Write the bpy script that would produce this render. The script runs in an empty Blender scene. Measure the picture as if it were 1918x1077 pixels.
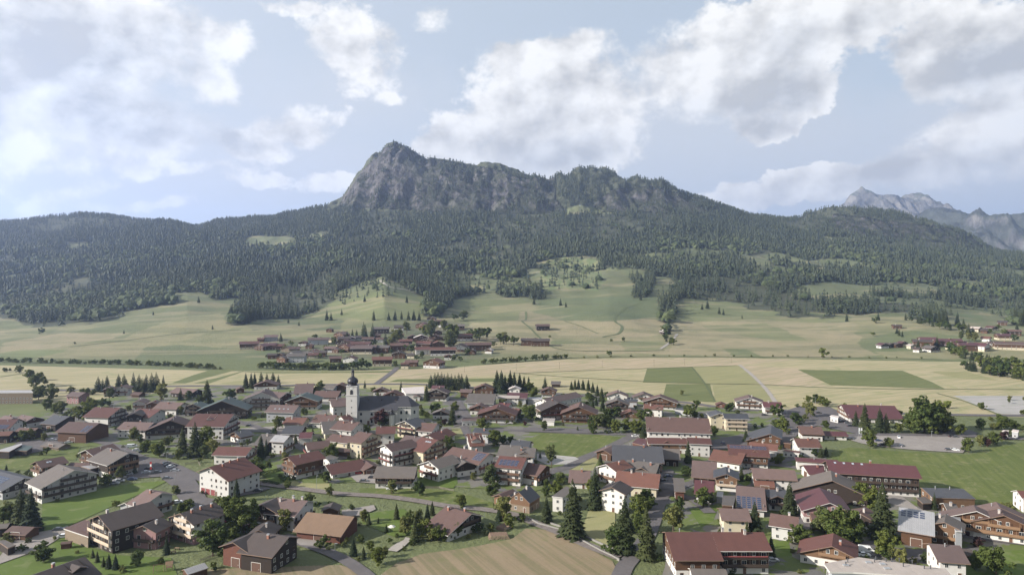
import bpy, math, random
import numpy as np
from mathutils import Matrix, Vector
R = math.radians
random.seed(11)
rng = np.random.default_rng(11)
scn = bpy.context.scene
col = scn.collection
# ------------------------------------------------------------------ camera
F = 1281.0; HY = 520.0; CX = 959.0; CAMZ = 100.0        # focal length and horizon in pixels of the photograph
cam_d = bpy.data.cameras.new('camera'); cam = bpy.data.objects.new('camera', cam_d); col.objects.link(cam)
cam.location = (0, 0, CAMZ); cam.rotation_euler = (R(90), 0, 0)
cam_d.sensor_width = 36; cam_d.lens = 36 * F / 1918; cam_d.shift_y = -(538.5 - HY) / 1918
cam_d.clip_start = 0.5; cam_d.clip_end = 40000
scn.camera = cam
scn.render.resolution_x = 1024; scn.render.resolution_y = 574
# ------------------------------------------------------------------ light
SUN_EL = R(25); SUN_DIR = Vector((-0.962 * math.cos(SUN_EL), -0.273 * math.cos(SUN_EL), math.sin(SUN_EL)))
sd = bpy.data.lights.new('sun', 'SUN'); sd.energy = 4.9; sd.angle = R(0.53); sd.color = (1.0, 0.945, 0.87)
sun = bpy.data.objects.new('sun', sd); col.objects.link(sun)
sun.rotation_euler = SUN_DIR.to_track_quat('Z', 'Y').to_euler(); sun.location = (-300, -100, 400)
vs = scn.view_settings; vs.view_transform = 'Standard'; vs.look = 'None'; vs.exposure = 1.34; vs.gamma = 1; vs.use_curve_mapping = False
HAZE_D = 0.72e-4; HAZE_COL = (0.52, 0.66, 1.0)
SKY_STR = 0.06
scn.cycles.volume_bounces = 1
scn.cycles.max_bounces = 6

class NG:
    """small helper to write node trees as expressions"""
    def __init__(s, nt): s.nt = nt; s.n = nt.nodes; s.l = nt.links
    def new(s, t, **k):
        n = s.n.new(t)
        for a, b in k.items(): setattr(n, a, b)
        return n
    def put(s, sock, v):
        if hasattr(v, 'is_output') or isinstance(v, bpy.types.NodeSocket): s.l.new(v, sock)
        elif v is not None:
            if hasattr(sock, 'default_value') and hasattr(sock.default_value, '__len__') and not hasattr(v, '__len__'):
                v = [v] * len(sock.default_value)
            elif hasattr(v, '__len__') and len(v) == 3 and len(sock.default_value) == 4: v = tuple(v) + (1,)
            sock.default_value = v
    def m(s, op, a, b=None, c=None, clamp=False):
        n = s.new('ShaderNodeMath', operation=op, use_clamp=clamp)
        for i, v in enumerate((a, b, c)):
            if v is not None: s.put(n.inputs[i], v)
        return n.outputs[0]
    def vm(s, op, a, b=None, sc=None):
        n = s.new('ShaderNodeVectorMath', operation=op)
        s.put(n.inputs[0], a)
        if b is not None: s.put(n.inputs[1], b)
        if sc is not None: s.put(n.inputs['Scale'], sc)
        return n.outputs['Value'] if op in ('LENGTH', 'DOT_PRODUCT', 'DISTANCE') else n.outputs[0]
    def noise(s, v, scale, det=4, rough=.5, dist=0):
        n = s.new('ShaderNodeTexNoise'); s.put(n.inputs['Vector'], v)
        n.inputs['Scale'].default_value = scale; n.inputs['Detail'].default_value = det
        n.inputs['Roughness'].default_value = rough; n.inputs['Distortion'].default_value = dist
        return n.outputs['Fac']
    def mix(s, f, a, b, mode='MIX'):
        n = s.new('ShaderNodeMix', data_type='RGBA', blend_type=mode)
        s.put(n.inputs[0], f); s.put(n.inputs[6], a); s.put(n.inputs[7], b)
        return n.outputs[2]
    def rng(s, v, a, b, c=0., d=1., smooth=False):
        n = s.new('ShaderNodeMapRange', clamp=True)
        if smooth: n.interpolation_type = 'SMOOTHSTEP'
        s.put(n.inputs[0], v)
        for i, x in enumerate((a, b, c, d)): s.put(n.inputs[i + 1], x)
        return n.outputs[0]
    def xyz(s, x, y, z=0.):
        n = s.new('ShaderNodeCombineXYZ')
        for i, v in enumerate((x, y, z)): s.put(n.inputs[i], v)
        return n.outputs[0]
    def sep(s, v):
        n = s.new('ShaderNodeSeparateXYZ'); s.put(n.inputs[0], v); return n.outputs
# ------------------------------------------------------------------ sky with clouds
world = bpy.data.worlds.new('World'); scn.world = world; world.use_nodes = True
wt = world.node_tree; wt.nodes.clear(); g = NG(wt)
sky = g.new('ShaderNodeTexSky', sky_type='NISHITA'); sky.sun_disc = False
sky.sun_elevation = SUN_EL; sky.sun_rotation = math.atan2(SUN_DIR.x, SUN_DIR.y); sky.altitude = 1200
sky.air_density = 1.0; sky.dust_density = 1.4; sky.ozone_density = 1.0
tc = g.new('ShaderNodeTexCoord'); D = tc.outputs['Generated']
dx, dy, dz = g.sep(D)
az = g.m('ARCTAN2', dx, dy); hyp = g.m('SQRT', g.m('ADD', g.m('MULTIPLY', dx, dx), g.m('MULTIPLY', dy, dy)))
el = g.m('DIVIDE', dz, g.m('MAXIMUM', hyp, 0.05))
P = g.xyz(az, g.m('MULTIPLY', el, 1.15), g.m('MULTIPLY', g.m('COSINE', az), 0.4))
def ae(px, py):
    a = math.atan((px - CX) / F); return a, (HY - py) / F * math.cos(a)
# domain warp gives the billowed rims
wv = g.new('ShaderNodeTexNoise'); g.put(wv.inputs['Vector'], P); wv.inputs['Scale'].default_value = 7; wv.inputs['Detail'].default_value = 5; wv.inputs['Roughness'].default_value = .6
warp = g.vm('SCALE', g.vm('SUBTRACT', wv.outputs['Color'], (.5, .5, .5)), sc=.10)
wx, wy, _ = g.sep(warp)
A2 = g.m('ADD', az, wx); E2 = g.m('ADD', el, wy)
def blob(px, py, rx, ry, rot=0, w=1.0, a=None, e=None):
    a0, e0 = ae(px, py); q = math.cos(a0) ** 2; ra, re = rx / F * q, ry / F * math.cos(a0)
    u = g.m('SUBTRACT', A2 if a is None else a, a0); v = g.m('SUBTRACT', E2 if e is None else e, e0)
    c, s_ = math.cos(R(rot)), math.sin(R(rot))
    uu = g.m('ADD', g.m('MULTIPLY', u, c / ra), g.m('MULTIPLY', v, s_ / ra))
    vv = g.m('SUBTRACT', g.m('MULTIPLY', v, c / re), g.m('MULTIPLY', u, s_ / re))
    d = g.m('ADD', g.m('MULTIPLY', uu, uu), g.m('MULTIPLY', vv, vv))
    return g.m('MULTIPLY', g.m('SUBTRACT', 1.0, d), w)
def field(lst):
    o = None
    for b in lst:
        v = blob(*b)
        o = v if o is None else g.m('SMOOTH_MAX', o, v, 0.25)
    return o
CUM = [(170, 90, 300, 150, 0, 1.), (190, 235, 270, 90, 0, 1.), (-150, 150, 300, 260, 0, 1.), (560, 228, 110, 34, 12, .8), (420, 85, 60, 40, 0, .7), (400, 165, 70, 40, 0, .7), (470, 275, 100, 30, 0, .7),
       (660, 75, 105, 75, -35, .75), (560, 22, 60, 22, 0, .6), (805, 40, 45, 35, 0, .6),
       (1030, 200, 190, 130, 8, 1.3), (1000, 290, 210, 60, 0, 1.), (870, 255, 120, 58, 10, 1.2), (1085, 112, 95, 60, 0, 1.), (930, 125, 45, 30, 0, .8),
       (1400, 110, 215, 112, 0, 1.2), (1590, 50, 170, 80, 0, .9), (1480, 150, 100, 60, 0, .8), (1425, 225, 60, 40, 0, .6),
       (1830, 85, 175, 115, -10, 1.2), (2050, 120, 200, 160, 0, 1.), (1540, 345, 260, 34, 6, .9), (1380, 372, 130, 18, 0, .8), (1850, 280, 260, 85, 8, 1.), (2150, 250, 260, 150, 0, 1.),
       (620, 350, 60, 22, 0, .6), (500, 345, 60, 16, 0, .5), (60, 285, 260, 40, 0, .9), (120, 370, 130, 28, 30, .6), (330, 318, 150, 18, 4, .6), (250, 385, 160, 12, 0, .45), (730, 180, 30, 16, 0, .5)]
fb = g.noise(P, 9, 9, .62); fb2 = g.noise(g.vm('ADD', P, (.02, -.022, 0.0)), 9, 5, .55)
gen = g.rng(g.noise(P, 2.2, 3, .5), .50, .72, -2.0, .6)                       # clouds all round the sky
inview = g.m('MULTIPLY', g.rng(g.m('ABSOLUTE', az), .75, .95, 1, 0), g.rng(el, .45, .6, 1, 0))
base = g.m('MAXIMUM', field(CUM), g.m('SUBTRACT', gen, g.m('MULTIPLY', inview, 3.0)))
fine = g.noise(P, 24, 8, .68)
dens = g.m('ADD', g.m('ADD', base, .12), g.m('ADD', g.m('MULTIPLY', g.m('SUBTRACT', fb, .5), 2.5), g.m('MULTIPLY', g.m('SUBTRACT', fine, .5), 1.9)))
soft = g.rng(g.noise(P, 3.5, 2, .5), .36, .60, .22, 1.0)
cov = g.rng(dens, -.04, soft, 0, 1, True)
veil = field([(420, 320, 560, 120, 5, 1.), (1250, 260, 420, 150, 0, 1.), (1750, 300, 500, 170, 0, 1.), (60, 330, 300, 190, 0, 1.), (650, 200, 300, 90, 0, .6)])
veilm = g.m('MULTIPLY', g.rng(g.m('ADD', veil, g.m('MULTIPLY', g.m('SUBTRACT', fb, .5), 1.1)), -.3, 1.0, 0, 1, True), .74)
GREY = [(150, 95, 330, 110, 0, 1.4), (200, 215, 300, 75, 0, 1.6), (-100, 200, 200, 150, 0, 1.), (430, 265, 80, 20, 0, .8), (1100, 290, 180, 50, 0, .7), (1450, 200, 220, 80, 10, .9),
        (1880, 150, 200, 80, 0, 1.), (1560, 90, 170, 70, 0, .6), (1800, 330, 250, 50, 0, .55), (2100, 200, 300, 200, 0, .8)]
gr = g.rng(g.m('ADD', field(GREY), g.m('MULTIPLY', g.m('SUBTRACT', fb, .5), 1.2)), -.5, 1.1, 0, 1, True)
gr = g.m('MULTIPLY', gr, g.rng(dens, .15, 1.3, .15, 1))
gr = g.m('MAXIMUM', gr, g.rng(dens, .8, 1.9, 0, .35))
rel = g.m('ADD', g.m('MULTIPLY', g.m('SUBTRACT', g.noise(P, 9, 5, .55), fb2), 2.2), g.m('MULTIPLY', g.m('SUBTRACT', fine, .5), .22))
K = 1 / SKY_STR * .395                                                        # display value -> sky units at this exposure
lum = g.m('ADD', g.m('SUBTRACT', .96, g.m('MULTIPLY', gr, .36)), rel)
lum = g.m('MULTIPLY', g.rng(lum, .58, 1.08, .66, 1.20), K)
cc = g.vm('MULTIPLY', g.mix(gr, (.975, .955, .905), (.86, .88, .895)), g.xyz(lum, lum, lum))
left = g.rng(az, -.75, .3, 1, 0, True)
hz = g.rng(el, 0.0, .42, 1, 0, True)
pale = g.vm('SCALE', (.62, .69, .738), sc=K)
skyc = g.mix(g.m('ADD', .78, g.m('MULTIPLY', hz, .15)), sky.outputs[0], pale)
skyc = g.mix(g.m('MULTIPLY', left, .62), skyc, tuple(v * K for v in (.76, .785, .81)))
skyc = g.mix(veilm, skyc, tuple(v * K for v in (.745, .765, .785)))
outc = g.mix(g.m('MULTIPLY', cov, .95), skyc, cc)
bg = g.new('ShaderNodeBackground'); g.put(bg.inputs[0], outc); bg.inputs[1].default_value = SKY_STR
wo = g.new('ShaderNodeOutputWorld'); g.l.new(bg.outputs[0], wo.inputs[0])
# ------------------------------------------------------------------ geometry helpers
def px_of(X, Y): return CX + F * X / Y
def py_of(Y, z): return HY + F * (CAMZ - z) / Y
def at(px, py, z=0.0):
    """point at height z that the photograph shows at this pixel (flat valley floor)"""
    Y = F * (CAMZ - z) / (py - HY); return Vector(((px - CX) / F * Y, Y, z))
def vnoise(x, y, s, seed=0):
    x = np.asarray(x) / s; y = np.asarray(y) / s
    xi = np.floor(x).astype(np.int64); yi = np.floor(y).astype(np.int64); fx = x - xi; fy = y - yi
    fx = fx * fx * (3 - 2 * fx); fy = fy * fy * (3 - 2 * fy)
    def h(a, b):
        n = (a * 374761393 + b * 668265263 + seed * 974634777) & 0xffffffff
        n = ((n ^ (n >> 13)) * 1274126177) & 0xffffffff
        return ((n ^ (n >> 16)) & 0xffff) / 65535.0
    return (h(xi, yi) * (1 - fx) + h(xi + 1, yi) * fx) * (1 - fy) + (h(xi, yi + 1) * (1 - fx) + h(xi + 1, yi + 1) * fx) * fy
def fbm(x, y, s, o=4, seed=0, ridged=False):
    t = 0; a = 1; n = 0
    for i in range(o):
        v = vnoise(x, y, s / 2 ** i, seed + i)
        if ridged: v = 1 - np.abs(2 * v - 1)
        t = t + a * v; n += a; a *= .5
    return t / n
SKYL = [(-900, 470), (-400, 430), (-100, 424), (0, 418), (60, 412), (100, 407), (150, 404), (200, 407), (260, 414), (300, 416), (340, 423), (365, 428), (400, 418), (450, 413), (500, 410), (560, 400), (615, 388), (632, 379), (645, 366), (660, 345), (680, 318),
        (700, 297), (714, 287), (722, 277), (738, 272), (752, 276), (770, 284), (785, 289), (800, 300), (830, 304), (870, 306), (920, 312), (960, 322), (985, 334), (1010, 330), (1025, 336), (1060, 334), (1090, 325), (1110, 320),
        (1130, 325), (1160, 335), (1190, 340), (1230, 346), (1270, 358), (1310, 372), (1350, 388), (1400, 404), (1450, 412), (1480, 414), (1500, 408), (1515, 399), (1560, 394), (1600, 394), (1650, 400), (1700, 407), (1750, 420),
        (1800, 437), (1830, 452), (1855, 470), (1880, 478), (1918, 482), (2100, 480), (2400, 470), (2900, 480)]
def tab(px, t): return np.interp(px, [a for a, _ in t], [b for _, b in t])
ROWS = [(1500, [(-900, 560), (-200, 585), (0, 588), (120, 580), (250, 560), (350, 548), (450, 556), (560, 566), (640, 550), (720, 528), (800, 548), (880, 566), (985, 560), (1140, 548), (1250, 552), (1400, 566), (1600, 568), (1720, 572), (1850, 588), (2000, 592), (2900, 560)]),
        (2100, [(-900, 500), (0, 508), (200, 500), (400, 488), (560, 484), (740, 474), (985, 474), (1200, 478), (1400, 486), (1600, 498), (1850, 520), (2000, 524), (2900, 500)]),
        (2700, [(-900, 470), (0, 452), (200, 440), (400, 436), (560, 428), (650, 404), (740, 396), (985, 398), (1200, 404), (1300, 412), (1400, 432), (1500, 444), (1600, 448), (1700, 456), (1850, 480), (2000, 486), (2900, 480)]),
        (3150, SKYL)]
def z_base(X, Y):
    px = px_of(X, np.maximum(Y, 60)); z = []
    ys = [0, 840, 1100] + [r[0] for r in ROWS] + [3700, 4600, 12000]
    z.append(np.zeros_like(px)); z.append(np.zeros_like(px)); 
    z.append(tab(px, [(-900, 6), (0, 4), (420, 9), (760, 12), (1000, 9), (1300, 7), (1700, 10), (1918, 13), (2900, 12)]))
    for yy, t in ROWS: z.append(CAMZ - (tab(px, t) - HY) / F * yy)
    top = z[-1]; z.append(top * .72 + 20); z.append(top * .3 + 20); z.append(np.zeros_like(px) + 10)
    Z = np.array(z); ys = np.array(ys, float)
    # monotone cubic (Fritsch-Carlson) along Y
    h = np.diff(ys)[:, None]; dl = np.diff(Z, axis=0) / h
    m = np.zeros_like(Z); s = dl[:-1] * dl[1:] > 0
    m[1:-1] = np.where(s, 2 * dl[:-1] * dl[1:] / np.where(np.abs(dl[:-1] + dl[1:]) < 1e-9, 1, dl[:-1] + dl[1:]), 0)
    i = np.clip(np.searchsorted(ys, Y, side='right') - 1, 0, len(ys) - 2)
    j = np.arange(len(px)); t = (Y - ys[i]) / (ys[i + 1] - ys[i]); t = np.clip(t, 0, 1); hh = (ys[i + 1] - ys[i])
    return ((2 * t**3 - 3 * t**2 + 1) * Z[i, j] + (t**3 - 2 * t**2 + t) * hh * m[i, j] + (-2 * t**3 + 3 * t**2) * Z[i + 1, j] + (t**3 - t**2) * hh * m[i + 1, j])
def sm(x, a, b):
    t = np.clip((x - a) / (b - a), 0, 1); return t * t * (3 - 2 * t)
def rockmask(px, Y):
    a = np.interp(px, [600, 640, 1240, 1330], [0, 1, 1, 0]) * sm(Y, 2640, 2760) * (1 - sm(Y, 3350, 3600))
    b = np.interp(px, [1500, 1560, 1790, 1850], [0, 1, 1, 0]) * sm(Y, 2700, 2800) * (1 - sm(Y, 3300, 3600))
    return np.maximum(a, b * .8)
def zt(X, Y):
    X = np.atleast_1d(np.asarray(X, float)); Y = np.atleast_1d(np.asarray(Y, float)); sh = X.shape; X = X.ravel(); Y = Y.ravel()
    z = z_base(X, Y); px = px_of(X, np.maximum(Y, 60)); rm = rockmask(px, Y)
    und = sm(Y, 860, 1250)
    z = z + und * (fbm(X, Y, 170, 3, 3) - .5) * np.interp(Y, [1000, 1400, 2100, 2700, 3200], [12, 22, 38, 26, 8])
    # gullies running down the slope and ribs of rock
    z = z + sm(Y, 1550, 1900) * (1 - sm(Y, 3000, 3200)) * (1 - rm) * (np.abs(fbm(X + .25 * Y, Y * .22, 150, 3, 8) - .5) * -50 + 8)
    z = z + sm(Y, 3050, 3200) * (1 - rm * .4) * (fbm(X, Y, 60, 3, 19) - .5) * 12
    rib = fbm(X + 14 * (vnoise(X, Y, 40, 5) - .5), Y * .33, 85, 5, 21, True) - .55
    cr = fbm(X, Y, 34, 4, 33, True) - .5
    z = z + rm * (1 - .55 * sm(Y, 3080, 3170)) * (rib * 78 + cr * 20)
    return z.reshape(sh)
def inpoly(px, py, poly):
    r = np.zeros(np.shape(px), bool); n = len(poly); j = n - 1
    for i in range(n):
        xi, yi = poly[i]; xj, yj = poly[j]
        c = ((yi > py) != (yj > py)) & (px < (xj - xi) * (py - yi) / ((yj - yi) or 1e-9) + xi)
        r ^= c; j = i
    return r
# forest outline in the photograph, later laid on the terrain
FOREST = [(-400, 610), (0, 592), (60, 612), (130, 612), (110, 618), (128, 610), (195, 600), (240, 585), (270, 578), (318, 566), (322, 556), (283, 547), (320, 544), (405, 552), (405, 558), (470, 562), (500, 560), (470, 568), (430, 582), (436, 606), (455, 610), (500, 604), (556, 592), (585, 590), (600, 575), (640, 562), (690, 545),
          (700, 520), (730, 528), (765, 545), (790, 555), (792, 590), (830, 596), (850, 575), (845, 560), (870, 555), (905, 553), (915, 545), (965, 560), (985, 556), (1012, 553), (1010, 520), (1005, 492), (1035, 482), (1120, 484), (1128, 505), (1168, 508), (1185, 520), (1182, 545), (1192, 562), (1205, 560), (1222, 535), (1235, 518), (1256, 520), (1262, 540), (1240, 560), (1236, 585), (1248, 602), (1255, 618), (1262, 618),
          (1262, 585), (1275, 560), (1300, 552), (1330, 560), (1372, 567), (1400, 577), (1440, 585), (1490, 590), (1570, 592), (1600, 590), (1645, 583), (1690, 580), (1720, 592), (1745, 606), (1815, 622), (1822, 618), (1770, 596), (1790, 586), (1860, 586), (1918, 610), (2300, 615), (2300, 470), (2000, 478), (1860, 455), (1840, 425), (1700, 380), (1560, 365), (1500, 375), (1400, 370), (1300, 330), (1180, 318), (1050, 318), (1040, 398), (985, 402), (880, 395), (820, 398), (740, 392), (640, 388), (560, 388), (300, 390), (-400, 380)]
CLEAR = [[(455, 463), (458, 448), (480, 439), (520, 441), (555, 446), (540, 462), (500, 468), (478, 458)],
         [(-20, 514), (-20, 526), (70, 520), (72, 512)], [(125, 458), (130, 466), (185, 463), (180, 455)],
         [(1035, 481), (1125, 485), (1130, 530), (1120, 545), (1050, 540), (1015, 550), (1012, 500)],
         [(1130, 505), (1170, 508), (1182, 545), (1150, 560), (1125, 545)], [(1230, 515), (1256, 520), (1258, 545), (1232, 570), (1215, 560)],
         [(1380, 482), (1420, 480), (1445, 488), (1440, 500), (1410, 494)], [(1483, 485), (1530, 489), (1540, 498), (1560, 510), (1545, 512), (1520, 498), (1490, 492)], [(1540, 442), (1605, 447), (1608, 453), (1545, 450)],
         [(1500, 536), (1560, 528), (1620, 536), (1660, 536), (1745, 540), (1765, 548), (1735, 556), (1640, 550), (1610, 560), (1540, 566), (1510, 560), (1480, 555)], [(1770, 526), (1790, 521), (1850, 532), (1840, 542), (1790, 534)],
         [(1060, 405), (1100, 402), (1160, 400), (1130, 388), (1080, 384), (1060, 392)], [(140, 400), (142, 401), (141, 402)],
         [(632, 400), (655, 400), (660, 405), (640, 406)], [(620, 555), (700, 520), (720, 522), (780, 545), (760, 552), (700, 560), (640, 572)],
         [(1000, 545), (985, 520), (1003, 500), (1010, 500), (1012, 540)], [(870, 550), (880, 535), (905, 540), (910, 550)], [(560, 440), (600, 437), (640, 441), (600, 445)]]
ROCKY = [[(632, 386), (645, 366), (680, 318), (722, 277), (740, 268), (800, 296), (985, 328), (1040, 330), (1040, 372), (1060, 398), (985, 402), (880, 398), (800, 396), (740, 392)],
         [(1150, 355), (1220, 350), (1300, 370), (1330, 395), (1290, 405), (1240, 400), (1190, 395), (1130, 398), (1110, 385)],
         [(1560, 402), (1600, 405), (1700, 420), (1770, 425), (1820, 445), (1850, 470), (1780, 455), (1700, 450), (1620, 446), (1560, 432)], [(1485, 405), (1525, 382), (1530, 392), (1500, 412)]]
def forest_density(px, py, X, Y):
    jx = (fbm(X, Y, 70, 3, 45) - .5) * 46; jy = (fbm(X, Y, 55, 3, 46) - .5) * 26; qx, qy = px + jx, py + jy
    f = inpoly(qx, qy, FOREST).astype(float)
    for c in CLEAR: f[inpoly(qx - jx * .6, qy - jy * .5, c)] = 0
    w0 = fbm(X, Y, 240, 4, 47); w1 = fbm(X * .45, Y, 120, 3, 49); f *= np.where((w1 > .62) & (py > 455) & (px > 850), .12, 1.); f *= np.where(w0 > .645, .3, 1.) * np.where((w0 > .60) & (py > 505), .6, 1.)
    w = fbm(X, Y, 90, 3, 40)
    for i, c in enumerate(ROCKY):
        k = inpoly(px, py, c); f[k] = np.where(w[k] > (.54 if i == 0 else .60), .55, .09 if i == 0 else .05)
    f *= (Y > 1150) & (Y < 3330)
    return f
# ------------------------------------------------------------------ materials
MATS = {}
def newmat(name):
    m = bpy.data.materials.new(name); m.use_nodes = True; nt = m.node_tree; nt.nodes.clear(); q = NG(nt)
    b = q.new('ShaderNodeBsdfPrincipled'); o = q.new('ShaderNodeOutputMaterial'); q.l.new(b.outputs[0], o.inputs[0])
    b.inputs['Specular IOR Level'].default_value = .25; b.inputs['Roughness'].default_value = .85
    MATS[name] = m; return m, q, b, o
def bump(q, b, h, strength=.3, dist=.1):
    n = q.new('ShaderNodeBump'); n.inputs['Strength'].default_value = strength; n.inputs['Distance'].default_value = dist
    q.put(n.inputs['Height'], h); q.l.new(n.outputs[0], b.inputs['Normal'])
def obj(name, me, parent=None, kind=None, label=None, cat=None, group=None):
    o = bpy.data.objects.new(name, me); col.objects.link(o)
    if parent is not None: o.parent = parent
    if kind: o['kind'] = kind
    if label: o['label'] = label
    if cat: o['category'] = cat
    if group: o['group'] = group
    return o
def mesh_np(name, V, Fc, mats, mi=None, smooth=False):
    """V (n,3), Fc (m,k) numpy"""
    me = bpy.data.meshes.new(name); V = np.asarray(V, np.float32); Fc = np.asarray(Fc, np.int32); k = Fc.shape[1]
    me.vertices.add(len(V)); me.vertices.foreach_set('co', V.ravel())
    me.loops.add(Fc.size); me.loops.foreach_set('vertex_index', Fc.ravel())
    me.polygons.add(len(Fc)); me.polygons.foreach_set('loop_start', np.arange(0, Fc.size, k, dtype=np.int32))
    if mi is not None: me.polygons.foreach_set('material_index', np.asarray(mi, np.int32))
    me.polygons.foreach_set('use_smooth', np.full(len(Fc), smooth))
    for m in (mats if isinstance(mats, (list, tuple)) else [mats]): me.materials.append(m)
    me.update(calc_edges=True); return me
# ground colours (linear)
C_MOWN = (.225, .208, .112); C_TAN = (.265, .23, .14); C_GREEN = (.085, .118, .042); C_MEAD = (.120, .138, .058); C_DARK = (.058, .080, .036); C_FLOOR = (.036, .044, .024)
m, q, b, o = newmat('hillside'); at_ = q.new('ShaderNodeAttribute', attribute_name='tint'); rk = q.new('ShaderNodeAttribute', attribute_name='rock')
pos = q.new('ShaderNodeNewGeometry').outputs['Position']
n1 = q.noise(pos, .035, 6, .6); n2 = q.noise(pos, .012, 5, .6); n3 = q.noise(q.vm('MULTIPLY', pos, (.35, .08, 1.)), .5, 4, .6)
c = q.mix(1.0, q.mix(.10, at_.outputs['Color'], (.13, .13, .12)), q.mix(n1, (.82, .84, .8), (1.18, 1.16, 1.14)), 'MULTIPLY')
c = q.mix(q.rng(n3, .3, .7, 0, .35), c, q.vm('MULTIPLY', c, (1.15, 1.08, 1.05)))
rn = q.noise(q.vm('MULTIPLY', pos, (1., 1., .32)), .034, 11, .74)
rockc = q.mix(q.rng(rn, .40, .66), (.042, .041, .043), (.225, .213, .20))
gz = q.sep(q.new('ShaderNodeNewGeometry').outputs['Normal'])[2]
veg = q.rng(q.m('ADD', q.m('MULTIPLY', gz, .75), q.m('MULTIPLY', q.noise(pos, .02, 7, .7), 1.1)), .99, 1.19)
rockc = q.mix(veg, rockc, (.034, .041, .022))
c = q.mix(rk.outputs['Fac'], c, rockc); c = q.mix(1.0, c, (.90, .87, .88), 'MULTIPLY'); q.put(b.inputs['Base Color'], c)
bump(q, b, q.m('ADD', q.noise(pos, .25, 6, .7), q.m('MULTIPLY', q.m('MULTIPLY', rn, rk.outputs['Fac']), 26)), 1., 1.6)
def flatmat(name, c1, c2, sc=.08, c3=None, stripe=None, bumpd=.05, rough=.9):
    m, q, b, o = newmat(name); pos = q.new('ShaderNodeNewGeometry').outputs['Position']
    n = q.noise(pos, sc, 6, .6); c = q.mix(q.rng(n, .3, .7), c1, c2)
    nf = q.noise(pos, 1.3, 4, .7); c = q.mix(1.0, c, q.mix(nf, (.78, .78, .78), (1.22, 1.22, 1.22)), 'MULTIPLY')
    if c3: c = q.mix(q.rng(q.noise(pos, sc * 2.7, 5, .6, 1.), .54, .68), c, c3)
    if stripe:      # mowing lines
        ang, w, amt = stripe; v = q.new('ShaderNodeVectorRotate', rotation_type='Z_AXIS'); q.put(v.inputs['Vector'], pos); v.inputs['Angle'].default_value = R(ang)
        s = q.noise(q.vm('MULTIPLY', v.outputs[0], (1 / w, .012, 0)), 1.0, 2, .6); c = q.mix(q.rng(s, .42, .58, 0, amt), c, q.vm('MULTIPLY', c, (.72, .80, .70)))
    c = q.mix(1.0, c, (.92, .88, .89), 'MULTIPLY'); q.put(b.inputs['Base Color'], c); b.inputs['Roughness'].default_value = rough
    bump(q, b, q.noise(pos, .9, 5, .7), .5, bumpd); return m
GRASS = flatmat('village_grass', (.095, .12, .04), (.12, .15, .055), .05, (.18, .20, .085), None, .15)
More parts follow.
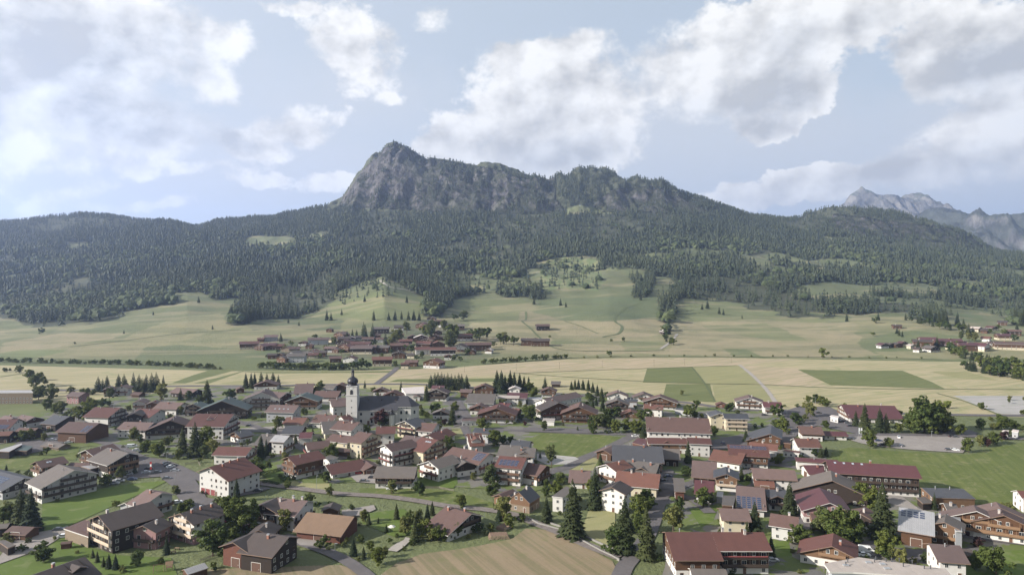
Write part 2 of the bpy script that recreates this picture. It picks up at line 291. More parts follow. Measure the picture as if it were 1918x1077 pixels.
# ------------------------------------------------------------------ terrain sheet
def build_terrain():
    cols = np.concatenate([np.linspace(-900, -160, 30), np.linspace(-150, 2070, 720), np.linspace(2090, 2900, 30)])
    s = (cols - CX) / F
    ys = np.concatenate([np.linspace(-150, 830, 50), np.arange(850, 1600, 5.), np.arange(1600, 2650, 10.), np.arange(2650, 3320, 4.2), np.arange(3330, 4600, 50), np.linspace(4700, 13500, 14)])
    Yg, Sg = np.meshgrid(ys, s, indexing='ij'); Xg = Sg * (np.maximum(Yg, 60) + 60 * (Yg < 300) * 8)
    Xg = np.where(Yg < 800, Sg * np.maximum(Yg, 800), Sg * Yg)
    Z = zt(Xg, Yg); Z = np.where(Yg < 840, 0, Z)
    V = np.stack([Xg, Yg, Z], -1).reshape(-1, 3); nr, nc = Xg.shape
    i = np.arange(nr * nc).reshape(nr, nc); Fc = np.stack([i[:-1, :-1], i[:-1, 1:], i[1:, 1:], i[1:, :-1]], -1).reshape(-1, 4)
    X, Y, Zf = V.T; px = px_of(X, np.maximum(Y, 60)); py = py_of(np.maximum(Y, 60), Zf)
    tint = np.tile(np.array(C_MEAD), (len(V), 1)); w = fbm(X, Y, 220, 4, 60)
    up = sm(Y + 260 * (fbm(X, Y, 200, 3, 64) - .5), 1180, 1330)[:, None]; tint[:] = tint * (1 - up * np.array([.34, .28, .25]))
    def paint(mask, c, a=1.0): 
        k = (np.asarray(mask, float) * a)[:, None]; tint[:] = tint * (1 - k) + np.array(c) * k
    paint(sm(w, .42, .6) * (1 - .75 * sm(Y, 1200, 1350)), C_MOWN, .7)
    jx = (fbm(X, Y, 90, 3, 61) - .5) * 40; jy = (fbm(X, Y, 80, 3, 62) - .5) * 9
    for poly, c in FIELDS: paint(inpoly(px + jx, py + jy, poly) & (Y > 820), c, .85)
    # mowing bands with their own random tone
    cell = vnoise(X * .5 + 90 * (vnoise(X, Y, 300, 3) - .5), Y, 46, 71); paint(cell, (.19, .20, .095), .3); paint(sm(vnoise(X, Y * 1.0, 17, 72), .55, .75), C_GREEN, .22)
    paint(sm(fbm(X * .22, Y + .12 * X, 34, 3, 81), .5, .62) * (Y > 850), (.088, .108, .046), .42); paint(sm(fbm(X * .2 + 50, Y - .15 * X, 26, 3, 83), .56, .66) * (Y > 850), C_TAN, .45)  # darker green and tan contour bands paint shading contrast into the slopes
    fd = forest_density(px, py, X, Y); cl = np.zeros(len(px), bool)
    for c in CLEAR: cl |= inpoly(px, py, c)
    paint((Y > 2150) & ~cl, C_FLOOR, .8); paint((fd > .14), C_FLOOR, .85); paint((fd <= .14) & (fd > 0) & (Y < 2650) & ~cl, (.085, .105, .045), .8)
    paint(inpoly(px, py, CLEAR[3]), (.10, .14, .055), .8); paint((vnoise(X, Y, 9, 4) > .5) & inpoly(px, py, CLEAR[3]), (.20, .20, .10), .6)
    near = Y < 835; tint[near] = (.105, .128, .048)
    rk = rockmask(px, Y); rk = np.maximum(rk * 0, 0)
    for c in ROCKY: rk = np.maximum(rk, inpoly(px, py, c).astype(float))
    rk = np.where(inpoly(px, py, ROCKY[0]) | (rk > 0), 1, 0) * (Y > 2600) * (Y < 3500)
    rk = np.maximum(rk * (.55 + .45 * sm(fbm(X, Y, 70, 4, 90), .35, .5)), inpoly(px, py, CLEAR[13]) * 1.0)
    rk = np.where((Y > 3150) & (Y < 3600) & (px > 620) & (px < 1240), 1, rk)
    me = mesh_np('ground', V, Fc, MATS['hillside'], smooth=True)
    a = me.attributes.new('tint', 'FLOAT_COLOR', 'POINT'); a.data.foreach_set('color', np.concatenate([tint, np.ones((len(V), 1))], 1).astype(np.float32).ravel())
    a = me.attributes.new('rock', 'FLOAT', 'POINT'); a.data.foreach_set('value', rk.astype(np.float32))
    return obj('ground', me, kind='structure', label='valley floor rising to meadows, forest ground and the rocky mountain')
FIELDS = [  # outlines seen in the photograph, laid on the slopes beyond the creek
 ([(440, 655), (500, 628), (600, 640), (720, 615), (800, 598), (880, 605), (930, 650), (940, 668), (840, 688), (560, 690), (480, 672)], (.075, .082, .050)),
 ([(-200, 700), (-200, 655), (0, 652), (200, 640), (330, 640), (520, 642), (470, 672), (300, 690)], C_MOWN), ([(270, 650), (330, 645), (520, 655), (510, 682), (330, 676), (250, 672)], (.080, .112, .042)),
 ([(0, 645), (130, 622), (250, 625), (100, 650), (0, 660)], C_TAN), ([(0, 600), (120, 600), (100, 622), (0, 626)], C_MEAD), ([(-50, 672), (40, 652), (130, 652), (60, 672)], (.13, .17, .06)),
 ([(420, 600), (560, 592), (650, 600), (640, 620), (560, 615), (470, 618)], C_DARK), ([(320, 600), (420, 585), (430, 612), (330, 640), (230, 635)], C_MOWN),
 ([(610, 568), (700, 545), (790, 556), (800, 600), (700, 600), (610, 592)], (.125, .150, .055)),
 ([(850, 560), (985, 560), (985, 590), (880, 604), (850, 600)], C_MEAD), ([(985, 584), (1060, 584), (1055, 602), (978, 602)], (.20, .165, .11)),
 ([(1000, 560), (1240, 556), (1245, 600), (1060, 602), (1000, 582)], (.070, .098, .042)), ([(880, 602), (1245, 600), (1245, 665), (900, 665)], C_TAN), ([(1030, 632), (1150, 630), (1140, 640), (1040, 642)], C_GREEN), ([(1160, 632), (1245, 628), (1245, 656), (1170, 660)], (.15,.165,.075)),
 ([(1255, 600), (1600, 600), (1650, 655), (1650, 668), (1240, 665), (1260, 650)], C_TAN), ([(1300, 552), (1600, 594), (1600, 604), (1265, 602)], (.12,.142,.058)), ([(1310, 610), (1440, 606), (1520, 640), (1400, 630)], (.135,.155,.065)), ([(1350, 652), (1400, 652), (1440, 670), (1370, 668)], C_GREEN),
 ([(1590, 620), (1700, 616), (1850, 640), (1918, 650), (1918, 664), (1640, 666), (1610, 640)], C_GREEN), ([(1590, 592), (1730, 595), (1790, 618), (1600, 620)], C_MOWN), ([(1750, 580), (1830, 590), (1860, 610), (1790, 600)], (.08,.115,.042)), ([(1640, 660), (1930, 650), (1930, 672), (1660, 672)], C_MOWN)]
ground = build_terrain()
# ------------------------------------------------------------------ far mountains behind the ridge
def far_range(name, pts, Yc, base, thick, colr, seed, label, rocky=0.0):
    xs = np.linspace(pts[0][0], pts[-1][0], 420); ks = np.linspace(0, 1, 70)
    X0 = (xs - CX) / F; top = CAMZ - (np.interp(xs, [p[0] for p in pts], [p[1] for p in pts]) - HY) / F * Yc
    Xg, Kg = np.meshgrid(X0, ks); Yg = Yc - thick * (1 - Kg); XX = Xg * Yc; T = np.broadcast_to(top, Xg.shape)
    n = fbm(XX.ravel() + .4 * Yg.ravel(), Yg.ravel() * .6, thick * .28, 7, seed, True).reshape(Xg.shape) - .6
    Z = base + (T - base) * Kg ** .85 + n * thick * .55 * (1 - Kg ** 5) * Kg ** .4 + (vnoise(XX, Yg, thick * .02, seed + 5) - .5) * thick * .012
    Xb, Yb, Zb = XX[-1], np.full(len(xs), Yc + thick), np.full(len(xs), base)
    V = np.concatenate([np.stack([XX, Yg, Z], -1).reshape(-1, 3), np.stack([Xb, Yb, Zb], -1)]); nr, nc = Xg.shape
    i = np.arange((nr + 1) * nc).reshape(nr + 1, nc); Fc = np.stack([i[:-1, :-1], i[:-1, 1:], i[1:, 1:], i[1:, :-1]], -1).reshape(-1, 4)
    m, q, b, o = newmat(name); pos = q.new('ShaderNodeNewGeometry').outputs['Position']; gz = q.sep(q.new('ShaderNodeNewGeometry').outputs['Normal'])[2]
    rn = q.noise(q.vm('MULTIPLY', pos, (1, 1, .5)), 9 / thick, 9, .7); rc = q.mix(q.rng(rn, .42, .62), (.04, .04, .04), (.165, .155, .142))
    veg = q.rng(q.m('ADD', gz, q.m('MULTIPLY', q.noise(pos, 6 / thick, 7, .65), .9)), 1.30 - rocky * -.0 - (0.45 if rocky < .5 else 0.0), 1.5 - (0.45 if rocky < .5 else 0.0))
    q.put(b.inputs['Base Color'], q.mix(veg, rc, q.mix(q.rng(q.noise(pos, 20 / thick, 6, .6), .4, .6), colr, tuple(v * 1.7 for v in colr))))
    bump(q, b, rn, 1., thick * .035)
    return obj(name, mesh_np(name, V, Fc, m, smooth=True), kind='structure', label=label)
far_range('distant_peak', [(1520, 430), (1560, 400), (1583, 378), (1592, 365), (1605, 356), (1614, 350), (1624, 355), (1640, 364), (1656, 371), (1668, 370), (1676, 377), (1690, 368), (1706, 362), (1718, 362), (1731, 372), (1738, 388), (1760, 410), (1800, 440), (1850, 470)], 7600, -100, 1500, (.07, .085, .04), 5,
          'pale rocky summits beyond the wooded ridge', 1.0)
far_range('distant_ridge', [(1660, 500), (1690, 425), (1735, 392), (1760, 389), (1780, 391), (1800, 397), (1840, 404), (1880, 406), (1905, 402), (1918, 400), (1960, 380), (2100, 350), (2400, 340), (2900, 380)], 5600, -50, 1300, (.030, .033, .026), 9,
          'hazy wooded ridge beyond the mountain on the right', 0.0)
# ------------------------------------------------------------------ foliage materials
def leafmat(name, c1, c2, trans=.25, attr=False):
    m, q, b, o = newmat(name); ob = q.new('ShaderNodeObjectInfo'); pos = q.new('ShaderNodeNewGeometry').outputs['Position']
    n = q.noise(pos, .35, 4, .65); c = q.mix(q.rng(n, .3, .7), c1, c2)
    r = ob.outputs['Random'] if not attr else q.new('ShaderNodeAttribute', attribute_name='vary').outputs['Fac']
    c = q.mix(1.0, c, (.80, .66, .62) if 'spruce' in name else (1.0, .84, .70), 'MULTIPLY') if not attr else c; c = q.mix(1.0, c, q.mix(r, (.60, .70, .74), (1.50, 1.34, 1.12)), 'MULTIPLY')
    q.put(b.inputs['Base Color'], c); b.inputs['Roughness'].default_value = .75; b.inputs['Specular IOR Level'].default_value = .2
    t = q.new('ShaderNodeBsdfTranslucent'); q.put(t.inputs[0], q.vm('MULTIPLY', c, (1.2, 1.25, .6))); mx = q.new('ShaderNodeMixShader'); mx.inputs[0].default_value = trans
    q.l.new(b.outputs[0], mx.inputs[1]); q.l.new(t.outputs[0], mx.inputs[2]); q.l.new(mx.outputs[0], o.inputs[0]); return m
SPR = leafmat('spruce_needles', (.026, .046, .020), (.052, .078, .032), .08)
LEAF = leafmat('summer_leaves', (.044, .076, .020), (.085, .122, .036), .25)
LEAFL = leafmat('light_leaves', (.072, .102, .040), (.112, .142, .062), .25)
LEAFP = leafmat('copper_leaves', (.022, .012, .014), (.05, .02, .022), .1)
FORM = leafmat('forest_needles', (.018, .026, .016), (.040, .050, .026), .05, True)
FORL = leafmat('forest_leaves', (.032, .046, .020), (.056, .072, .032), .1, True)
m, q, b, o = newmat('bark'); b.inputs['Base Color'].default_value = (.075, .055, .04, 1); bump(q, b, q.noise(q.new('ShaderNodeTexCoord').outputs['Object'], 6, 4), .6, .1)
# ------------------------------------------------------------------ forest (one mass, real geometry)
def tmpl_spruce(tiers, k, seed):
    r = np.random.default_rng(seed); V = []; Fc = []
    for t in range(tiers):
        z1 = 1 - .86 * (t / tiers) ** .9 if t else 1.0; z0 = 1 - .94 * ((t + 1) / tiers); rad = .20 * (1 - max(z0, .04)) ** .85 + .01
        a = len(V); V.append((0, 0, z1))
        for i in range(2 * k):
            rr = rad * (1.12 if i % 2 else .62) * r.uniform(.85, 1.15); an = math.pi * i / k + t * .5 + r.uniform(-.1, .1); V.append((rr * math.cos(an), rr * math.sin(an), max(z0, .03) + (.0 if i % 2 else .05) + r.uniform(-.015, .015)))
        for i in range(2 * k): Fc.append((a, a + 1 + i, a + 1 + (i + 1) % (2 * k)))
    return np.array(V), np.array(Fc)
def tmpl_round(seed):
    r = np.random.default_rng(seed); V = []; Fc = []
    for (cx, cy, cz, s) in ((0, 0, .58, .34), (.14, .05, .40, .25), (-.12, -.08, .44, .26)):
        a = len(V); ring = [(0, 0, 1)] + [(.92 * math.cos(i * 1.2566), .92 * math.sin(i * 1.2566), .35) for i in range(5)] + [(.85 * math.cos(i * 1.2566 + .6), .85 * math.sin(i * 1.2566 + .6), -.5) for i in range(5)]
        for p in ring: 
            w = s * r.uniform(.8, 1.2); V.append((cx + p[0] * w, cy + p[1] * w, cz + p[2] * w * 1.15))
        for i in range(5):
            j = (i + 1) % 5; Fc += [(a, a + 1 + i, a + 1 + j), (a + 1 + i, a + 6 + i, a + 1 + j), (a + 1 + j, a + 6 + i, a + 6 + j)]
    return np.array(V), np.array(Fc)
def scatter(y0, y1, sp):
    X = []; Y = []
    for yy in np.arange(y0, y1, sp * .9):
        x = np.arange(-.88 * yy - 60, .92 * yy + 60, sp); X.append(x); Y.append(np.full(len(x), yy))
    X = np.concatenate(X); Y = np.concatenate(Y); X = X + rng.uniform(-.45, .45, len(X)) * sp; Y = Y + rng.uniform(-.45, .45, len(X)) * sp
    return X, Y
fx, fy, fz = [], [], []
for (a, b_, sp) in ((1140, 1700, 9.6), (1700, 2300, 10.4), (2300, 3330, 10.8)):
    X, Y = scatter(a, b_, sp); Z = zt(X, Y); px = px_of(X, Y); py = py_of(Y, Z)
    k = rng.uniform(0, 1, len(X)) < forest_density(px, py, X, Y) * .96; fx.append(X[k]); fy.append(Y[k]); fz.append(Z[k])
# scattered trees in the clearings
X, Y = scatter(1250, 2000, 17); Z = zt(X, Y); px = px_of(X, Y); py = py_of(Y, Z)
k = (inpoly(px, py, CLEAR[3]) | inpoly(px, py, CLEAR[14])) & (rng.uniform(0, 1, len(X)) < .55); fx.append(X[k]); fy.append(Y[k]); fz.append(Z[k] - 6)
fx = np.concatenate(fx); fy = np.concatenate(fy); fz = np.concatenate(fz); print('forest trees', len(fx))
fpx = px_of(fx, fy); fpy = py_of(fy, fz)
order = np.argsort(fy); EDGE = order[:0]
tone = fbm(fx, fy, 130, 3, 77)
decid = (rng.uniform(0, 1, len(fx)) < np.clip((tone - .50) * 4 + np.interp(fpx, [0, 500, 800], [.28, .18, .0]), .04, .6) * (1 - sm(fy, 2200, 2700))) 
hgt = np.where(decid, 13, 20) * (0.45 + .90 * rng.uniform(0, 1, len(fx))) * (.85 + .4 * tone) * np.interp(fy, [1500, 2600, 2900], [1.12, .95, .72])
nearest = np.array([i for i in order if not decid[i] and abs(fpx[i] - 960) < 1000][:60])
pick = np.zeros(len(fx), bool); pick[nearest] = True
def stamp(idx, templs, wid):
    VV = []; FF = []; CC = []; base = 0; vi = rng.integers(0, len(templs), len(idx))
    for ti, (tv, tf) in enumerate(templs):
        ii = idx[vi == ti]
        if not len(ii): continue
        a = rng.uniform(0, 6.28, len(ii)); s = hgt[ii]; w = s * wid * rng.uniform(.75, 1.6, len(ii)); c, sn = np.cos(a) * w, np.sin(a) * w
        x = tv[None, :, 0] * c[:, None] - tv[None, :, 1] * sn[:, None] + fx[ii][:, None]; y = tv[None, :, 0] * sn[:, None] + tv[None, :, 1] * c[:, None] + fy[ii][:, None]; z = tv[None, :, 2] * s[:, None] + fz[ii][:, None]
        V = np.stack([x, y, z], -1).reshape(-1, 3); Fm = (tf[None] + (np.arange(len(ii)) * len(tv))[:, None, None]).reshape(-1, 3) + base
        VV.append(V); FF.append(Fm); CC.append(np.repeat(np.clip(rng.uniform(0, 1, len(ii)) * .6 + tone[ii] * .5, 0, 1), len(tv))); base += len(V)
    return np.concatenate(VV), np.concatenate(FF), np.concatenate(CC)
def forest_obj(name, idx, templs, wid, mat, label):
    V, Fm, C = stamp(idx, templs, wid); me = mesh_np(name, V, Fm, mat); a = me.attributes.new('vary', 'FLOAT', 'POINT'); a.data.foreach_set('value', C.astype(np.float32))
    return obj(name, me, kind='stuff', label=label)
ids = np.arange(len(fx))
forest_obj('conifer_forest', ids[~decid & (fy < 1750) & ~pick], [tmpl_spruce(4, 5, s) for s in range(5)], 1., FORM, 'dark spruce forest covering the lower mountain slopes')
forest_obj('high_conifer_forest', ids[~decid & (fy >= 1750)], [tmpl_spruce(2, 4, s) for s in range(5, 10)], 1.12, FORM, 'hazy spruce forest climbing to the rock faces')
forest_obj('broadleaf_forest', ids[decid], [tmpl_round(s) for s in range(4)], 1.25, FORL, 'lighter broadleaved trees mixed into the forest')
# ------------------------------------------------------------------ building materials
def wallmat(name, c, board=None, var=.12):
    c = tuple(v * .90 for v in c)
    m, q, b, o = newmat(name); tc = q.new('ShaderNodeTexCoord').outputs['Object']; ob = q.new('ShaderNodeObjectInfo').outputs['Random']
    n = q.noise(tc, .6, 5, .65); k = q.mix(1.0, c, q.mix(n, (1 - var,) * 3, (1 + var,) * 3), 'MULTIPLY')
    k = q.mix(1.0, k, q.mix(ob, (.86, .86, .86), (1.12, 1.10, 1.08)), 'MULTIPLY')
    if board:
        w = q.new('ShaderNodeTexWave', bands_direction=board, wave_profile='SAW'); q.put(w.inputs[0], tc); w.inputs['Scale'].default_value = 1.6; w.inputs['Distortion'].default_value = .4
        k = q.mix(q.rng(w.outputs['Fac'], .0, .18, .45, 0), k, q.vm('MULTIPLY', k, (.35, .35, .35)))
        k = q.mix(1.0, k, q.mix(q.noise(q.vm('MULTIPLY', tc, (1, 1, 5.)), 1.1, 4, .6), (.7, .7, .7), (1.3, 1.27, 1.22)), 'MULTIPLY')
        bump(q, b, w.outputs['Fac'], .4, .04)
    else:   # rain streaks and patches on render
        k = q.mix(q.rng(q.noise(q.vm('MULTIPLY', tc, (2.2, 2.2, .25)), 1.0, 4, .6), .55, .8, 0, .22), k, q.vm('MULTIPLY', k, (.72, .70, .66)))
    q.put(b.inputs['Base Color'], k); b.inputs['Roughness'].default_value = .85; return m
def roofmat(name, c, rough=.7, seam=1.2, depth=.28, spec=.3):
    c = tuple(v * k for v, k in zip(c, (.68, .66, .68) if name[:3] in ('red', 'mar', 'ora') else (1.0, .93, .90)))
    m, q, b, o = newmat(name); tc = q.new('ShaderNodeTexCoord').outputs['Object']; ob = q.new('ShaderNodeObjectInfo').outputs['Random']
    k = q.mix(1.0, c, q.mix(q.noise(tc, .35, 5, .65), (.78, .78, .80), (1.22, 1.20, 1.17)), 'MULTIPLY')
    k = q.mix(1.0, k, q.mix(ob, (.82, .84, .86), (1.16, 1.12, 1.08)), 'MULTIPLY')
    w = q.new('ShaderNodeTexWave', bands_direction='X'); q.put(w.inputs[0], tc); w.inputs['Scale'].default_value = seam; w.inputs['Distortion'].default_value = .2
    w2 = q.new('ShaderNodeTexWave', bands_direction='Y'); q.put(w2.inputs[0], tc); w2.inputs['Scale'].default_value = .9; w2.inputs['Distortion'].default_value = .3
    k = q.mix(q.rng(q.m('MULTIPLY', w.outputs['Fac'], w2.outputs['Fac']), 0, .5, depth, 0), k, q.vm('MULTIPLY', k, (.55, .55, .55)))
    st = q.noise(q.vm('MULTIPLY', tc, (.9, .12, .12)), 1.0, 4, .65); k = q.mix(q.rng(st, .5, .75, 0, .3), k, q.vm('MULTIPLY', k, (.66, .68, .68)))   # weather streaks down the slope
    li = q.noise(tc, 1.7, 5, .75); k = q.mix(q.rng(li, .6, .75, 0, .25), k, (.16, .16, .12))
    q.put(b.inputs['Base Color'], k); b.inputs['Roughness'].default_value = rough; b.inputs['Specular IOR Level'].default_value = spec
    bump(q, b, w.outputs['Fac'], .35, .05); return m
WALL = {'w': wallmat('white_render', (.50, .485, .455)), 'c': wallmat('cream_render', (.46, .41, .30)), 'p': wallmat('pink_render', (.27, .16, .155)), 'g': wallmat('grey_render', (.31, .315, .32)),
        'k': wallmat('dark_boards', (.030, .022, .018), 'Z'), 'b': wallmat('brown_boards', (.085, .045, .026), 'Z'), 'o': wallmat('orange_boards', (.125, .074, .044), 'X'), 'l': wallmat('weathered_boards', (.19, .15, .11), 'X'),
        'r': wallmat('red_brown_boards', (.10, .042, .03), 'X')}
ROOF = {'br': roofmat('brown_tiles', (.088, .058, .052)), 'mv': roofmat('mauve_tiles', (.108, .080, .075)), 'rd': roofmat('red_tiles', (.128, .058, .047)), 'mr': roofmat('maroon_sheet', (.112, .045, .048), .5, .5), 'or': roofmat('orange_tiles', (.165, .080, .058)),
        'dk': roofmat('dark_tiles', (.055, .047, .045)), 'sl': roofmat('slate_sheet', (.050, .055, .064), .5, .5), 'gy': roofmat('grey_tiles', (.098, .092, .086)), 'gn': roofmat('green_sheet', (.045, .070, .066), .5, .5),
        'tn': roofmat('tan_shingles', (.155, .112, .078), .8, .8, .5), 'mt': roofmat('pale_metal_sheet', (.27, .285, .295), .42, .45, .3, .5), 'lt': roofmat('pale_gravel_roof', (.30, .285, .265), .95, .1, .05), 'wt': roofmat('white_membrane', (.46, .44, .42), .8, .1, .05)}
RNAME = dict(br='brown', mv='mauve brown', rd='red', mr='maroon', dk='dark brown', sl='slate grey', gy='grey', gn='green', tn='tan shingled', mt='pale metal', lt='pale flat', wt='white flat')
RNAME['or'] = 'orange red'
def plain(name, c, rough=.6, metal=0, spec=.4, var=.0):
    m, q, b, o = newmat(name)
    if var:
        tc = q.new('ShaderNodeTexCoord').outputs['Object']; q.put(b.inputs['Base Color'], q.mix(1.0, c, q.mix(q.noise(tc, 2., 4, .6), (1 - var,) * 3, (1 + var,) * 3), 'MULTIPLY'))
    else: b.inputs['Base Color'].default_value = tuple(c) + (1,)
    b.inputs['Roughness'].default_value = rough; b.inputs['Metallic'].default_value = metal; b.inputs['Specular IOR Level'].default_value = spec; return m
GLASS = plain('window_glass', (.018, .022, .028), .12, 0, .6); FRAME = plain('window_frame', (.50, .48, .44), .5, var=.1); FRAMEB = plain('brown_frame', (.12, .07, .045), .6, var=.2)
FASC = plain('fascia_wood', (.16, .105, .075), .7, var=.25); FASCW = plain('pale_fascia', (.45, .43, .40), .6, var=.1); SOFF = plain('soffit_wood', (.09, .06, .042), .8, var=.2)
CHIM = plain('chimney_render', (.36, .32, .29), .9, var=.2); CHIMR = plain('chimney_brick', (.22, .10, .07), .9, var=.3); COWL = plain('chimney_cowl', (.42, .42, .42), .35, .6)
BALC = {'k': plain('dark_balcony', (.045, .030, .022), .8, var=.3), 'o': plain('honey_balcony', (.17, .10, .055), .7, var=.3), 'l': plain('pale_balcony', (.40, .32, .24), .75, var=.2), 'b': plain('brown_balcony', (.10, .055, .034), .8, var=.3)}
SOLAR = plain('solar_glass', (.020, .030, .062), .3, 0, .4); SOLARF = plain('solar_frame', (.30, .31, .33), .4, .5); SKYL_M = plain('skylight_glass', (.30, .33, .36), .1, 0, .8)
FLOW = plain('geraniums', (.20, .05, .05), .8, var=.7)
class MB:
    def __init__(s): s.v = []; s.f = []; s.m = []
    def quad(s, pts, m=0):
        a = len(s.v); s.v += [tuple(p) for p in pts]; s.f.append(tuple(range(a, a + len(pts)))); s.m.append(m); return s
    def box(s, x0, x1, y0, y1, z0, z1, m=0):
        a = len(s.v); s.v += [(x, y, z) for z in (z0, z1) for y in (y0, y1) for x in (x0, x1)]
        for f in ((0, 2, 3, 1), (4, 5, 7, 6), (0, 1, 5, 4), (2, 6, 7, 3), (0, 4, 6, 2), (1, 3, 7, 5)): s.f.append(tuple(a + i for i in f)); s.m.append(m)
        return s
    def prism(s, prof, x0, x1, mats, capm=0):
        """prof: list of (y,z) counter-clockwise seen from +x, extruded along x"""
        n = len(prof); a = len(s.v); s.v += [(x0, y, z) for y, z in prof] + [(x1, y, z) for y, z in prof]
        for i in range(n):
            j = (i + 1) % n; s.f.append((a + i, a + n + i, a + n + j, a + j)); s.m.append(mats[i] if isinstance(mats, (list, tuple)) else mats)
        s.f.append(tuple(a + i for i in range(n))); s.m.append(capm); s.f.append(tuple(a + n + i for i in reversed(range(n)))); s.m.append(capm); return s
    def lathe(s, prof, k, m=0, cx=0, cy=0, ph=0):
        a = len(s.v)
        for r, z in prof: s.v += [(cx + r * math.cos(ph + 2 * math.pi * i / k), cy + r * math.sin(ph + 2 * math.pi * i / k), z) for i in range(k)]
        for j in range(len(prof) - 1):
            for i in range(k): s.f.append((a + j * k + i, a + j * k + (i + 1) % k, a + (j + 1) * k + (i + 1) % k, a + (j + 1) * k + i)); s.m.append(m)
        s.f.append(tuple(a + (len(prof) - 1) * k + i for i in range(k))); s.m.append(m); return s
    def tube(s, p, q, r, m=0, k=5):
        p = Vector(p); q = Vector(q); d = (q - p).normalized(); u = d.orthogonal().normalized(); w = d.cross(u); a = len(s.v)
        for c in (p, q): s.v += [tuple(c + r * (math.cos(2 * math.pi * i / k) * u + math.sin(2 * math.pi * i / k) * w)) for i in range(k)]
        for i in range(k): s.f.append((a + i, a + (i + 1) % k, a + k + (i + 1) % k, a + k + i)); s.m.append(m)
        s.f.append(tuple(a + k + i for i in range(k))); s.m.append(m); return s
    def mesh(s, name, mats, smooth=False):
        me = bpy.data.meshes.new(name); me.from_pydata(s.v, [], s.f); me.polygons.foreach_set('material_index', s.m)
        for m in mats: me.materials.append(m)
        if smooth: me.polygons.foreach_set('use_smooth', [True] * len(s.f))
        return me
    def build(s, name, mats, parent=None, smooth=False, **k): return obj(name, s.mesh(name, mats, smooth), parent, **k)
def empty(name, loc, rz=0, label=None, cat=None, group=None):
    o = obj(name, None, label=label, cat=cat, group=group); o.location = loc; o.rotation_euler = (0, 0, rz); o.empty_display_size = .5; return o
# window meshes, front towards -y, centred on x, sill at z=0
def win_mesh(w, h, fr, bars=True, arch=False):
    b = MB(); t = .09
    b.box(-w / 2, w / 2, -.015, .02, 0, h, 1)
    for x0, x1, z0, z1 in ((-w / 2 - t, -w / 2 + .02, -t, h + t), (w / 2 - .02, w / 2 + t, -t, h + t), (-w / 2 + .02, w / 2 - .02, -t, .03), (-w / 2 + .02, w / 2 - .02, h - .03, h + t)): b.box(x0, x1, -.06, .0, z0, z1, 0)
    if bars: b.box(-.03, .03, -.045, -.01, .03, h - .03, 0)
    return b.mesh('window', [fr, GLASS])
WIN = {('n', 'w'): win_mesh(1.0, 1.25, FRAME), ('n', 'b'): win_mesh(1.0, 1.25, FRAMEB), ('d', 'w'): win_mesh(1.5, 1.9, FRAME), ('s', 'w'): win_mesh(.7, .8, FRAME, False)}
def door_mesh(w, h, c):
    b = MB(); b.box(-w / 2, w / 2, -.05, .02, 0, h, 0); b.box(-w / 2 - .12, -w / 2, -.09, .02, 0, h + .12, 1); b.box(w / 2, w / 2 + .12, -.09, .02, 0, h + .12, 1); b.box(-w / 2, w / 2, -.09, .02, h, h + .12, 1); b.box(w * .3, w * .38, -.12, -.05, 1.0, 1.1, 1)
    return b.mesh('door', [c, FRAME])
DOOR = door_mesh(1.1, 2.1, plain('door_wood', (.10, .05, .03), .6, var=.2)); GATE = door_mesh(2.7, 2.3, plain('garage_brown', (.14, .075, .05), .6, var=.2)); GATER = door_mesh(2.7, 2.6, plain('garage_red', (.16, .035, .035), .6, var=.1)); BARND = door_mesh(3.6, 3.2, plain('barn_door', (.085, .045, .03), .8, var=.3))
def chimney_mesh(kind):
    b = MB()
    if kind == 'pipe': b.lathe([(.16, -1), (.16, .9), (.24, .9), (.24, 1.15), (.02, 1.3)], 8, 2)
    else:
        b.box(-.4, .4, -.35, .35, -1.2, 1.1, 0 if kind == 'render' else 1); b.box(-.48, .48, -.43, .43, 1.1, 1.2, 0)
        for x in (-.3, .3): b.box(x - .05, x + .05, -.25, .25, 1.2, 1.45, 0)
        b.box(-.46, .46, -.41, .41, 1.45, 1.52, 2)
    return b.mesh('chimney', [CHIM, CHIMR, COWL])
CHM = {k: chimney_mesh(k) for k in ('render', 'brick', 'pipe')}
bp = MB(); bp.box(-.82, .82, -.03, .03, 0, 1.0, 1); bp.box(-.77, .77, -.045, -.03, .05, .95, 0); PANEL = bp.mesh('solar_panel', [SOLAR, SOLARF])
bp = MB(); bp.box(-.5, .5, -.09, .03, 0, 1.2, 1); bp.box(-.4, .4, -.11, -.09, .1, 1.1, 0); SKYLT = bp.mesh('skylight', [SKYL_M, SOLARF])
def child(name, me, parent, loc, rot=(0, 0, 0), sc=None):
    o = obj(name, me, parent); o.location = loc; o.rotation_euler = rot
    if sc: o.scale = sc
    return o
BAL = {}
def balcony_mesh(L, d, c, flowers):
    L = round(L * 2) / 2; k = (L, d, c, flowers)
    if k not in BAL:
        b = MB(); b.box(-L / 2, L / 2, -d, 0, -.16, 0, 0); b.box(-L / 2, L / 2, -d - .04, -d + .03, .12, 1.02, 0); b.box(-L / 2 - .02, L / 2 + .02, -d - .07, -d + .06, 1.03, 1.1, 1)
        for s in (-1, 1): b.box(s * (L / 2 - .02) - .03, s * (L / 2 - .02) + .03, -d + .03, 0, .12, 1.02, 0)
        n = max(2, int(L / 3) + 1)
        for i in range(n):
            x = -L / 2 + .12 + (L - .24) * i / (n - 1); b.box(x - .06, x + .06, -d - .02, -d + .1, -.1, 2.5, 1)
        if flowers: b.box(-L / 2 + .3, L / 2 - .3, -d - .3, -d - .05, .85, 1.15, 2)
        BAL[k] = b.mesh('balcony', [BALC[c], BALC[c], FLOW])
    return BAL[k]
PLACED = []
T = math.tan(R(21))
def tp(tile, x, y): return tile[0] + x / 5.984, tile[1] + y / 5.984
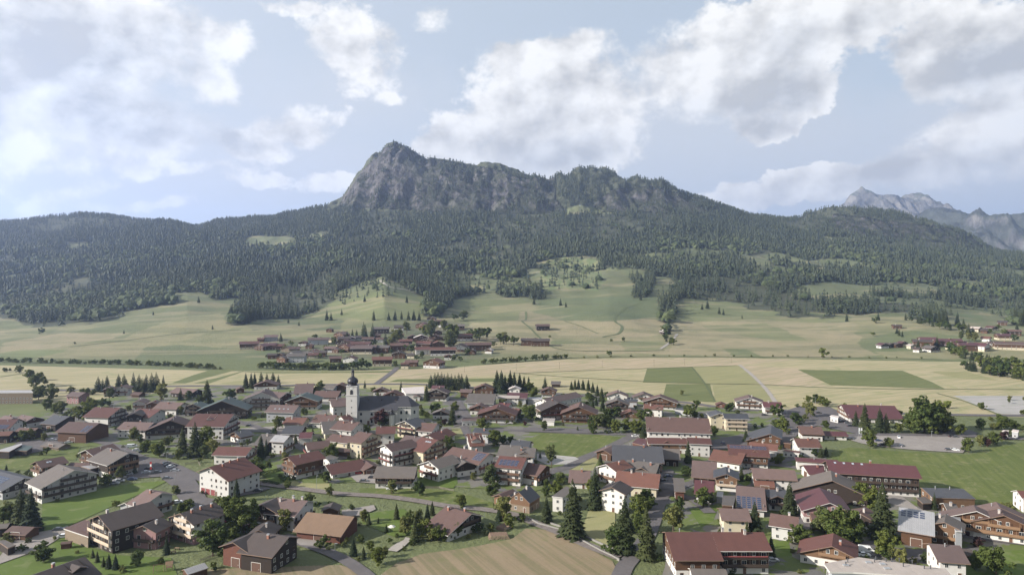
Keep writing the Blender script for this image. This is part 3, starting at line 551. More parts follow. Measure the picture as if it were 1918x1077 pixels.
def house(P1, P2, h, A, Bw, roof, low, up, label, name='house', cat='house', bal='', opts='', base=0.0, group=None):
    """P1,P2 ridge ends (world xy); A,Bw half widths left/right of the ridge direction"""
    A *= 1.07; Bw *= 1.07; O = {}
    for t in opts.split():
        k, _, v = t.partition('='); O[k] = v
    P1 = Vector(P1[:2]); P2 = Vector(P2[:2]); d = P2 - P1; L = d.length; P1 = P1 - d * .02; P2 = P2 + d * .02; d = P2 - P1; L = d.length; u = d / L; mid = (P1 + P2) / 2; ang = math.atan2(u.y, u.x)
    tn = float(O.get('pitch', T)); ov = float(O.get('ov', 1.1)); ov = min(ov, L * .12, min(A, Bw) * .2)
    root = empty(name, (mid.x, mid.y, base), ang, label, cat, group); far = (base > 1 or mid.y > 700)
    hl = L / 2; eA, eB = h - A * tn, h - Bw * tn
    eA = max(eA, 1.6); eB = max(eB, 1.6); tA, tB = (h - eA) / A, (h - eB) / Bw
    wx = hl - ov; yA, yB = A - ov, -(Bw - ov); zA, zB = h - tA * (A - ov) - .22, h - tB * (Bw - ov) - .22; zr = h - .24
    # walls: plaster storey, then the upper wall standing a little proud
    zl = float(O.get('zl', 2.9 if h > 6 else 0)); 
    if up == low: zl = 0
    b = MB(); bz = -2.5
    if zl > 0:
        zl = min(zl, zA - .3, zB - .3)
        b.box(-wx, wx, yB, yA, bz, zl, 0); e = .05
    else: e = 0; zl = bz
    b.prism([(yB - e, zl), (yA + e, zl), (yA + e, zA), (0, zr), (yB - e, zB)], -wx - e, wx + e, 1, 1)
    b.build('wall', [WALL[low], WALL[up]], root)
    th = .24; fw = 2 if (low in 'wcg' and rng.random() < .5) else 1
    if 'fasc' in O: fw = int(O['fasc'])
    rb = MB(); rb.prism([(-Bw, eB - th), (0, h - th), (A, eA - th), (A, eA), (0, h), (-Bw, eB)], -hl, hl, [3, 3, fw, 0, 0, fw], fw)
    ro = rb.build('roof', [ROOF[roof], FASC, FASCW, SOFF], root)
    # chimneys
    nch = int(O.get('ch', 1 if rng.random() < .75 and h > 5.5 else 0)); kinds = ['render', 'brick', 'pipe']
    for i in range(nch):
        x = (-.5 + (i + rng.uniform(.3, .8)) / (nch + .1)) * L * .8; y = rng.uniform(.6, min(2.5, A * .4)) * (1 if rng.random() < .4 else -1); kk = O.get('chk') or kinds[int(rng.integers(0, 3))]
        child('chimney', CHM[kk], ro, (x, y, h - tA * abs(y)))
    # solar panels / skylights on slope B (or A) : x0,x1,s0,s1 as fractions
    for key, me, sx, sy in (('solar', PANEL, 1.75, 1.1), ('sky', SKYLT, 0, 0)):
        if key in O:
            v = O[key].split(','); side = -1 if v[0] == 'B' else 1; x0, x1, s0, s1 = map(float, v[1:5]); W = Bw if side < 0 else A; tt = tB if side < 0 else tA; cs = math.cos(math.atan(tt)); S = W / cs
            if key == 'sky': nx, ny = int(v[5]), 1
            else: nx, ny = max(1, int((x1 - x0) * L / sx)), max(1, int((s1 - s0) * S / sy))
            for i in range(nx):
                for j in range(ny):
                    x = -hl + (x0 + (x1 - x0) * (i + .5) / nx) * L; s = (s0 + (s1 - s0) * (j + 1) / ny) * S
                    o = child('solar_panel' if key == 'solar' else 'skylight', me, ro, (x, side * s * cs, h - s * cs * tt + .05)); pr = math.atan(tt)
                    if side < 0: o.rotation_euler = (-(math.pi / 2 - pr), 0, 0)
                    else: o.rotation_euler = (-(math.pi / 2 - pr), 0, math.pi)
    # dormers on slope B: cross gables
    if 'dorm' in O:
        for v in O['dorm'].split(';'):
            q = v.split(','); xd = -hl + float(q[0]) * L; wd = float(q[1]); fr = float(q[2]); dm = MB(); sgn = -1; y1 = -Bw * fr; hz = h - .35 - float(q[3]) if len(q) > 3 else h - .35; t2 = .42; y0 = -(h - hz) / tB + 1.5
            for s in (-1, 1):
                e = hz - wd / 2 * t2
                dm.quad([(xd, y0, hz), (xd + s * wd / 2, y0, e), (xd + s * wd / 2, y1 - .7, e), (xd, y1 - .7, hz)] if s < 0 else [(xd, y1 - .7, hz), (xd + s * wd / 2, y1 - .7, e), (xd + s * wd / 2, y0, e), (xd, y0, hz)], 0)
                dm.quad([(xd, y1 - .7, hz), (xd + s * wd / 2, y1 - .7, e), (xd + s * wd / 2, y1 - .7, e - .25), (xd, y1 - .7, hz - .25)], 2)
            w2 = wd / 2 - .35; zb = h - tB * (-y1) - .3; dm.quad([(xd - w2, y1, zb), (xd + w2, y1, zb), (xd + w2, y1, hz - w2 * t2 - .05), (xd, y1, hz - .05), (xd - w2, y1, hz - w2 * t2 - .05)], 1)
            for s in (-1, 1): dm.quad([(xd + s * w2, y1, zb), (xd + s * w2, 0, h), (xd + s * w2, 0, hz - w2 * t2 - .05), (xd + s * w2, y1, hz - w2 * t2 - .05)], 1)
            do = dm.build('dormer', [ROOF[roof], WALL[up], FASC], ro)
            if not far and wd > 3: 
                pass
    # openings
    ca, sa = math.cos(ang), math.sin(ang); vx, vy = -mid.x, -mid.y
    faces = [('B', (0, yB, 0), 0, 2 * wx, zB, (sa, -ca)), ('A', (0, yA, 0), math.pi, 2 * wx, zA, (-sa, ca)), ('1', (-wx, (yA + yB) / 2, 0), -math.pi / 2, yA - yB, max(zA, zB), (-ca, -sa)), ('2', (wx, (yA + yB) / 2, 0), math.pi / 2, yA - yB, max(zA, zB), (ca, sa))]
    barn = 'barn' in O; nwin = O.get('win', ''); dn = math.hypot(vx, vy)
    for nm, c, rz, Lw, ze, nrm in faces:
        dot = (nrm[0] * vx + nrm[1] * vy) / dn
        if dot < (-.25 if mid.y < 420 else .08): continue
        if barn and nm not in nwin:
            if nm in ('B', '1') and Lw > 8 and mid.y < 500: child('barn_door', BARND, root, (c[0], c[1], 0), (0, 0, rz)) if nm == 'B' else child('barn_door', BARND, root, (c[0] - .06, c[1], 0), (0, 0, rz))
            continue
        fl = max(1, int((ze + .2) / 2.75)); sp = 2.9 if mid.y < 420 else (3.4 if mid.y < 600 else 4.4)
        if far: fl = min(fl, 2)
        n = max(1, int((Lw - 1.2) / sp)); hb = bal and (nm in bal)
        for f in range(fl):
            z0 = .85 + f * 2.75
            if z0 + 1.35 > ze: break
            out = .052 if (z0 > zl > 0) else .0
            for i in range(n):
                if rng.random() < .10: continue
                off = -Lw / 2 + Lw * (i + .5) / n + rng.uniform(-.15, .15); isd = hb and f > 0 and i % 2 == 0; fk = 'w' if rng.random() < .8 else 'b'
                door = f == 0 and i == n // 2 and nm in ('B', '1') and not far
                me = DOOR if door else (WIN[('d', 'w')] if isd else WIN[('n', fk)]); zz = 0 if door else (z0 - .75 if isd else z0)
                lx = c[0] + math.cos(rz) * off + math.sin(rz) * out; ly = c[1] + math.sin(rz) * off - math.cos(rz) * out
                child('door' if door else 'window', me, root, (lx, ly, zz), (0, 0, rz))
            if hb and f > 0:
                Lb = Lw - .6; child('balcony', balcony_mesh(Lb, 1.15, O.get('bc', 'k' if up in 'k' else 'b'), (rng.random() < .10 and mid.y < 500)), root, (c[0] + math.sin(rz) * .05, c[1] - math.cos(rz) * .05, z0 - .85), (0, 0, rz))
        if nm in '12' and h - ze > 1.9:      # gable window and its balcony
            zg = max(ze, .85 + fl * 2.75) - .1; zg = min(zg, h - 2.2)
            for off in ((-1.3, 1.3) if h - ze > 2.6 and Lw > 9 else (0,)):
                child('window', WIN[('n', 'w')], root, (c[0] + (-.055 if nm == '1' else .055), off, zg), (0, 0, rz))
            if hb and h - ze > 2.3 and mid.y < 560: child('balcony', balcony_mesh(Lw * .5, 1.0, O.get('bc', 'k' if up in 'k' else 'b'), False), root, (c[0] + (-.05 if nm == '1' else .05), 0, zg - .9), (0, 0, rz))
        if 'garage' in O and nm in O['garage']:
            for i in range(3): child('garage_door', GATER if 'red' in O else GATE, root, (c[0] + math.cos(rz) * (-Lw / 2 + 2.5 + i * 3.3) + math.sin(rz) * .07, c[1] + math.sin(rz) * (-Lw / 2 + 2.5 + i * 3.3) - math.cos(rz) * .07, 0), (0, 0, rz))
    PLACED.append((mid.x, mid.y, max(L, A + Bw) / 2)); return root, ro
def flat(pts, h, roof, wall, label, name='flat_roofed_building', cat='building', glass=False, par=.35, ins=.5, fl=None):
    """pts: outline of the roof in world xy, any order round"""
    c = sum((Vector(p[:2]) for p in pts), Vector((0, 0))) / len(pts); P = [Vector(p[:2]) - c for p in pts]
    ar = sum(P[i].x * P[(i + 1) % len(P)].y - P[(i + 1) % len(P)].x * P[i].y for i in range(len(P)))
    if ar < 0: P.reverse()
    root = empty(name, (c.x, c.y, 0), 0, label, cat); n = len(P)
    def ring(b, s, z0, z1, m, top, tm):
        Q = [p - p.normalized() * s for p in P]; a = len(b.v); b.v += [(p.x, p.y, z0) for p in Q] + [(p.x, p.y, z1) for p in Q]
        for i in range(n): j = (i + 1) % n; b.f.append((a + i, a + j, a + n + j, a + n + i)); b.m.append(m)
        b.f.append(tuple(a + n + i for i in range(n))); b.m.append(tm)
        b.f.append(tuple(a + i for i in reversed(range(n)))); b.m.append(m)
    b = MB(); ring(b, ins, -1.5, h - par - .02, 0, True, 0); b.build('wall', [WALL[wall]], root)
    b = MB(); ring(b, 0, h - par, h, 1, True, 0); ro = b.build('roof', [ROOF[roof], FASC if wall in 'obkr' else FASCW], root)
    for i in range(n):
        p = P[i] - P[i].normalized() * ins; q_ = P[(i + 1) % n] - P[(i + 1) % n].normalized() * ins; d = q_ - p; L = d.length; nr = Vector((d.y, -d.x)).normalized(); mm = (p + q_) / 2
        if nr.dot(-(c + mm)) < 0 or L < 3: continue
        rz = math.atan2(d.y, d.x)
        for f in range(fl if fl is not None else max(1, int((h - .5) / 2.9))):
            k = max(1, int(L / 2.6))
            for j in range(k):
                w = p + d * (j + .5) / k + nr * .02; child('window', WIN[('d' if glass else 'n', 'w')], root, (w.x, w.y, (.3 if glass else .9) + f * 2.9), (0, 0, rz))
    PLACED.append((c.x, c.y, max(p.length for p in P))); return root, ro
# ------------------------------------------------------------------ the village, building by building
# tile | ridge end | ridge end (or gW,L,turn for a gable that faces the camera) | ridge height | half width far/left | half width near/right (e = eave seen at this row) | roof | lower wall | upper wall | balconies on | options | label
TILE = {c + str(i): ((0, 320, 640, 960, 1280, 1598)[i], y) for c, y in (('B', 897), ('M', 787), ('T', 680)) for i in range(6)}
ROWS_T = """
B0|1110,405|1690,250|12.5|9|9|dk|k|k|1|zl=0 ch=2 chk=render bc=l|tall dark-boarded hotel with pale balcony rows, beside the gravel drive|hotel
B0|1600,520|1800,425|8.8|5.5|5.5|dk|p|p|1B|bc=k|pink chalet with dark gabled roof joined to the tall dark hotel|chalet
B1|110,380|490,258|11|9|7.5|dk|p|w|1|ch=3 chk=brick bc=l|dark-roofed chalet with three brick chimneys behind the round maple|chalet
B0|250,1110|940,870|9|8|9|dk|k|k||dorm=.75,5,.55|dark roof with pale ridge flashing cut off by the bottom edge|farmhouse
M0|-200,520|268,640|8|7|9|sl|g|k|B|solar=B,.1,.8,.2,.7|slate-roofed building with solar panels at the left edge|building
B0|-60,505|110,492|4.5|4|e545|gy|k|k||barn=1|low grey hut under the tall spruces at the left edge|shed
B0|140,520|385,535|4.2|3|4|br|b|b||barn=1|brown open shed with orange end wall beside tall spruces|shed
B0|1652,112|1815,152|9|6|9|mv|w|w|2B|fasc=2|white chalet with dark balconies behind the tall dark hotel|chalet
B0|1400,265|1530,215|5|3.5|4|br|g|g||ch=1|small grey annex with chimney behind the tall dark hotel|annex
M0|660,490|835,556|12.2|10|13|gy|w|w|2B|zl=0 ch=1 bc=k|long grey-roofed hotel with arched ground floor facing the lawn|hotel
M0|400,460|705,400|8|6|6|br|w|b|1|sky=B,.3,.5,.3,.5,2|brown-roofed chalet with a pale roof patch, left of the grey-roofed hotels|chalet
M0|962,330|1262,262|9|6|6|br|w|b|1||brown-roofed chalet just behind the grey-roofed hotel by the car park|chalet
M0|1212,305|1440,364|11|6|10|gy|w|k|2|bc=o zl=2.8 ch=2|grey-roofed dark-boarded hotel with honey balconies beside the car park|hotel
M0|800,470|1040,478|5|4|e510|br|k|k|||low brown connecting roof between the two grey-roofed hotels|annex
M0|540,238|735,262|3.2|4|e300|gy|l|l||barn=1|low moss green hut on the sloping meadow|hut
T0|60,585|150,610|7|6|6|mv|w|b||| mauve-roofed house at left edge, farther of the pair by the meadow|house
T0|250,575|390,600|7|7|6|mv|w|b|||mauve-roofed house right of the farther one by the left meadow|house
T0|-20,630|208,624|9.5|7|e735|rd|w|w||solar=B,.2,.85,.55,.95|red-roofed house with solar panels at the left edge|house
T0|-30,765|150,760|6.5|6|e810|or|k|k|||orange brown roofed low house below the solar-panelled red roof|house
T0|220,722|425,726|6.5|5|e760|br|k|k|||small brown-roofed dark hut behind the round tree near the left edge|hut
T0|612,578|780,594|8.5|5|e680|sl|k|k||barn=1|grey sheet-roofed barn with dark timber gable|barn
T0|780,654|1110,668|10.5|9|e770|br|b|b||barn=1 solar=B,.72,.96,.3,.9|large brown timber barn with solar panels on its roof|barn
T0|1072,490|1350,499|11.5|8|e600|rd|w|w|2|bc=k ch=2|large white hotel with red roof and balconied gable, left part of village|hotel
T0|g10,14,.1,1500,560|8.5|||dk|w|k|1|g|small dark-gabled house in front of a red-roofed white house|house
T0|1560,505|1795,522|8.5|6|e600|rd|w|w|||white house with broad red roof right of the dark-gabled house|house
T0|g10,11,.15,1552,420|7.5|||mv|w|w|1|g|small white gabled house, left one of the pair on the meadow edge|house
T0|g10,11,.1,1705,436|7.5|||mv|w|b|1|g|mauve-roofed gabled house, right one of the pair on the meadow edge|house
T0|1800,432|2060,440|8|7|e510|mv|w|w|||white house under a wide mauve roof in front of a tall spruce|house
T0|1400,655|1722,664|8.5|6|e745|mv|w|w|2|dorm=.3,3,.5,1;.52,3,.5,1|white house with two small dormers beside the balconied hotel|house
T0|g9,9,0,1220,272|8|||br|w|b|1|g|white chalet with brown gable in front of field spruces|chalet
T0|g11,10,.2,1362,255|8.5|||mv|w|w|1|g|wide white chalet right of the brown-gabled one under field spruces|chalet
T0|1500,322|1600,326|4|4|4|br|b|b||barn=1|small brown hut under the field spruces|hut
T0|812,318|960,326|8.5|5|e372|mv|p|p|||pinkish tall house at the edge of the fields by the hedge trees|house
T1|g28,16,.05,-8,640|11.5|||br|w|k|1|g ch=2 bc=k|wide dark-balconied hotel gable with white columns|hotel
T1|290,565|702,568|13.5|9|e705|rd|w|w|2|bc=k ch=2 dorm=.5,5,.5,1|big white hotel with red roof and dark balconied gable|hotel
T1|g33,18,.12,570,422|13.5|||gn|k|k|1|g bc=k ch=1|broad green metal roofed hotel with dark gable|hotel
T1|g13,12,.3,245,458|9|||gn|k|k|1|g|small green-roofed house left of the broad green roof|house
T1|70,272|300,292|7|6|e335|mv|k|k|||mauve-roofed house half hidden behind spruces at the field edge|house
T1|g20,13,.1,1058,203|8|||br|w|b|1|g|brown-roofed chalet standing nearest the fields, left of the four thin spruces|chalet
T1|g7,8,-.2,780,276|5|||br|b|b||g|small brown hut left of the balconied white hotel|hut
T1|g27,17,.08,1010,326|14|||mv|w|w|1|g bc=k ch=2|large white hotel with dark timber centre and mauve gable|hotel
T1|1060,306|1300,330|12|6|e378|mv|w|b|2|ch=1|mauve-roofed rear wing of the large white hotel|house
T1|1400,232|1604,226|9|6|e335|mv|w|g|||large dull mauve roof near the field edge left of the round tree|building
T1|1740,244|1855,247|6.5|5|e290|gy|g|g|||grey roof right of the round tree near the field edge|house
T1|g10,12,.1,1890,236|7|||br|b|b||g|brown gabled house behind the long barn near the road|house
T1|1630,308|1902,310|7.5|5|e378|br|w|k||barn=1|long brown barn with pale doors left of the church tower|barn
T1|g24,17,.15,1462,366|11|||gn|w|b|1|g ch=2|grey green roofed chalet with brown timber gable|chalet
T1|1150,400|1320,395|7|5|e440|sl|g|g|||small slate roof beside the large white hotel|house
T1|1122,464|1432,470|11|6|e548|mv|g|g||sky=B,.2,.8,.5,.6,4|pale grey school-like house with rows of windows|building
T1|1782,398|1985,384|11|6|e478|mv|w|w||ch=1|white three-storey house left of the church tower|house
T1|1302,604|1530,610|6.5|5|e680|or|w|c|||orange-roofed low house in front of the pale grey building|house
T1|1640,572|1862,580|7.5|6|e665|br|w|c|2|dorm=.1,5,.6,1|dark mauve roofed house with cream gable near the church|house
T1|1690,655|1990,632|9|8|e770|gy|c|w|B|ch=3 bc=l|long grey-roofed inn with pale terrace wall|inn
T1|1290,702|1500,704|7.5|6|e790|sl|w|k|||slate-roofed house in front of the orange-roofed one|house
T1|1450,774|1592,770|7|5|e838|mr|w|w|||small maroon-roofed white house among the grey roofs|house
T1|712,774|868,742|6.5|6|6|sl|w|b|1|ch=1|low slate-roofed house with orange timber gable|house
T1|1172,802|1332,810|9.5|6|e880|mt|w|w|2|dorm=.3,4,.5,1|white house with pale metal roof|house
T1|1022,790|1170,795|9|8|e915|gy|k|k||barn=1|grey-brown barn roof joined to the pale metal roofed house|barn
M1|540,292|908,300|8|6|e390|rd|w|w|2|ch=2 dorm=.4,3,.5,1;.6,3,.5,1|low red-roofed house behind the big white hotel with garages|house
M1|1512,250|1772,222|8.5|6|6.5|br|c|w|1|bc=b|brown-roofed chalet with cream gable behind the red-roofed one|chalet
M1|1312,408|1645,336|10.5|6|7|rd|w|b|1B|ch=1 bc=b|red-roofed chalet with white balconied gable beside the clipped hedge|chalet
M1|1735,498|2130,432|5.5|7|8|rd|w|w|||long low red-roofed house with garage yard|house
M2|232,428|352,505|4.5|4|5|br|o|o||garage=2|garage wing with orange wooden wall and red car outside|garage
M1|432,522|812,412|13|8|12|rd|w|w||zl=0 ch=3 chk=brick garage=1 red=1 bc=b fasc=1|big white hotel with broad red roof and red garage doors|hotel
M2|402,512|842,516|8.5|6|e640|gy|w|k|B|zl=2.7 ch=0|grey-roofed farmhouse with dark boards above white ground floor|farmhouse
M2|978,455|1232,385|9.5|8|6.5|gy|w|w|1|ch=1 bc=b|white chalet with grey-brown roof and long left verge|chalet
M2|1235,384|1395,465|7.5|6|5|gy|w|k|||grey-brown wing behind the white chalet with long verge|house
M2|482,270|782,210|11.5|6|6.5|br|w|w|1B|ch=1 bc=k|white chalet with dark brown roof and balconies on two sides|chalet
M2|902,186|1078,218|12|8|11|rd|c|c|2|zl=0 sky=B,.45,.8,.1,.3,3|cream three-storey house with bright red roof|house
M2|720,163|892,186|11|6|9|mv|w|w|||mauve-roofed block joined to the cream house with bright red roof|house
T2|392,710|604,704|9.5|7|e785|rd|w|w||ch=2|red-roofed house in front of the churchyard|house
T2|192,764|345,784|13|9|9|br|c|c|2|zl=0 ch=1|tall cream inn with red timber gable|inn
T2|705,645|852,605|11|7|8|sl|c|c|1B|ch=1 bc=k|blue-grey roofed inn with dark balconies below the church choir|inn
T2|902,664|1072,675|9|6|e760|br|w|w|2||brown-roofed white house right of the blue-grey roofed inn|house
T2|962,800|1175,728|8|6|7|rd|w|w|1||red-roofed chalet above the cream three-storey house|chalet
T2|1402,790|1562,782|9|6|e920|or|w|w||dorm=.5,6,.75,.5|house with faded orange roof and wide dormer|house
T2|1500,722|1682,740|8|6|e780|sl|g|g|||dark slate roof behind the faded orange roof|house
M2|1252,297|1655,367|9.5|5|e450|br|w|w|2|solar=B,.72,.95,.1,.7 ch=2|brown-roofed house with blue solar panels, right of the white chalet|house
M2|1782,272|2010,284|8.5|6|e400|gy|w|g|||wide grey roof behind the balconied apartment house|house
M2|1775,395|2070,420|12|6|e525|rd|w|w|B|solar=B,.1,.8,.3,.8 bc=b ch=1|apartment house with brown balcony rows and roof panels|apartment house
M3|172,468|380,506|8.5|5|e600|br|w|b|2||brown-roofed house right of the balconied apartment house|house
M3|22,302|262,312|8|6|e400|gy|w|w||dorm=.5,6,.7,.6|white house with gabled dormer beside the stone yard|house
M3|0,218|205,232|8|6|e290|sl|g|g||ch=1|dark slate-roofed house left of the mown village meadow|house
M3|70,802|188,732|8.5|4|5|sl|l|o||pitch=.75 ch=1 ov=.3|new timber house with steep slate roof and orange side wall|house
B2|1765,170|1915,110|5|4|5|br|o|o|1|ch=0|small brown-roofed garage with orange timber gable|garage
B2|1880,180|1990,130|6|4|4|sl|l|l||pitch=.6|narrow slatted timber house at left of the new timber house|house
M3|642,552|872,562|6.5|6|e690|mv|w|k|||wide mauve-roofed shed behind the two tallest spruces|shed
M3|1052,492|1240,440|9.5|6|6|or|w|w|1B|zl=0|orange-roofed white house with dark red ground floor|house
M3|1122,275|1668,292|10.5|10|e460|sl|k|k||barn=1 ch=2|large slate-roofed barn beside the meadow road|barn
M3|1015,330|1128,275|6|5|5|mv|b|b||barn=1|low brown-roofed lean-to at the left end of the slate barn|shed
M3|1672,312|1872,322|7.5|6|e430|gy|k|k|B||dark timber house at the right end of the slate barn|house
M3|1292,442|1642,482|8.5|6|e590|gy|w|k||dorm=.55,7,.7,.8 ch=3|grey-roofed house with cross gable and chimneys|house
M3|1182,562|1650,602|8.5|6|e735|or|c|c||ch=2|long cream house with faded red roof behind the round maples|house
M3|1112,748|1205,676|11|5.5|6|dk|w|w||zl=0 ch=1|white house with steep dark roof on the spruce lawn|house
M3|1802,642|1920,648|8|5|e790|gy|r|r|||brick red timber house with grey-brown roof by the lane|house
M4|130,664|346,682|8|5|e820|mr|w|w|||maroon-roofed white house right of the brick red timber house|house
T3|1502,598|2185,618|14.5|8|e770|br|w|w||ch=4 zl=0|very large white hotel with long brown red roof|hotel
T4|-400,832|290,840|8|4|e905|rd|w|o||ch=1 dorm=.3,7,.7,.5|long lower red-roofed wing with timber dormer|wing
M4|40,190|300,200|9.5|5|e262|rd|w|w|||tall white end block with small square windows|building
T4|444,560|712,566|10.5|6|e622|sl|c|c|B|ch=0 bc=l|cream house with slate roof and glazed ground floor|house
T4|g12,12,-.1,404,560|10.5|||sl|c|c||g|slate-roofed cross wing of the cream house|house
T4|g20,14,.05,742,386|9|||mv|w|w|1|g bc=b|white double-balcony chalet at the field edge|chalet
T4|882,430|1092,436|8.5|5|e495|mr|w|w|B|bc=b|white house with maroon roof at the field edge by the farm track|house
T4|g8,7,.1,422,446|4|||rd|r|r||g|small red hut left of the white double-balcony chalet|hut
M4|975,150|988,60|8.5|13|6|sl|b|b|||slate-roofed timber hall with wide left slope|hall
T4|1290,702|1542,712|7.5|5|e792|br|w|b|||brown-roofed white house beside the maroon garages|house
T4|1550,758|1815,766|4.5|4|e812|mr|w|w|||row of white garages under a maroon roof|garage
M4|1238,200|1500,206|8.5|6|e300|or|w|w||ch=1|white house with faded orange roof next to the green meadow|house
M4|750,240|1060,272|8|6|e325|or|w|w||dorm=.55,6,.8,.4|faded red roof with cross gable behind the solar-panelled chalet|house
M4|500,268|940,292|10|6|e395|rd|w|b|B|solar=B,.05,.95,.03,.34 bc=b dorm=.66,4,.5,1|red-roofed chalet with a long row of blue solar panels|chalet
M4|345,322|692,370|7.5|6|e458|or|w|b||ch=1|faded red roof in front of the solar-panelled chalet|house
M4|102,446|372,466|8.5|7|e635|mv|k|k||barn=1 ch=0|plain brown barn roof beside the lane|barn
M4|g11,13,.1,482,600|8.5|||sl|w|o|1|g bc=l|new chalet with slate roof and orange timber gable|chalet
M4|768,530|1240,556|8.5|6|e655|mv|w|w||ch=0|long white farmhouse with arched doors and mauve roof|farmhouse
M4|785,625|1005,640|5.5|1.5|e735|or|r|r||barn=1 ov=.2|orange tiled lean-to on the long white farmhouse|shed
M4|1262,412|1722,444|6|3|e470|mr|w|w|||long narrow maroon-roofed white outbuilding|outbuilding
M4|1342,500|1562,500|6|4|e600|mr|w|w||barn=1|short maroon sheet-roofed building behind the grey-brown gable|outbuilding
M5|-290,452|682,508|12.5|9|e612|mr|w|k|B|zl=2.9 sky=B,.05,.45,.1,.2,4 ch=1|very long farmhouse with maroon sheet roof at the green meadow|farmhouse
M4|1668,672|1652,562|10.5|16|14|gy|k|k|||broad grey-brown gabled barn left of the long maroon roof|barn
B4|1640,262|1525,95|9.5|10|8|mr|w|p|||maroon sheet-roofed house in front of the broad grey-brown barn|house
B4|402,322|722,336|8|5|e460|mv|c|c||ch=1|cream house with mauve roof above the large red-roofed farmhouse|house
B4|592,70|906,96|9|6|e325|mv|w|w||solar=B,.0,.85,.45,.95 ch=0 pitch=.42|white house with mauve roof and dark solar field on its lower half|house
B4|912,112|1152,122|8|6|e200|sl|w|k|B|dorm=.45,7,1.05,.6|slate-roofed white house with cross gable beside a spruce|house
B4|982,380|1292,425|8|5|e535|br|w|w||ch=1|brown-roofed white house behind the small lawn|house
B4|-195,590|320,590|11.5|9|e890|rd|w|b||zl=3 ch=1 chk=pipe|left half of the large red-roofed farmhouse, with the deeper eave|farmhouse
B4|320.5,590.5|888,592|11.5|9|e792|rd|w|k|B|zl=2.9 ch=2 bc=k|right half of the large red-roofed farmhouse, with dark balconies|farmhouse
B4|80,1000|470,1008|5|3|e1045|gy|w|w||dorm=.45,5,.9,.4|small grey-roofed porch building before the large red roof|annex
B4|1665,748|1683,606|8|10.5|7.5|rd|w|o|1|bc=o|red-brown chalet with glazed gable at the lower right|chalet
B5|850,718|1192,742|8.8|5|e925|mv|w|w||zl=0 ch=1|white house with brown-mauve roof behind the grey flat roof|house
B5|520,312|905,370|10|6|14|mt|b|b||barn=1 solar=B,.05,.75,.08,.36 pitch=.3|timber barn with pale metal roof and blue solar panels|barn
B5|1022,480|1040,392|9|5.5|6|gy|b|o|1|bc=o|narrow chalet with honey balconies beside the solar-panelled barn|chalet
B5|1385,356|1350,288|10.5|11|9|mv|w|b|1|bc=o zl=3|left twin chalet with honey balconies at the right edge|chalet
B5|1690,404|1655,328|10.5|10|11|br|w|b|1|bc=o zl=3|right twin chalet with honey balconies at the right edge|chalet
B5|1650,320|1602,254|10|11|12|mv|w|b||| third gable behind the twin chalets at the right edge|chalet
B5|1012,266|1150,276|7.5|4|e378|gy|w|b|||grey-brown roof left of the twin chalets|house
B5|780,100|1232,112|6.5|1.5|e208|sl|o|o||ch=2 chk=pipe pitch=.15|modern orange timber house with low grey roof|house
B5|1832,124|1985,134|8|5|e215|rd|w|w|||red-roofed white house cut by the right edge|house
B5|60,372|142,312|8|6|6|br|w|k|||dark timber house with small white windows behind the tall yellow green spruce|house
T5|-130,462|452,476|9.5|8|e610|mr|w|w|1|ch=2|wide red-roofed inn with white gable by the parking lot|inn
T3|435,200|540,202|5|4|e236|gy|k|k||barn=1|lone dark hay barn on the mown field|hut
T3|g13,11,.1,402,281|8|||br|w|b|1|g|brown chalet standing behind the long pale school block|chalet
T3|340,396|702,322|9.5|8|7|mv|c|w|||long pale school block with window bands and mauve roof|school
T3|-50,328|172,334|8.5|5|e390|mr|g|g||barn=1|grey-walled hall with maroon roof left of the school block|hall
T3|g10,9,.1,20,268|8|||wt|w|w||g|small white-verged gable behind the grey-walled hall|house
T3|g25,15,-.3,518,440|12|||dk|w|b|1|g bc=b ch=1|wide timber and white chalet left of the carved wooden inn|chalet
T3|g24,18,.1,742,487|11.5|||br|b|b|1|g bc=k ch=1|large carved wooden inn with dark balconies facing the mown meadow|inn
T3|-40,500|84,510|6|5|e568|or|b|b|||small orange-roofed house left of the round trees|house
T3|g17,12,.1,1172,325|7|||mv|w|w|1|g|white bungalow with grey gable, left of the two at the field edge|bungalow
T3|g17,12,.05,1470,341|7|||mv|w|w|1|g|white bungalow with grey gable, right of the two at the field edge|bungalow
T3|g25,13,.12,1652,376|10|||br|w|b|1|g bc=b|wide brown-gabled house at the field edge right of the bungalows|house
T3|1482,456|1692,468|8|5|e512|or|w|w||dorm=.75,6,.8,.4|orange-roofed house in front of the wide brown gable|house
T3|g17,12,.1,1172,415|9|||gy|w|k|1|g|grey-gabled dark house left of the orange roof behind trees|house
T3|g15,10,.0,1330,536|5.5|||or|o|o||g|low orange-tiled cottage behind the row of round trees|cottage
T3|1262,398|1402,404|6|4|e430|sl|g|g|||small slate roof between the bungalows|house
T2|g17,13,.2,1062,290|10|||br|w|k|1|g bc=k|brown-roofed chalet with white balcony front, right of the church|chalet
T2|1020,248|1152,252|6.5|4|e286|mr|w|w|||small maroon roof behind the chalet right of the church|house
T2|g17,11,.1,1592,243|8|||br|b|b||g|brown-gabled house at the field edge above the grey hall|house
T2|1335,288|1468,292|6.5|5|e325|mv|b|b|||low mauve roof left of the brown-gabled house at the field edge|house
T2|1428,338|1726,344|9.5|6|e445|gy|g|g||win= ch=0|grey-walled hall with plain grey roof|hall
T2|1762,360|1990,364|7|5|e392|lt|w|w||ch=0|white low building with pale roof beside the grey hall|building
T2|g15,10,.1,1542,470|7.5|||br|w|b|1|g|small brown-gabled chalet left of the broad balconied inn|chalet
T2|g26,17,.12,1732,504|10.5|||rd|w|b|1|g bc=k ch=1|broad balconied inn with brown red roof at the mown meadow|inn
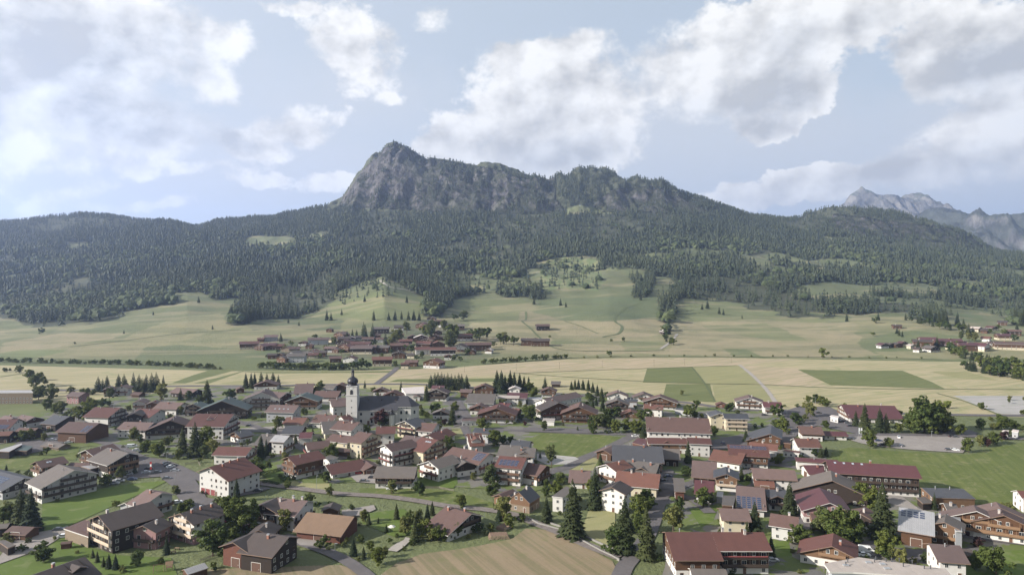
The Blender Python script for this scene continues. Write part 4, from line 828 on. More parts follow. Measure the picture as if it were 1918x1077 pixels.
T2|g13,10,.1,1112,530|6.5|||gy|w|k||g|small grey-gabled house right of the churchyard|house
T2|g13,9,.1,430,281|6.5|||mv|w|b||g|mauve gable visible above the nave roof, left one|house
T2|g16,11,.1,570,320|7|||rd|w|b||g|red gable visible above the nave roof, right one|house
T2|g6,6,.1,838,367|4.5|||rd|w|w||g|tiny red-roofed hut at the right end of the nave|hut
T2|-30,640|202,660|9.5|6|e745|br|w|w||ch=2|brown-roofed white house at the foot of the church tower|house
T2|-100,790|142,818|6|5|e880|br|w|c|||low dark red roof left of the tall cream inn|house
M2|-30,308|112,322|4|3|e350|br|b|b||barn=1|brown open garage beside the white chalet with dark roof|garage
T1|1900,590|2000,575|8|4|e640|rd|w|w|||small red-roofed house at the tower foot, farther one|house
T3|-140,440|-20,450|7|5|e500|mr|w|w|||maroon roof between the broad inn and the round trees|house
B1|1200,205|1532,240|9.5|6|e395|mv|w|w|2|zl=0 ch=4 bc=k|white-gabled house with four small chimneys above the tan-shingled barn|house
B1|1022,285|1198,200|9.5|5.5|6.5|dk|k|k|1|ch=0 bc=o|dark-gabled wing with honey balcony beside the four-chimneyed house|house
B1|985,570|1095,468|6|4|5|dk|k|k||ch=1 barn=1|small dark-roofed shed between the crossing barn and the four-chimneyed house|shed
B1|698,705|935,592|9|6|6.5|dk|r|r||barn=1 ch=0|left wing of the crossing dark barn, with red-brown board gable|barn
B1|945,594|1322,644|9.8|6.5|e838|dk|k|k||barn=1 win=2 ch=1|main block of the crossing dark barn with white corner at right|barn
B1|1540,368|2048,418|7.2|5|e600|tn|r|r||barn=1 ch=0|wide barn with tan shingled roof and red-brown boards|barn
B1|g7,7,.1,1782,318|5|||dk|b|b||g|little dark pyramid-like roof peeping over the tan-shingled barn|shed
B1|150,1010|375,936|3.6|1.5|2.5|mt|b|b||barn=1 ov=.3|small timber shed with pale sheet roof at the bottom left|shed
B2|1175,300|1452,387|7.8|7|12|br|w|k|2|ch=2 bc=k|low wide brown-roofed house with pale ridge behind the dense garden shrubs|house
B5|1195,770|1330,790|4.5|2.5|3|dk|k|k||barn=1|dark carport behind the white house at the lower right|carport
B0|690,700|800,690|2.6|1.2|1.2|br|r|r||barn=1 ov=.2|tiny red-brown garden hut on the lawn left of the tall dark hotel|hut
"""
FLATS = """
T0|-500,335|-300,305|352,303|372,330|9|mt|l|long flat-roofed timber apartment block at the left edge|2
B0|712,552|960,452|1010,470|990,645|4.4|br|l|low brown-roofed terrace wing in front of the tall dark hotel|0
B0|-30,690|60,680|180,738|90,772|3.2|gy|k|small carport with grey roof at the lower left|0
M0|905,515|1175,482|1195,505|1010,545|4.5|mt|k|pale metal flat roof between the grey-roofed hotels|1
M0|-60,345|240,256|250,270|100,352|4.2|mt|k|grey sheet-roofed farm shed at the left|0
M0|250,272|372,292|300,342|150,335|3.2|gn|k|green-roofed open shed beside the grey sheet roof|0
M1|1690,420|1785,385|1880,412|1790,450|4|gy|w|small white garage with flat mossy roof|1
M3|440,850|600,735|720,790|560,865|6.5|gy|w|white modern flat-roofed house behind the tallest spruce|2
M3|1340,252|1400,196|1505,208|1505,290|3.4|mr|r|flat maroon carport at the corner of the very large hotel|0
M4|1110,345|1140,325|1315,345|1305,368|3.2|rd|w|low red-roofed porch below the faded orange roof|1
M4|1112,250|1135,232|1215,236|1210,262|3.4|br|b|small brown annex left of the faded orange roof|0
T3|165,400|185,378|330,382|340,410|4.5|mt|g|pale blue flat-roofed link beside the school block|0
T3|332,645|345,615|478,618|470,652|3.4|lt|w|single pale garage beside the wide timber chalet|0
T3|1815,520|1850,498|2040,510|2010,545|3.5|sl|g|low slate carport at the field edge|0
T2|715,342|668,275|922,262|926,338|5.5|wt|w|white flat-roofed sports hall behind the church|0
T2|1340,648|1365,612|1565,600|1545,640|4|br|w|low flat annex of the small brown-gabled chalet|1
T4|1640,592|1660,578|1752,590|1735,612|4|wt|w|white box-like kiosk on the parking lot|1
T5|1665,762|1680,748|1750,752|1735,770|3.5|wt|w|white flat hut behind the red shrubs by the main road|1
T5|1775,762|1790,740|1860,750|1850,775|4.2|wt|g|pale open-sided hut beside the main road|1
B4|440,182|590,182|560,300|430,290|5.5|gy|b|flat grey annex left of the solar-fielded white house|0
B4|1400,345|1500,340|1510,445|1440,450|4.5|br|o|small brown-roofed annex under the maroon sheet roof|1
B5|1052,392|1200,408|1222,585|1150,580|7|mt|g|pale blue metal flat roof between the honey-balconied chalets|0
B5|705,205|870,188|880,268|780,272|3.4|gy|k|open dark garage below the modern orange timber house|0
B4|380,135|450,140|440,200|370,190|3.4|mt|g|small grey metal shed behind the round maple|0
"""
def world(tile, s, z):
    x, y = map(float, s.split(',')); px, py = tp(TILE[tile], x, y); return at(px, py, z)
for ln in ROWS_T.strip().split('\n'):
    f = [s.strip() for s in ln.split('|')]
    if 'skip' in f: continue
    tile = f[0]
    if f[1].startswith('g'):
        W, L, th, x, y = map(float, f[1][1:].split(',')); h = float(f[2]); cat = f[-1]; label = f[-2]; opts = f[9].replace('g ', '') if f[9] != 'g' else ''
        roof, low, up, bal = f[5], f[6], f[7], f[8]; A = Bw = W / 2
        P1 = world(tile, '%f,%f' % (x, y), h); P2 = P1 + Vector((math.sin(th + P1.x / P1.y * .6), math.cos(th + P1.x / P1.y * .6), 0)) * L
        if W > 18: opts += ' pitch=%.2f' % (.40 if h > 11 else .34)
    else:
        h = float(f[3]); A = float(f[4]); roof, low, up, bal, opts, label, cat = f[6:13]; P1 = world(tile, f[1], h); P2 = world(tile, f[2], h)
        if f[5].startswith('e'):
            ye = TILE[tile][1] + float(f[5][1:]) / 5.984; tn = T
            for t in opts.split():
                if t.startswith('pitch='): tn = float(t[6:])
            u = (P2 - P1).normalized(); c_ = abs(u.x); Ym = (P1.y + P2.y) / 2
            Bw = ((ye - HY) * Ym / F - (CAMZ - h)) / (tn + (ye - HY) * c_ / F); Bw = max(2.5, Bw)
            if Bw < 3: print('narrow', label, Bw)
        else: Bw = float(f[5])
    L = (P2 - P1).length
    if L > 45 or L < 5: print('ridge length', round(L, 1), label)
    nm = cat.replace(' ', '_')
    house(P1, P2, h, A, Bw, roof, low, up, label, name=nm, cat=cat, bal=bal, opts=opts)
for ln in FLATS.strip().split('\n'):
    f = [s.strip() for s in ln.split('|')]; h = float(f[5])
    cat = 'carport' if 'carport' in f[8] else 'garage' if 'garage' in f[8] else 'shed' if 'shed' in f[8] else 'hut' if ('hut' in f[8] or 'kiosk' in f[8]) else 'building'
    flat([world(f[0], s, h) for s in f[1:5]], h, f[6], f[7], f[8], name=cat if cat != 'building' else 'flat_roofed_building', cat=cat, fl=int(f[9]))
# ------------------------------------------------------------------ parish church
def church():
    YC = 466.0; k = YC / F
    xT0, xT1 = (650.5 - CX) * k, (671.0 - CX) * k; tw = xT1 - xT0; xt = (xT0 + xT1) / 2
    root = empty('church', (xt, YC, 0), 0, 'white parish church with onion-domed tower and long dark slate nave', 'church')
    W = WALL['w']; hw = tw / 2; zs, zb = 20.2, 26.4
    b = MB(); b.box(-hw, hw, -hw, hw, -1, zs, 0); b.box(-hw - .22, hw + .22, -hw - .22, hw + .22, zs, zs + .35, 1); b.box(-hw + .12, hw - .12, -hw + .12, hw - .12, zs + .35, zb, 0); b.box(-hw - .15, hw + .15, -hw - .15, hw + .15, zb, zb + .3, 1)
    b.box(-hw - .06, hw + .06, -hw - .06, hw + .06, 9.4, 9.65, 1)
    tower = b.build('tower', [W, FASCW], root)
    arch = MB()
    def archwin(b_, w, h, m=0, frame=1):
        pts = [(-w / 2, 0), (w / 2, 0), (w / 2, h - w / 2)] + [(w / 2 * math.cos(a), h - w / 2 + w / 2 * math.sin(a)) for a in (R(30), R(60), R(90), R(120), R(150))] + [(-w / 2, h - w / 2)]
        f = 1.22; a = len(b_.v); b_.v += [(x * f, -.05, (z - h / 2) * 1.12 + h / 2) for x, z in pts] + [(x, -.07, z) for x, z in pts]; n = len(pts)
        b_.f.append(tuple(range(a, a + n))); b_.m.append(frame); b_.f.append(tuple(range(a + n, a + 2 * n))); b_.m.append(m)
    aw = MB(); archwin(aw, 1.5, 2.4); AW = aw.mesh('arched_window', [GLASS, FRAME]); aw = MB(); archwin(aw, 2.0, 3.2, 0); 
    for i in range(7): aw.box(-.95, .95, -.12, -.08, .2 + i * .4, .3 + i * .4, 2)
    BW = aw.mesh('belfry_opening', [GLASS, FRAME, BALC['k']])
    cl = MB(); cl.lathe([(.95, 0), (.95, .1)], 20, 0); cl.lathe([(1.08, -.02), (1.08, .06)], 20, 1); cl.box(-.05, .05, -.05, .7, .1, .14, 2); cl.box(-.05, .5, -.05, .05, .1, .14, 2); CL = cl.mesh('clock_face', [plain('clock_white', (.6, .6, .56)), plain('clock_ring', (.05, .05, .05)), plain('clock_hands', (.03, .03, .03))])
    for rz in (0, -math.pi / 2, math.pi / 2):
        s, c = math.sin(rz), math.cos(rz); d = hw - .12
        child('belfry_opening', BW, tower, (s * d, -c * d, zs + .8), (0, 0, rz)); child('clock_face', CL, tower, (s * d, -c * d, zs + 5.1), (math.pi / 2, 0, rz))
        for z in (4, 8, 12, 16.5): child('window', WIN[('s', 'w')], tower, (s * (hw + .0), -c * (hw + .0), z), (0, 0, rz))
    dm = plain('dome_copper', (.030, .030, .034), .45, .5, var=.3)
    pr = [(hw - .1, 0), (hw - .35, .35), (hw - 1.0, .7), (hw - .75, 1.2), (hw - .2, 2.0), (hw - .02, 2.9), (hw - .25, 3.8), (hw - 1.0, 4.8), (hw - 2.1, 5.5), (.95, 6.0), (.9, 6.3)]
    b = MB(); b.lathe([(r, z + zb + .3) for r, z in pr], 16, 0, ph=R(22.5)); onion = b.build('onion_dome', [dm], root, smooth=True)
    b = MB(); z0 = zb + 6.6
    for i in range(8): a = 2 * math.pi * i / 8; b.box(.82 * math.cos(a) - .1, .82 * math.cos(a) + .1, .82 * math.sin(a) - .1, .82 * math.sin(a) + .1, z0, z0 + 2.4, 0)
    b.lathe([(.5, z0), (.5, z0 + 2.4)], 8, 1); b.lathe([(1.1, z0 + 2.4), (1.0, z0 + 2.6), (.75, z0 + 2.8), (.95, z0 + 3.2), (.95, z0 + 3.6), (.6, z0 + 4.1), (.15, z0 + 4.6), (.06, z0 + 5.4)], 12, 0)
    b.lathe([(.22, z0 + 5.3), (.3, z0 + 5.5), (.2, z0 + 5.75)], 8, 0); b.build('lantern', [dm, FASCW], onion)
    b = MB(); b.box(-.05, .05, -.05, .05, z0 + 5.6, z0 + 7.2, 0); b.box(-.4, .4, -.05, .05, z0 + 6.5, z0 + 6.62, 0); b.build('cross', [plain('cross_metal', (.10, .09, .07), .4, .6)], onion)
    # nave and narrower choir with a polygonal end
    x0 = (665.5 - CX) * k - xt; x1 = (744.5 - CX) * k - xt; x2 = (769 - CX) * k - xt; x3 = (781 - CX) * k - xt; yc = 7.0; HW = 8.2; HC = 6.2; ze = 9.7; zc = 12.3; zr = 18.4
    b = MB(); b.box(x0 + .5, x1, yc - HW + .8, yc + HW - .8, -1, ze - .15, 0); b.quad([(x0 + .5, yc - HW + .8, ze - .15), (x0 + .5, yc + HW - .8, ze - .15), (x0 + .5, yc, zr - .4)], 0)
    pent = [(x1, -HC + .7), (x2, -HC + .7), (x3, -2.6), (x3, 2.6), (x2, HC - .7), (x1, HC - .7)]; a = len(b.v)
    b.v += [(x, yc + y, -1) for x, y in pent] + [(x, yc + y, zc - .1) for x, y in pent]
    for i in range(5): b.f.append((a + i, a + i + 1, a + 7 + i, a + 6 + i)); b.m.append(0)
    nave = b.build('nave', [W], root)
    for i in range(4):
        x = x0 + 4.0 + i * (x1 - x0 - 7) / 3
        for z in (1.2, 6.3): child('arched_window', AW, nave, (x, yc - HW + .8, z), (0, 0, 0), (1, 1, 1.0 if z < 3 else .75))
    for x in (x1 + 2.3, x1 + 6.0):
        for z in (1.6, 6.8): child('arched_window', AW, nave, (x, yc - HC + .7, z))
        child('window', WIN[('s', 'w')], nave, (x, yc - HC + .7, 10.6))
    mx, my = (x2 + x3) / 2, (-HC + .7 - 2.6) / 2; an = math.atan2(-2.6 + HC - .7, x3 - x2)
    for z in (1.6, 6.8): child('arched_window', AW, nave, (mx + .03, yc + my - .03, z), (0, 0, an))
    child('door', DOOR, nave, (x0 + 9, yc - HW + .8, 0), (0, 0, 0), (1.5, 1, 1.3))
    sl = roofmat('church_slate', (.050, .052, .062), .55, .35, .45); b = MB(); t = .25
    for s in (-1, 1):
        p = [(x0, yc, zr), (x0, yc + s * (HW + .2), ze), (x1 + .3, yc + s * (HW + .2), ze), (x1 + .3, yc, zr)]; b.quad(p if s < 0 else p[::-1], 0); 
        e = [(x0, yc + s * (HW + .2), ze), (x0, yc + s * (HW + .2), ze - t), (x1 + .3, yc + s * (HW + .2), ze - t), (x1 + .3, yc + s * (HW + .2), ze)]; b.quad(e, 1)
    yk = HC + .1; zk = zr - (zr - ze) / (HW + .2) * yk
    ring = [(x1 + .3, -yk), (x2 + .3, -yk), (x3 + .5, -2.9), (x3 + .5, 2.9), (x2 + .3, yk), (x1 + .3, yk)]; ap = (x2 - 3.0, 0)
    b.quad([(x1 + .3, yc, zr), (x1 + .3, yc - yk, zk), (x2 + .3, yc - yk, zk), (ap[0], yc, zr)], 0); b.quad([(ap[0], yc, zr), (x2 + .3, yc - yk, zk), (x3 + .5, yc - 2.9, zk)], 0)
    b.quad([(ap[0], yc, zr), (x3 + .5, yc - 2.9, zk), (x3 + .5, yc + 2.9, zk)], 0); b.quad([(ap[0], yc, zr), (x3 + .5, yc + 2.9, zk), (x2 + .3, yc + yk, zk)], 0); b.quad([(ap[0], yc, zr), (x2 + .3, yc + yk, zk), (x1 + .3, yc + yk, zk), (x1 + .3, yc, zr)], 0)
    for i in range(5): (xa, ya), (xb, yb) = ring[i], ring[i + 1]; b.quad([(xa, yc + ya, zk), (xa, yc + ya, zk - t), (xb, yc + yb, zk - t), (xb, yc + yb, zk)], 1)
    ro = b.build('roof', [sl, FASCW], root)
    for x in (x0 + 8, x0 + 17, x0 + 27): child('dormer', chimney_small, ro, (x, yc - 2.4, zr - 2.4))
    # little stair turret with its own cap
    tx = (734.5 - CX) * k - xt; b = MB(); b.lathe([(1.9, -1), (1.9, 7.2), (2.1, 7.2), (2.1, 7.45)], 8, 0, tx, yc - HW - 1.2); b.build('turret', [W], root); b = MB(); b.lathe([(2.5, 7.4), (1.6, 8.3), (.9, 8.9), (.75, 9.5), (.9, 10), (.7, 10.6), (.1, 11.3), (.05, 12)], 8, 0, tx, yc - HW - 1.2); b.build('turret_cap', [dm], root)
    PLACED.append((xt + 20, YC + 6, 24))
bq = MB(); bq.box(-.35, .35, -.5, .5, -.3, .55, 0); bq.box(-.45, .45, -.6, .5, .55, .65, 0); chimney_small = bq.mesh('dormer', [BALC['k']])
church()
# ------------------------------------------------------------------ hamlets on the far side of the valley
_Y = np.arange(640, 3400, 1.5)
def ground_at(px, py):
    X = (px - CX) / F * _Y; z = zt(X, _Y); z = np.where(_Y < 840, 0, z); p = py_of(_Y, z); i = int(np.argmax(p <= py)); return Vector((float(X[i]), float(_Y[i]), float(z[i])))
H1 = "230,480,180,rd,w;400,490,130,mr,b;540,480,130,mr,b;540,370,130,mv,g;660,480,110,rd,b;420,380,70,rd,b;780,510,110,gy,l;870,520,110,br,w;1000,430,90,rd,w;1200,420,200,mv,g;1090,470,80,or,w;570,610,90,dk,w;690,600,80,dk,w;840,600,140,gy,g;1040,590,120,gy,w;1130,550,90,rd,w;1140,604,100,rd,w;1240,580,120,dk,b;900,660,180,gy,g;700,660,140,dk,b;1380,520,120,mv,w;1450,524,90,mv,w;1560,510,160,rd,w;1560,440,150,rd,w;1360,380,90,gy,w;1500,330,140,mv,b;1370,240,70,dk,b;1680,360,80,wt,w;1770,350,80,dk,w;1440,660,120,br,b;1640,660,130,rd,w;1800,480,200,rd,b;1810,545,220,mv,w;1900,390,120,br,w;1560,390,130,dk,b"
H2 = "310,260,160,gy,k;560,210,100,dk,w;240,330,100,mv,b;570,325,90,br,w;870,190,130,mr,b;1010,85,90,gy,w;1100,130,90,br,w;1170,175,90,gy,w;1400,205,110,gy,w;1110,275,90,dk,b;1180,355,90,dk,b;760,355,110,br,b;880,375,150,wt,b;440,445,130,or,w;310,385,100,br,w;560,505,180,br,b;650,430,130,rd,w;910,470,150,rd,w;950,405,120,or,w;1060,355,120,br,w;1110,470,150,or,w;880,555,150,rd,w;1170,570,260,or,w;1480,360,160,rd,w;1390,510,160,br,w;1660,495,260,br,b;560,605,140,dk,b;730,605,80,dk,w;1250,625,90,rd,w;320,715,200,or,w;740,715,130,br,w;650,745,60,rd,w;1010,740,190,or,w;330,525,150,gy,w;100,530,220,mv,b;1560,545,100,dk,w;1800,535,80,lt,w"
H3 = "130,432,100,mr,w;220,424,80,dk,k;380,405,90,mr,w;310,424,90,dk,b;500,440,80,lt,c;620,415,150,dk,b;700,385,150,mr,b;580,482,80,dk,w;780,482,120,gy,w;940,405,230,mr,w;1080,445,130,mr,w;1210,465,160,mr,w;1340,425,100,dk,w;1180,400,90,br,w;1450,465,150,mr,w;1540,415,100,br,w;1740,445,240,br,w;1490,345,100,or,w;1680,325,120,mr,w;1550,205,90,rd,w;1470,235,90,dk,w;1360,215,90,lt,w;1800,265,110,br,w;290,180,80,dk,w;1700,135,90,dk,b"
IS = "560,142,90,br,k;440,278,110,dk,b;540,282,120,dk,b;1680,178,60,wt,k"
IL = ['low brown farm hut in the fields right of the far hamlet', 'left of two dark barns on the field lane', 'right of two dark barns on the field lane', 'white-roofed field hut at the foot of the tree strip']
ORD = ['first', 'second', 'third', 'fourth', 'fifth', 'sixth', 'seventh', 'eighth', 'ninth', 'tenth', 'eleventh', 'twelfth', 'thirteenth', 'fourteenth', 'fifteenth', 'sixteenth', 'seventeenth', 'eighteenth', 'nineteenth', 'twentieth'] + ['number %d' % i for i in range(21, 90)]
def hamlet(spec, ox, oy, sc, where, labels=None, group=None):
    lst = []
    for sp in spec.split(';'):
        x, y, w, r_, wl = sp.split(','); lst.append((ox + float(x) / sc, oy + float(y) / sc, float(w) / sc, r_, wl))
    return [(l, where, group, labels[i] if labels else None) for i, l in enumerate(lst)]
ALLH = hamlet(H1, 430, 590, 7.377, 'in the far hamlet', None, 'houses of the far hamlet') + hamlet(H2, 670, 590, 7.377, 'in the far hamlet', None, 'houses of the far hamlet') + hamlet(H3, 1640, 590, 6.9, 'in the far right hamlet', None, 'houses of the far right hamlet') + hamlet(IS, 900, 590, 4.795, '', IL)
from collections import defaultdict
cnt = defaultdict(list)
for l, where, grp, lab in ALLH:
    if lab is None: cnt[(where, l[3])].append(l[0])
for l, where, grp, lab in ALLH:
    px, py, w, r_, wl = l; P = ground_at(px, py); W = max(9, w / F * P.y * 1.36); wide = rng.random() < .5 or W > 22; th = rng.uniform(-.35, .35) - P.x / P.y
    h = float(np.clip(W * .5, 6.5, 10.5)); D = float(np.clip(W * rng.uniform(.7, .95), 6, 15))
    if lab is None:
        q_ = cnt[(where, l[3])]; q_.sort(); n = q_.index(px); q_[n] = px - 1e-6 if False else px; USED = globals().setdefault('USEDH', set())
        while (where, l[3], n) in USED: n += 1
        USED.add((where, l[3], n)); lab = '%s %s-roofed house from the left %s' % (ORD[n], RNAME[r_], where)
    up = {'w': rng.choice(['w', 'b', 'b', 'k']), 'b': 'b', 'k': 'k', 'g': 'g', 'l': 'l', 'c': 'c'}[wl]; low = ('w' if rng.random() < .6 else 'c') if wl == 'w' and rng.random() < .75 else ('b' if wl == 'w' else wl)
    if wide: P1 = P + Vector((-W / 2, D / 2, 0)); P2 = P + Vector((W / 2, D / 2 + W * math.sin(th) * .5, 0)); A = Bw = D / 2
    else: P1 = P.copy(); P2 = P + Vector((math.sin(th) * D, math.cos(th) * D, 0)); A = Bw = W / 2
    house(P1, P2, h, A, Bw, r_, low, up, lab, base=P.z, group=grp, opts='pitch=.36', bal='1' if not wide and rng.random() < .4 else '')
# ------------------------------------------------------------------ fields, roads and yards laid on the valley floor
ASPH = flatmat('asphalt', (.085, .080, .080), (.115, .108, .105), .12, (.085, .082, .082), None, .01, .85)
GRAV = flatmat('gravel', (.19, .178, .16), (.25, .235, .21), .09, (.20, .185, .165), None, .02)
PALEG = flatmat('pale_gravel_field', (.28, .27, .255), (.34, .33, .315), .03, (.27, .27, .24), (75, 4, .5), .02)
PATHM = flatmat('track_gravel', (.25, .235, .205), (.30, .285, .25), .2)
DITCH = flatmat('ditch_grass', (.075, .095, .04), (.10, .12, .055), .1)
BROOK = flatmat('stony_stream_bed', (.12, .105, .095), (.19, .17, .15), .6, (.06, .055, .05), None, .25)
F_MOWN = flatmat('mown_hay', (.295, .262, .150), (.335, .295, .178), .012, (.25, .245, .125), (62, 5, .8), .05)
F_TAN = flatmat('dry_hay', (.315, .262, .168), (.35, .29, .195), .012, (.275, .25, .14), (50, 5, .8), .05)
F_LITE = flatmat('light_meadow', (.205, .200, .095), (.235, .228, .108), .02, None, (58, 6, .4), .06)
F_GREEN = flatmat('green_meadow', (.100, .116, .041), (.124, .138, .050), .03, (.12, .14, .06), (58, 4, .6), .12)
F_DEEP = flatmat('deep_green_meadow', (.062, .100, .015), (.085, .122, .022), .03, (.125, .15, .055), None, .2)
F_LONG = flatmat('long_grass', (.080, .103, .022), (.108, .128, .034), .06, (.165, .165, .075), (20, 2.5, .8), .3)
F_STUB = flatmat('stubble', (.180, .145, .090), (.215, .172, .108), .03, (.17, .155, .08), (152, 2.2, .9), .08)
LV = [0]
def lvl():
    LV[0] += 1; return .012 + .006 * LV[0]
def sheet(name, pts, mat, label=None, jag=0):
    z = lvl(); P = [at(x, y, z) for x, y in pts]
    if jag:
        Q = []
        for i in range(len(P)):
            a, b_ = P[i], P[(i + 1) % len(P)]; n = max(1, int((b_ - a).length / 4)); nr = Vector((-(b_ - a).y, (b_ - a).x, 0)).normalized()
            for j in range(n): Q.append(a.lerp(b_, j / n) + nr * float(rng.normal()) * jag)
        P = Q
    me = bpy.data.meshes.new(name); me.from_pydata([tuple(p) for p in P], [], [tuple(range(len(P)))]); me.materials.append(mat)
    return obj(name, me, kind='structure', label=label)
def ribbon(name, pts, w, mat, label=None, world_pts=False, lift=None, drape=False, kind='structure'):
    z = lvl() if lift is None else lift; P = [Vector(p) if world_pts else at(p[0], p[1], z) for p in pts]; Q = []
    for i in range(len(P) - 1):
        p0, p1, p2, p3 = P[max(i - 1, 0)], P[i], P[i + 1], P[min(i + 2, len(P) - 1)]; n = max(2, int((p2 - p1).length / (6 if not drape else 5)))
        for j in range(n):
            t = j / n; Q.append(.5 * ((2 * p1) + (-p0 + p2) * t + (2 * p0 - 5 * p1 + 4 * p2 - p3) * t * t + (-p0 + 3 * p1 - 3 * p2 + p3) * t ** 3))
    Q.append(P[-1]); V = []; Fc = []
    for i, q_ in enumerate(Q):
        d = (Q[min(i + 1, len(Q) - 1)] - Q[max(i - 1, 0)]).normalized(); n = Vector((-d.y, d.x, 0)) * w / 2 * (1 + .12 * float(rng.normal()) if w < 5 else 1); V += [q_ + n, q_ - n]
    if drape:
        zz = zt([v.x for v in V], [v.y for v in V]); V = [Vector((v.x, v.y, float(z_) + .35)) for v, z_ in zip(V, zz)]
    for i in range(len(Q) - 1): Fc.append((2 * i, 2 * i + 1, 2 * i + 3, 2 * i + 2))
    me = bpy.data.meshes.new(name); me.from_pydata([tuple(v) for v in V], [], Fc); me.materials.append(mat); return obj(name, me, kind=kind, label=label), Q
def tl(t, s): return [tp(TILE[t], *map(float, p.split(','))) for p in s.split()]
sheet('mown_field', [(-500, 678), (0, 684), (430, 695), (640, 695), (820, 690), (940, 681), (1060, 673), (1300, 669), (1750, 677), (2300, 684), (2300, 790), (1750, 778), (1620, 780), (1480, 800), (1330, 775), (1240, 765), (1000, 745), (800, 738), (650, 735), (300, 745), (120, 755), (-500, 755)], F_MOWN, 'broad pale mown hay field between village and brook')
sheet('mown_field', [(640, 695), (820, 690), (1060, 673), (1300, 669), (1500, 673), (1387, 684), (1200, 690), (960, 700), (800, 712)], F_TAN)
sheet('mown_field', [(1388, 684), (1495, 690), (1550, 722), (1600, 729), (1440, 722), (1427, 719)], F_TAN)
sheet('mown_field', [(1430, 722), (1918, 731), (2200, 735), (2200, 772), (1918, 774), (1600, 771), (1456, 754)], F_MOWN)
sheet('green_field', [(322, 717), (360, 703), (402, 690), (446, 692), (400, 704), (346, 718)], F_GREEN); sheet('green_field', [(362, 718), (412, 706), (462, 693), (452, 697), (392, 718)], F_GREEN)
sheet('green_field', [(410, 718), (452, 712), (460, 716), (455, 722)], F_LITE); sheet('green_field', [(728, 715), (745, 710), (960, 708), (965, 714), (800, 716)], F_GREEN); sheet('green_field', [(445, 696), (640, 696), (740, 694), (738, 698), (500, 699)], F_GREEN)
sheet('green_field', [(1212, 690), (1296, 687), (1319, 718), (1204, 716)], F_GREEN, 'square green meadow plot between mown fields'); sheet('green_field', [(1248, 719), (1330, 719), (1338, 753), (1240, 749)], F_GREEN)
sheet('light_field', [(1299, 687), (1386, 684), (1424, 719), (1322, 718)], F_LITE); sheet('light_field', [(1334, 720), (1427, 720), (1448, 751), (1341, 753)], F_LITE)
sheet('green_field', [(1494, 692), (1600, 694), (1690, 694), (1745, 715), (1770, 728), (1556, 721)], F_GREEN, 'long green meadow plot at the right'); sheet('green_field', [(1742, 696), (1810, 696), (1870, 712), (1800, 709)], F_LITE)
sheet('gravel_field', [(1785, 741), (1918, 741), (2200, 741), (2200, 778), (1918, 776), (1872, 775)], PALEG, 'large pale gravelled field at the right edge')
sheet('green_field', [(-300, 752), (74, 752), (92, 775), (60, 783), (-300, 786)], F_GREEN); sheet('light_field', [(60, 784), (92, 776), (108, 790), (70, 800)], F_MOWN)
sheet('light_field', [(200, 748), (260, 744), (300, 748), (290, 757), (215, 760)], F_MOWN); sheet('light_field', [(390, 728), (440, 725), (450, 742), (395, 752)], F_MOWN); sheet('light_field', [(1395, 785), (1455, 778), (1480, 783), (1460, 800), (1410, 805)], F_LITE)
sheet('light_field', tl('M3', '650,560 720,500 900,415 960,430 950,470 900,560'), F_LITE); sheet('light_field', tl('M2', '1230,90 1440,90 1400,190 1240,170'), F_LITE)
sheet('deep_meadow', [(1556, 847), (1590, 837), (1640, 842), (1725, 847), (1815, 851), (1870, 835), (1918, 828), (2200, 815), (2200, 960), (1918, 950), (1860, 945), (1800, 940), (1720, 915), (1600, 880), (1560, 862)], F_LONG, 'bright green meadow on the right beside the parking lot', .5)
sheet('lawn', tl('M0', '-200,410 300,350 800,260 1250,210 1330,260 900,300 850,450 500,420 300,560 -200,560'), F_LONG, 'sloping green meadow at the left')
sheet('lawn', tl('B0', '480,230 1400,60 1900,10 1700,110 1350,260 1000,420 780,520 420,600 470,400'), F_DEEP, 'long lawn below the grey-roofed hotel')
sheet('lawn', tl('B0', '0,950 350,830 700,640 1000,760 1330,850 1915,880 1990,1077 300,1100 -200,1100'), F_DEEP, 'lawn around the tall dark hotel')
sheet('lawn', tl('M1', '1030,430 1240,450 1260,560 1660,560 1800,700 1800,810 1200,720 1030,620'), F_DEEP); sheet('light_field', tl('M1', '1250,700 1640,625 1770,680 1790,800 1220,720'), F_LITE)
sheet('lawn', tl('M2', '200,760 850,760 1250,790 1700,920 1700,990 1200,980 600,850 200,810'), F_LONG); sheet('lawn', tl('B2', '160,520 300,380 700,330 850,480 780,620 600,650 200,480'), F_DEEP)
sheet('stubble_field', [(700, 1100), (712, 1078), (742, 1054), (790, 1037), (849, 1029), (900, 1021), (960, 1008), (985, 989), (1027, 992), (1077, 1015), (1148, 1050), (1155, 1066), (1146, 1100)], F_STUB, 'round pale mown field at the bottom of the picture', .15)
sheet('stubble_field', tl('B1', '420,1010 900,990 1200,985 1500,970 1900,960 2240,1077 2300,1140 300,1140'), F_STUB)
sheet('lawn', tl('B3', '860,330 1150,330 1150,480 1100,760 900,680 780,560'), F_LITE, 'lawn between the tall spruces'); sheet('lawn', tl('B4', '930,690 1180,690 1220,860 1000,870'), F_DEEP)
m, q, b, o = newmat('village_yards'); pos = q.new('ShaderNodeNewGeometry').outputs['Position']
n = q.noise(pos, .055, 5, .6, .6); c = q.mix(q.rng(n, .51, .545), (.085, .105, .030), (.125, .115, .10)); c = q.mix(q.rng(q.noise(pos, .09, 3, .5), .56, .59), c, (.098, .093, .09)); c = q.mix(q.rng(q.noise(pos, .3, 4, .6), .55, .75, 0, .7), c, (.075, .095, .04))
q.put(b.inputs['Base Color'], q.mix(1.0, c, q.mix(q.noise(pos, 1.5, 4, .7), (.75, .75, .75), (1.25, 1.25, 1.25)), 'MULTIPLY')); bump(q, b, q.noise(pos, .8, 4, .7), .5, .12); YARDS = m
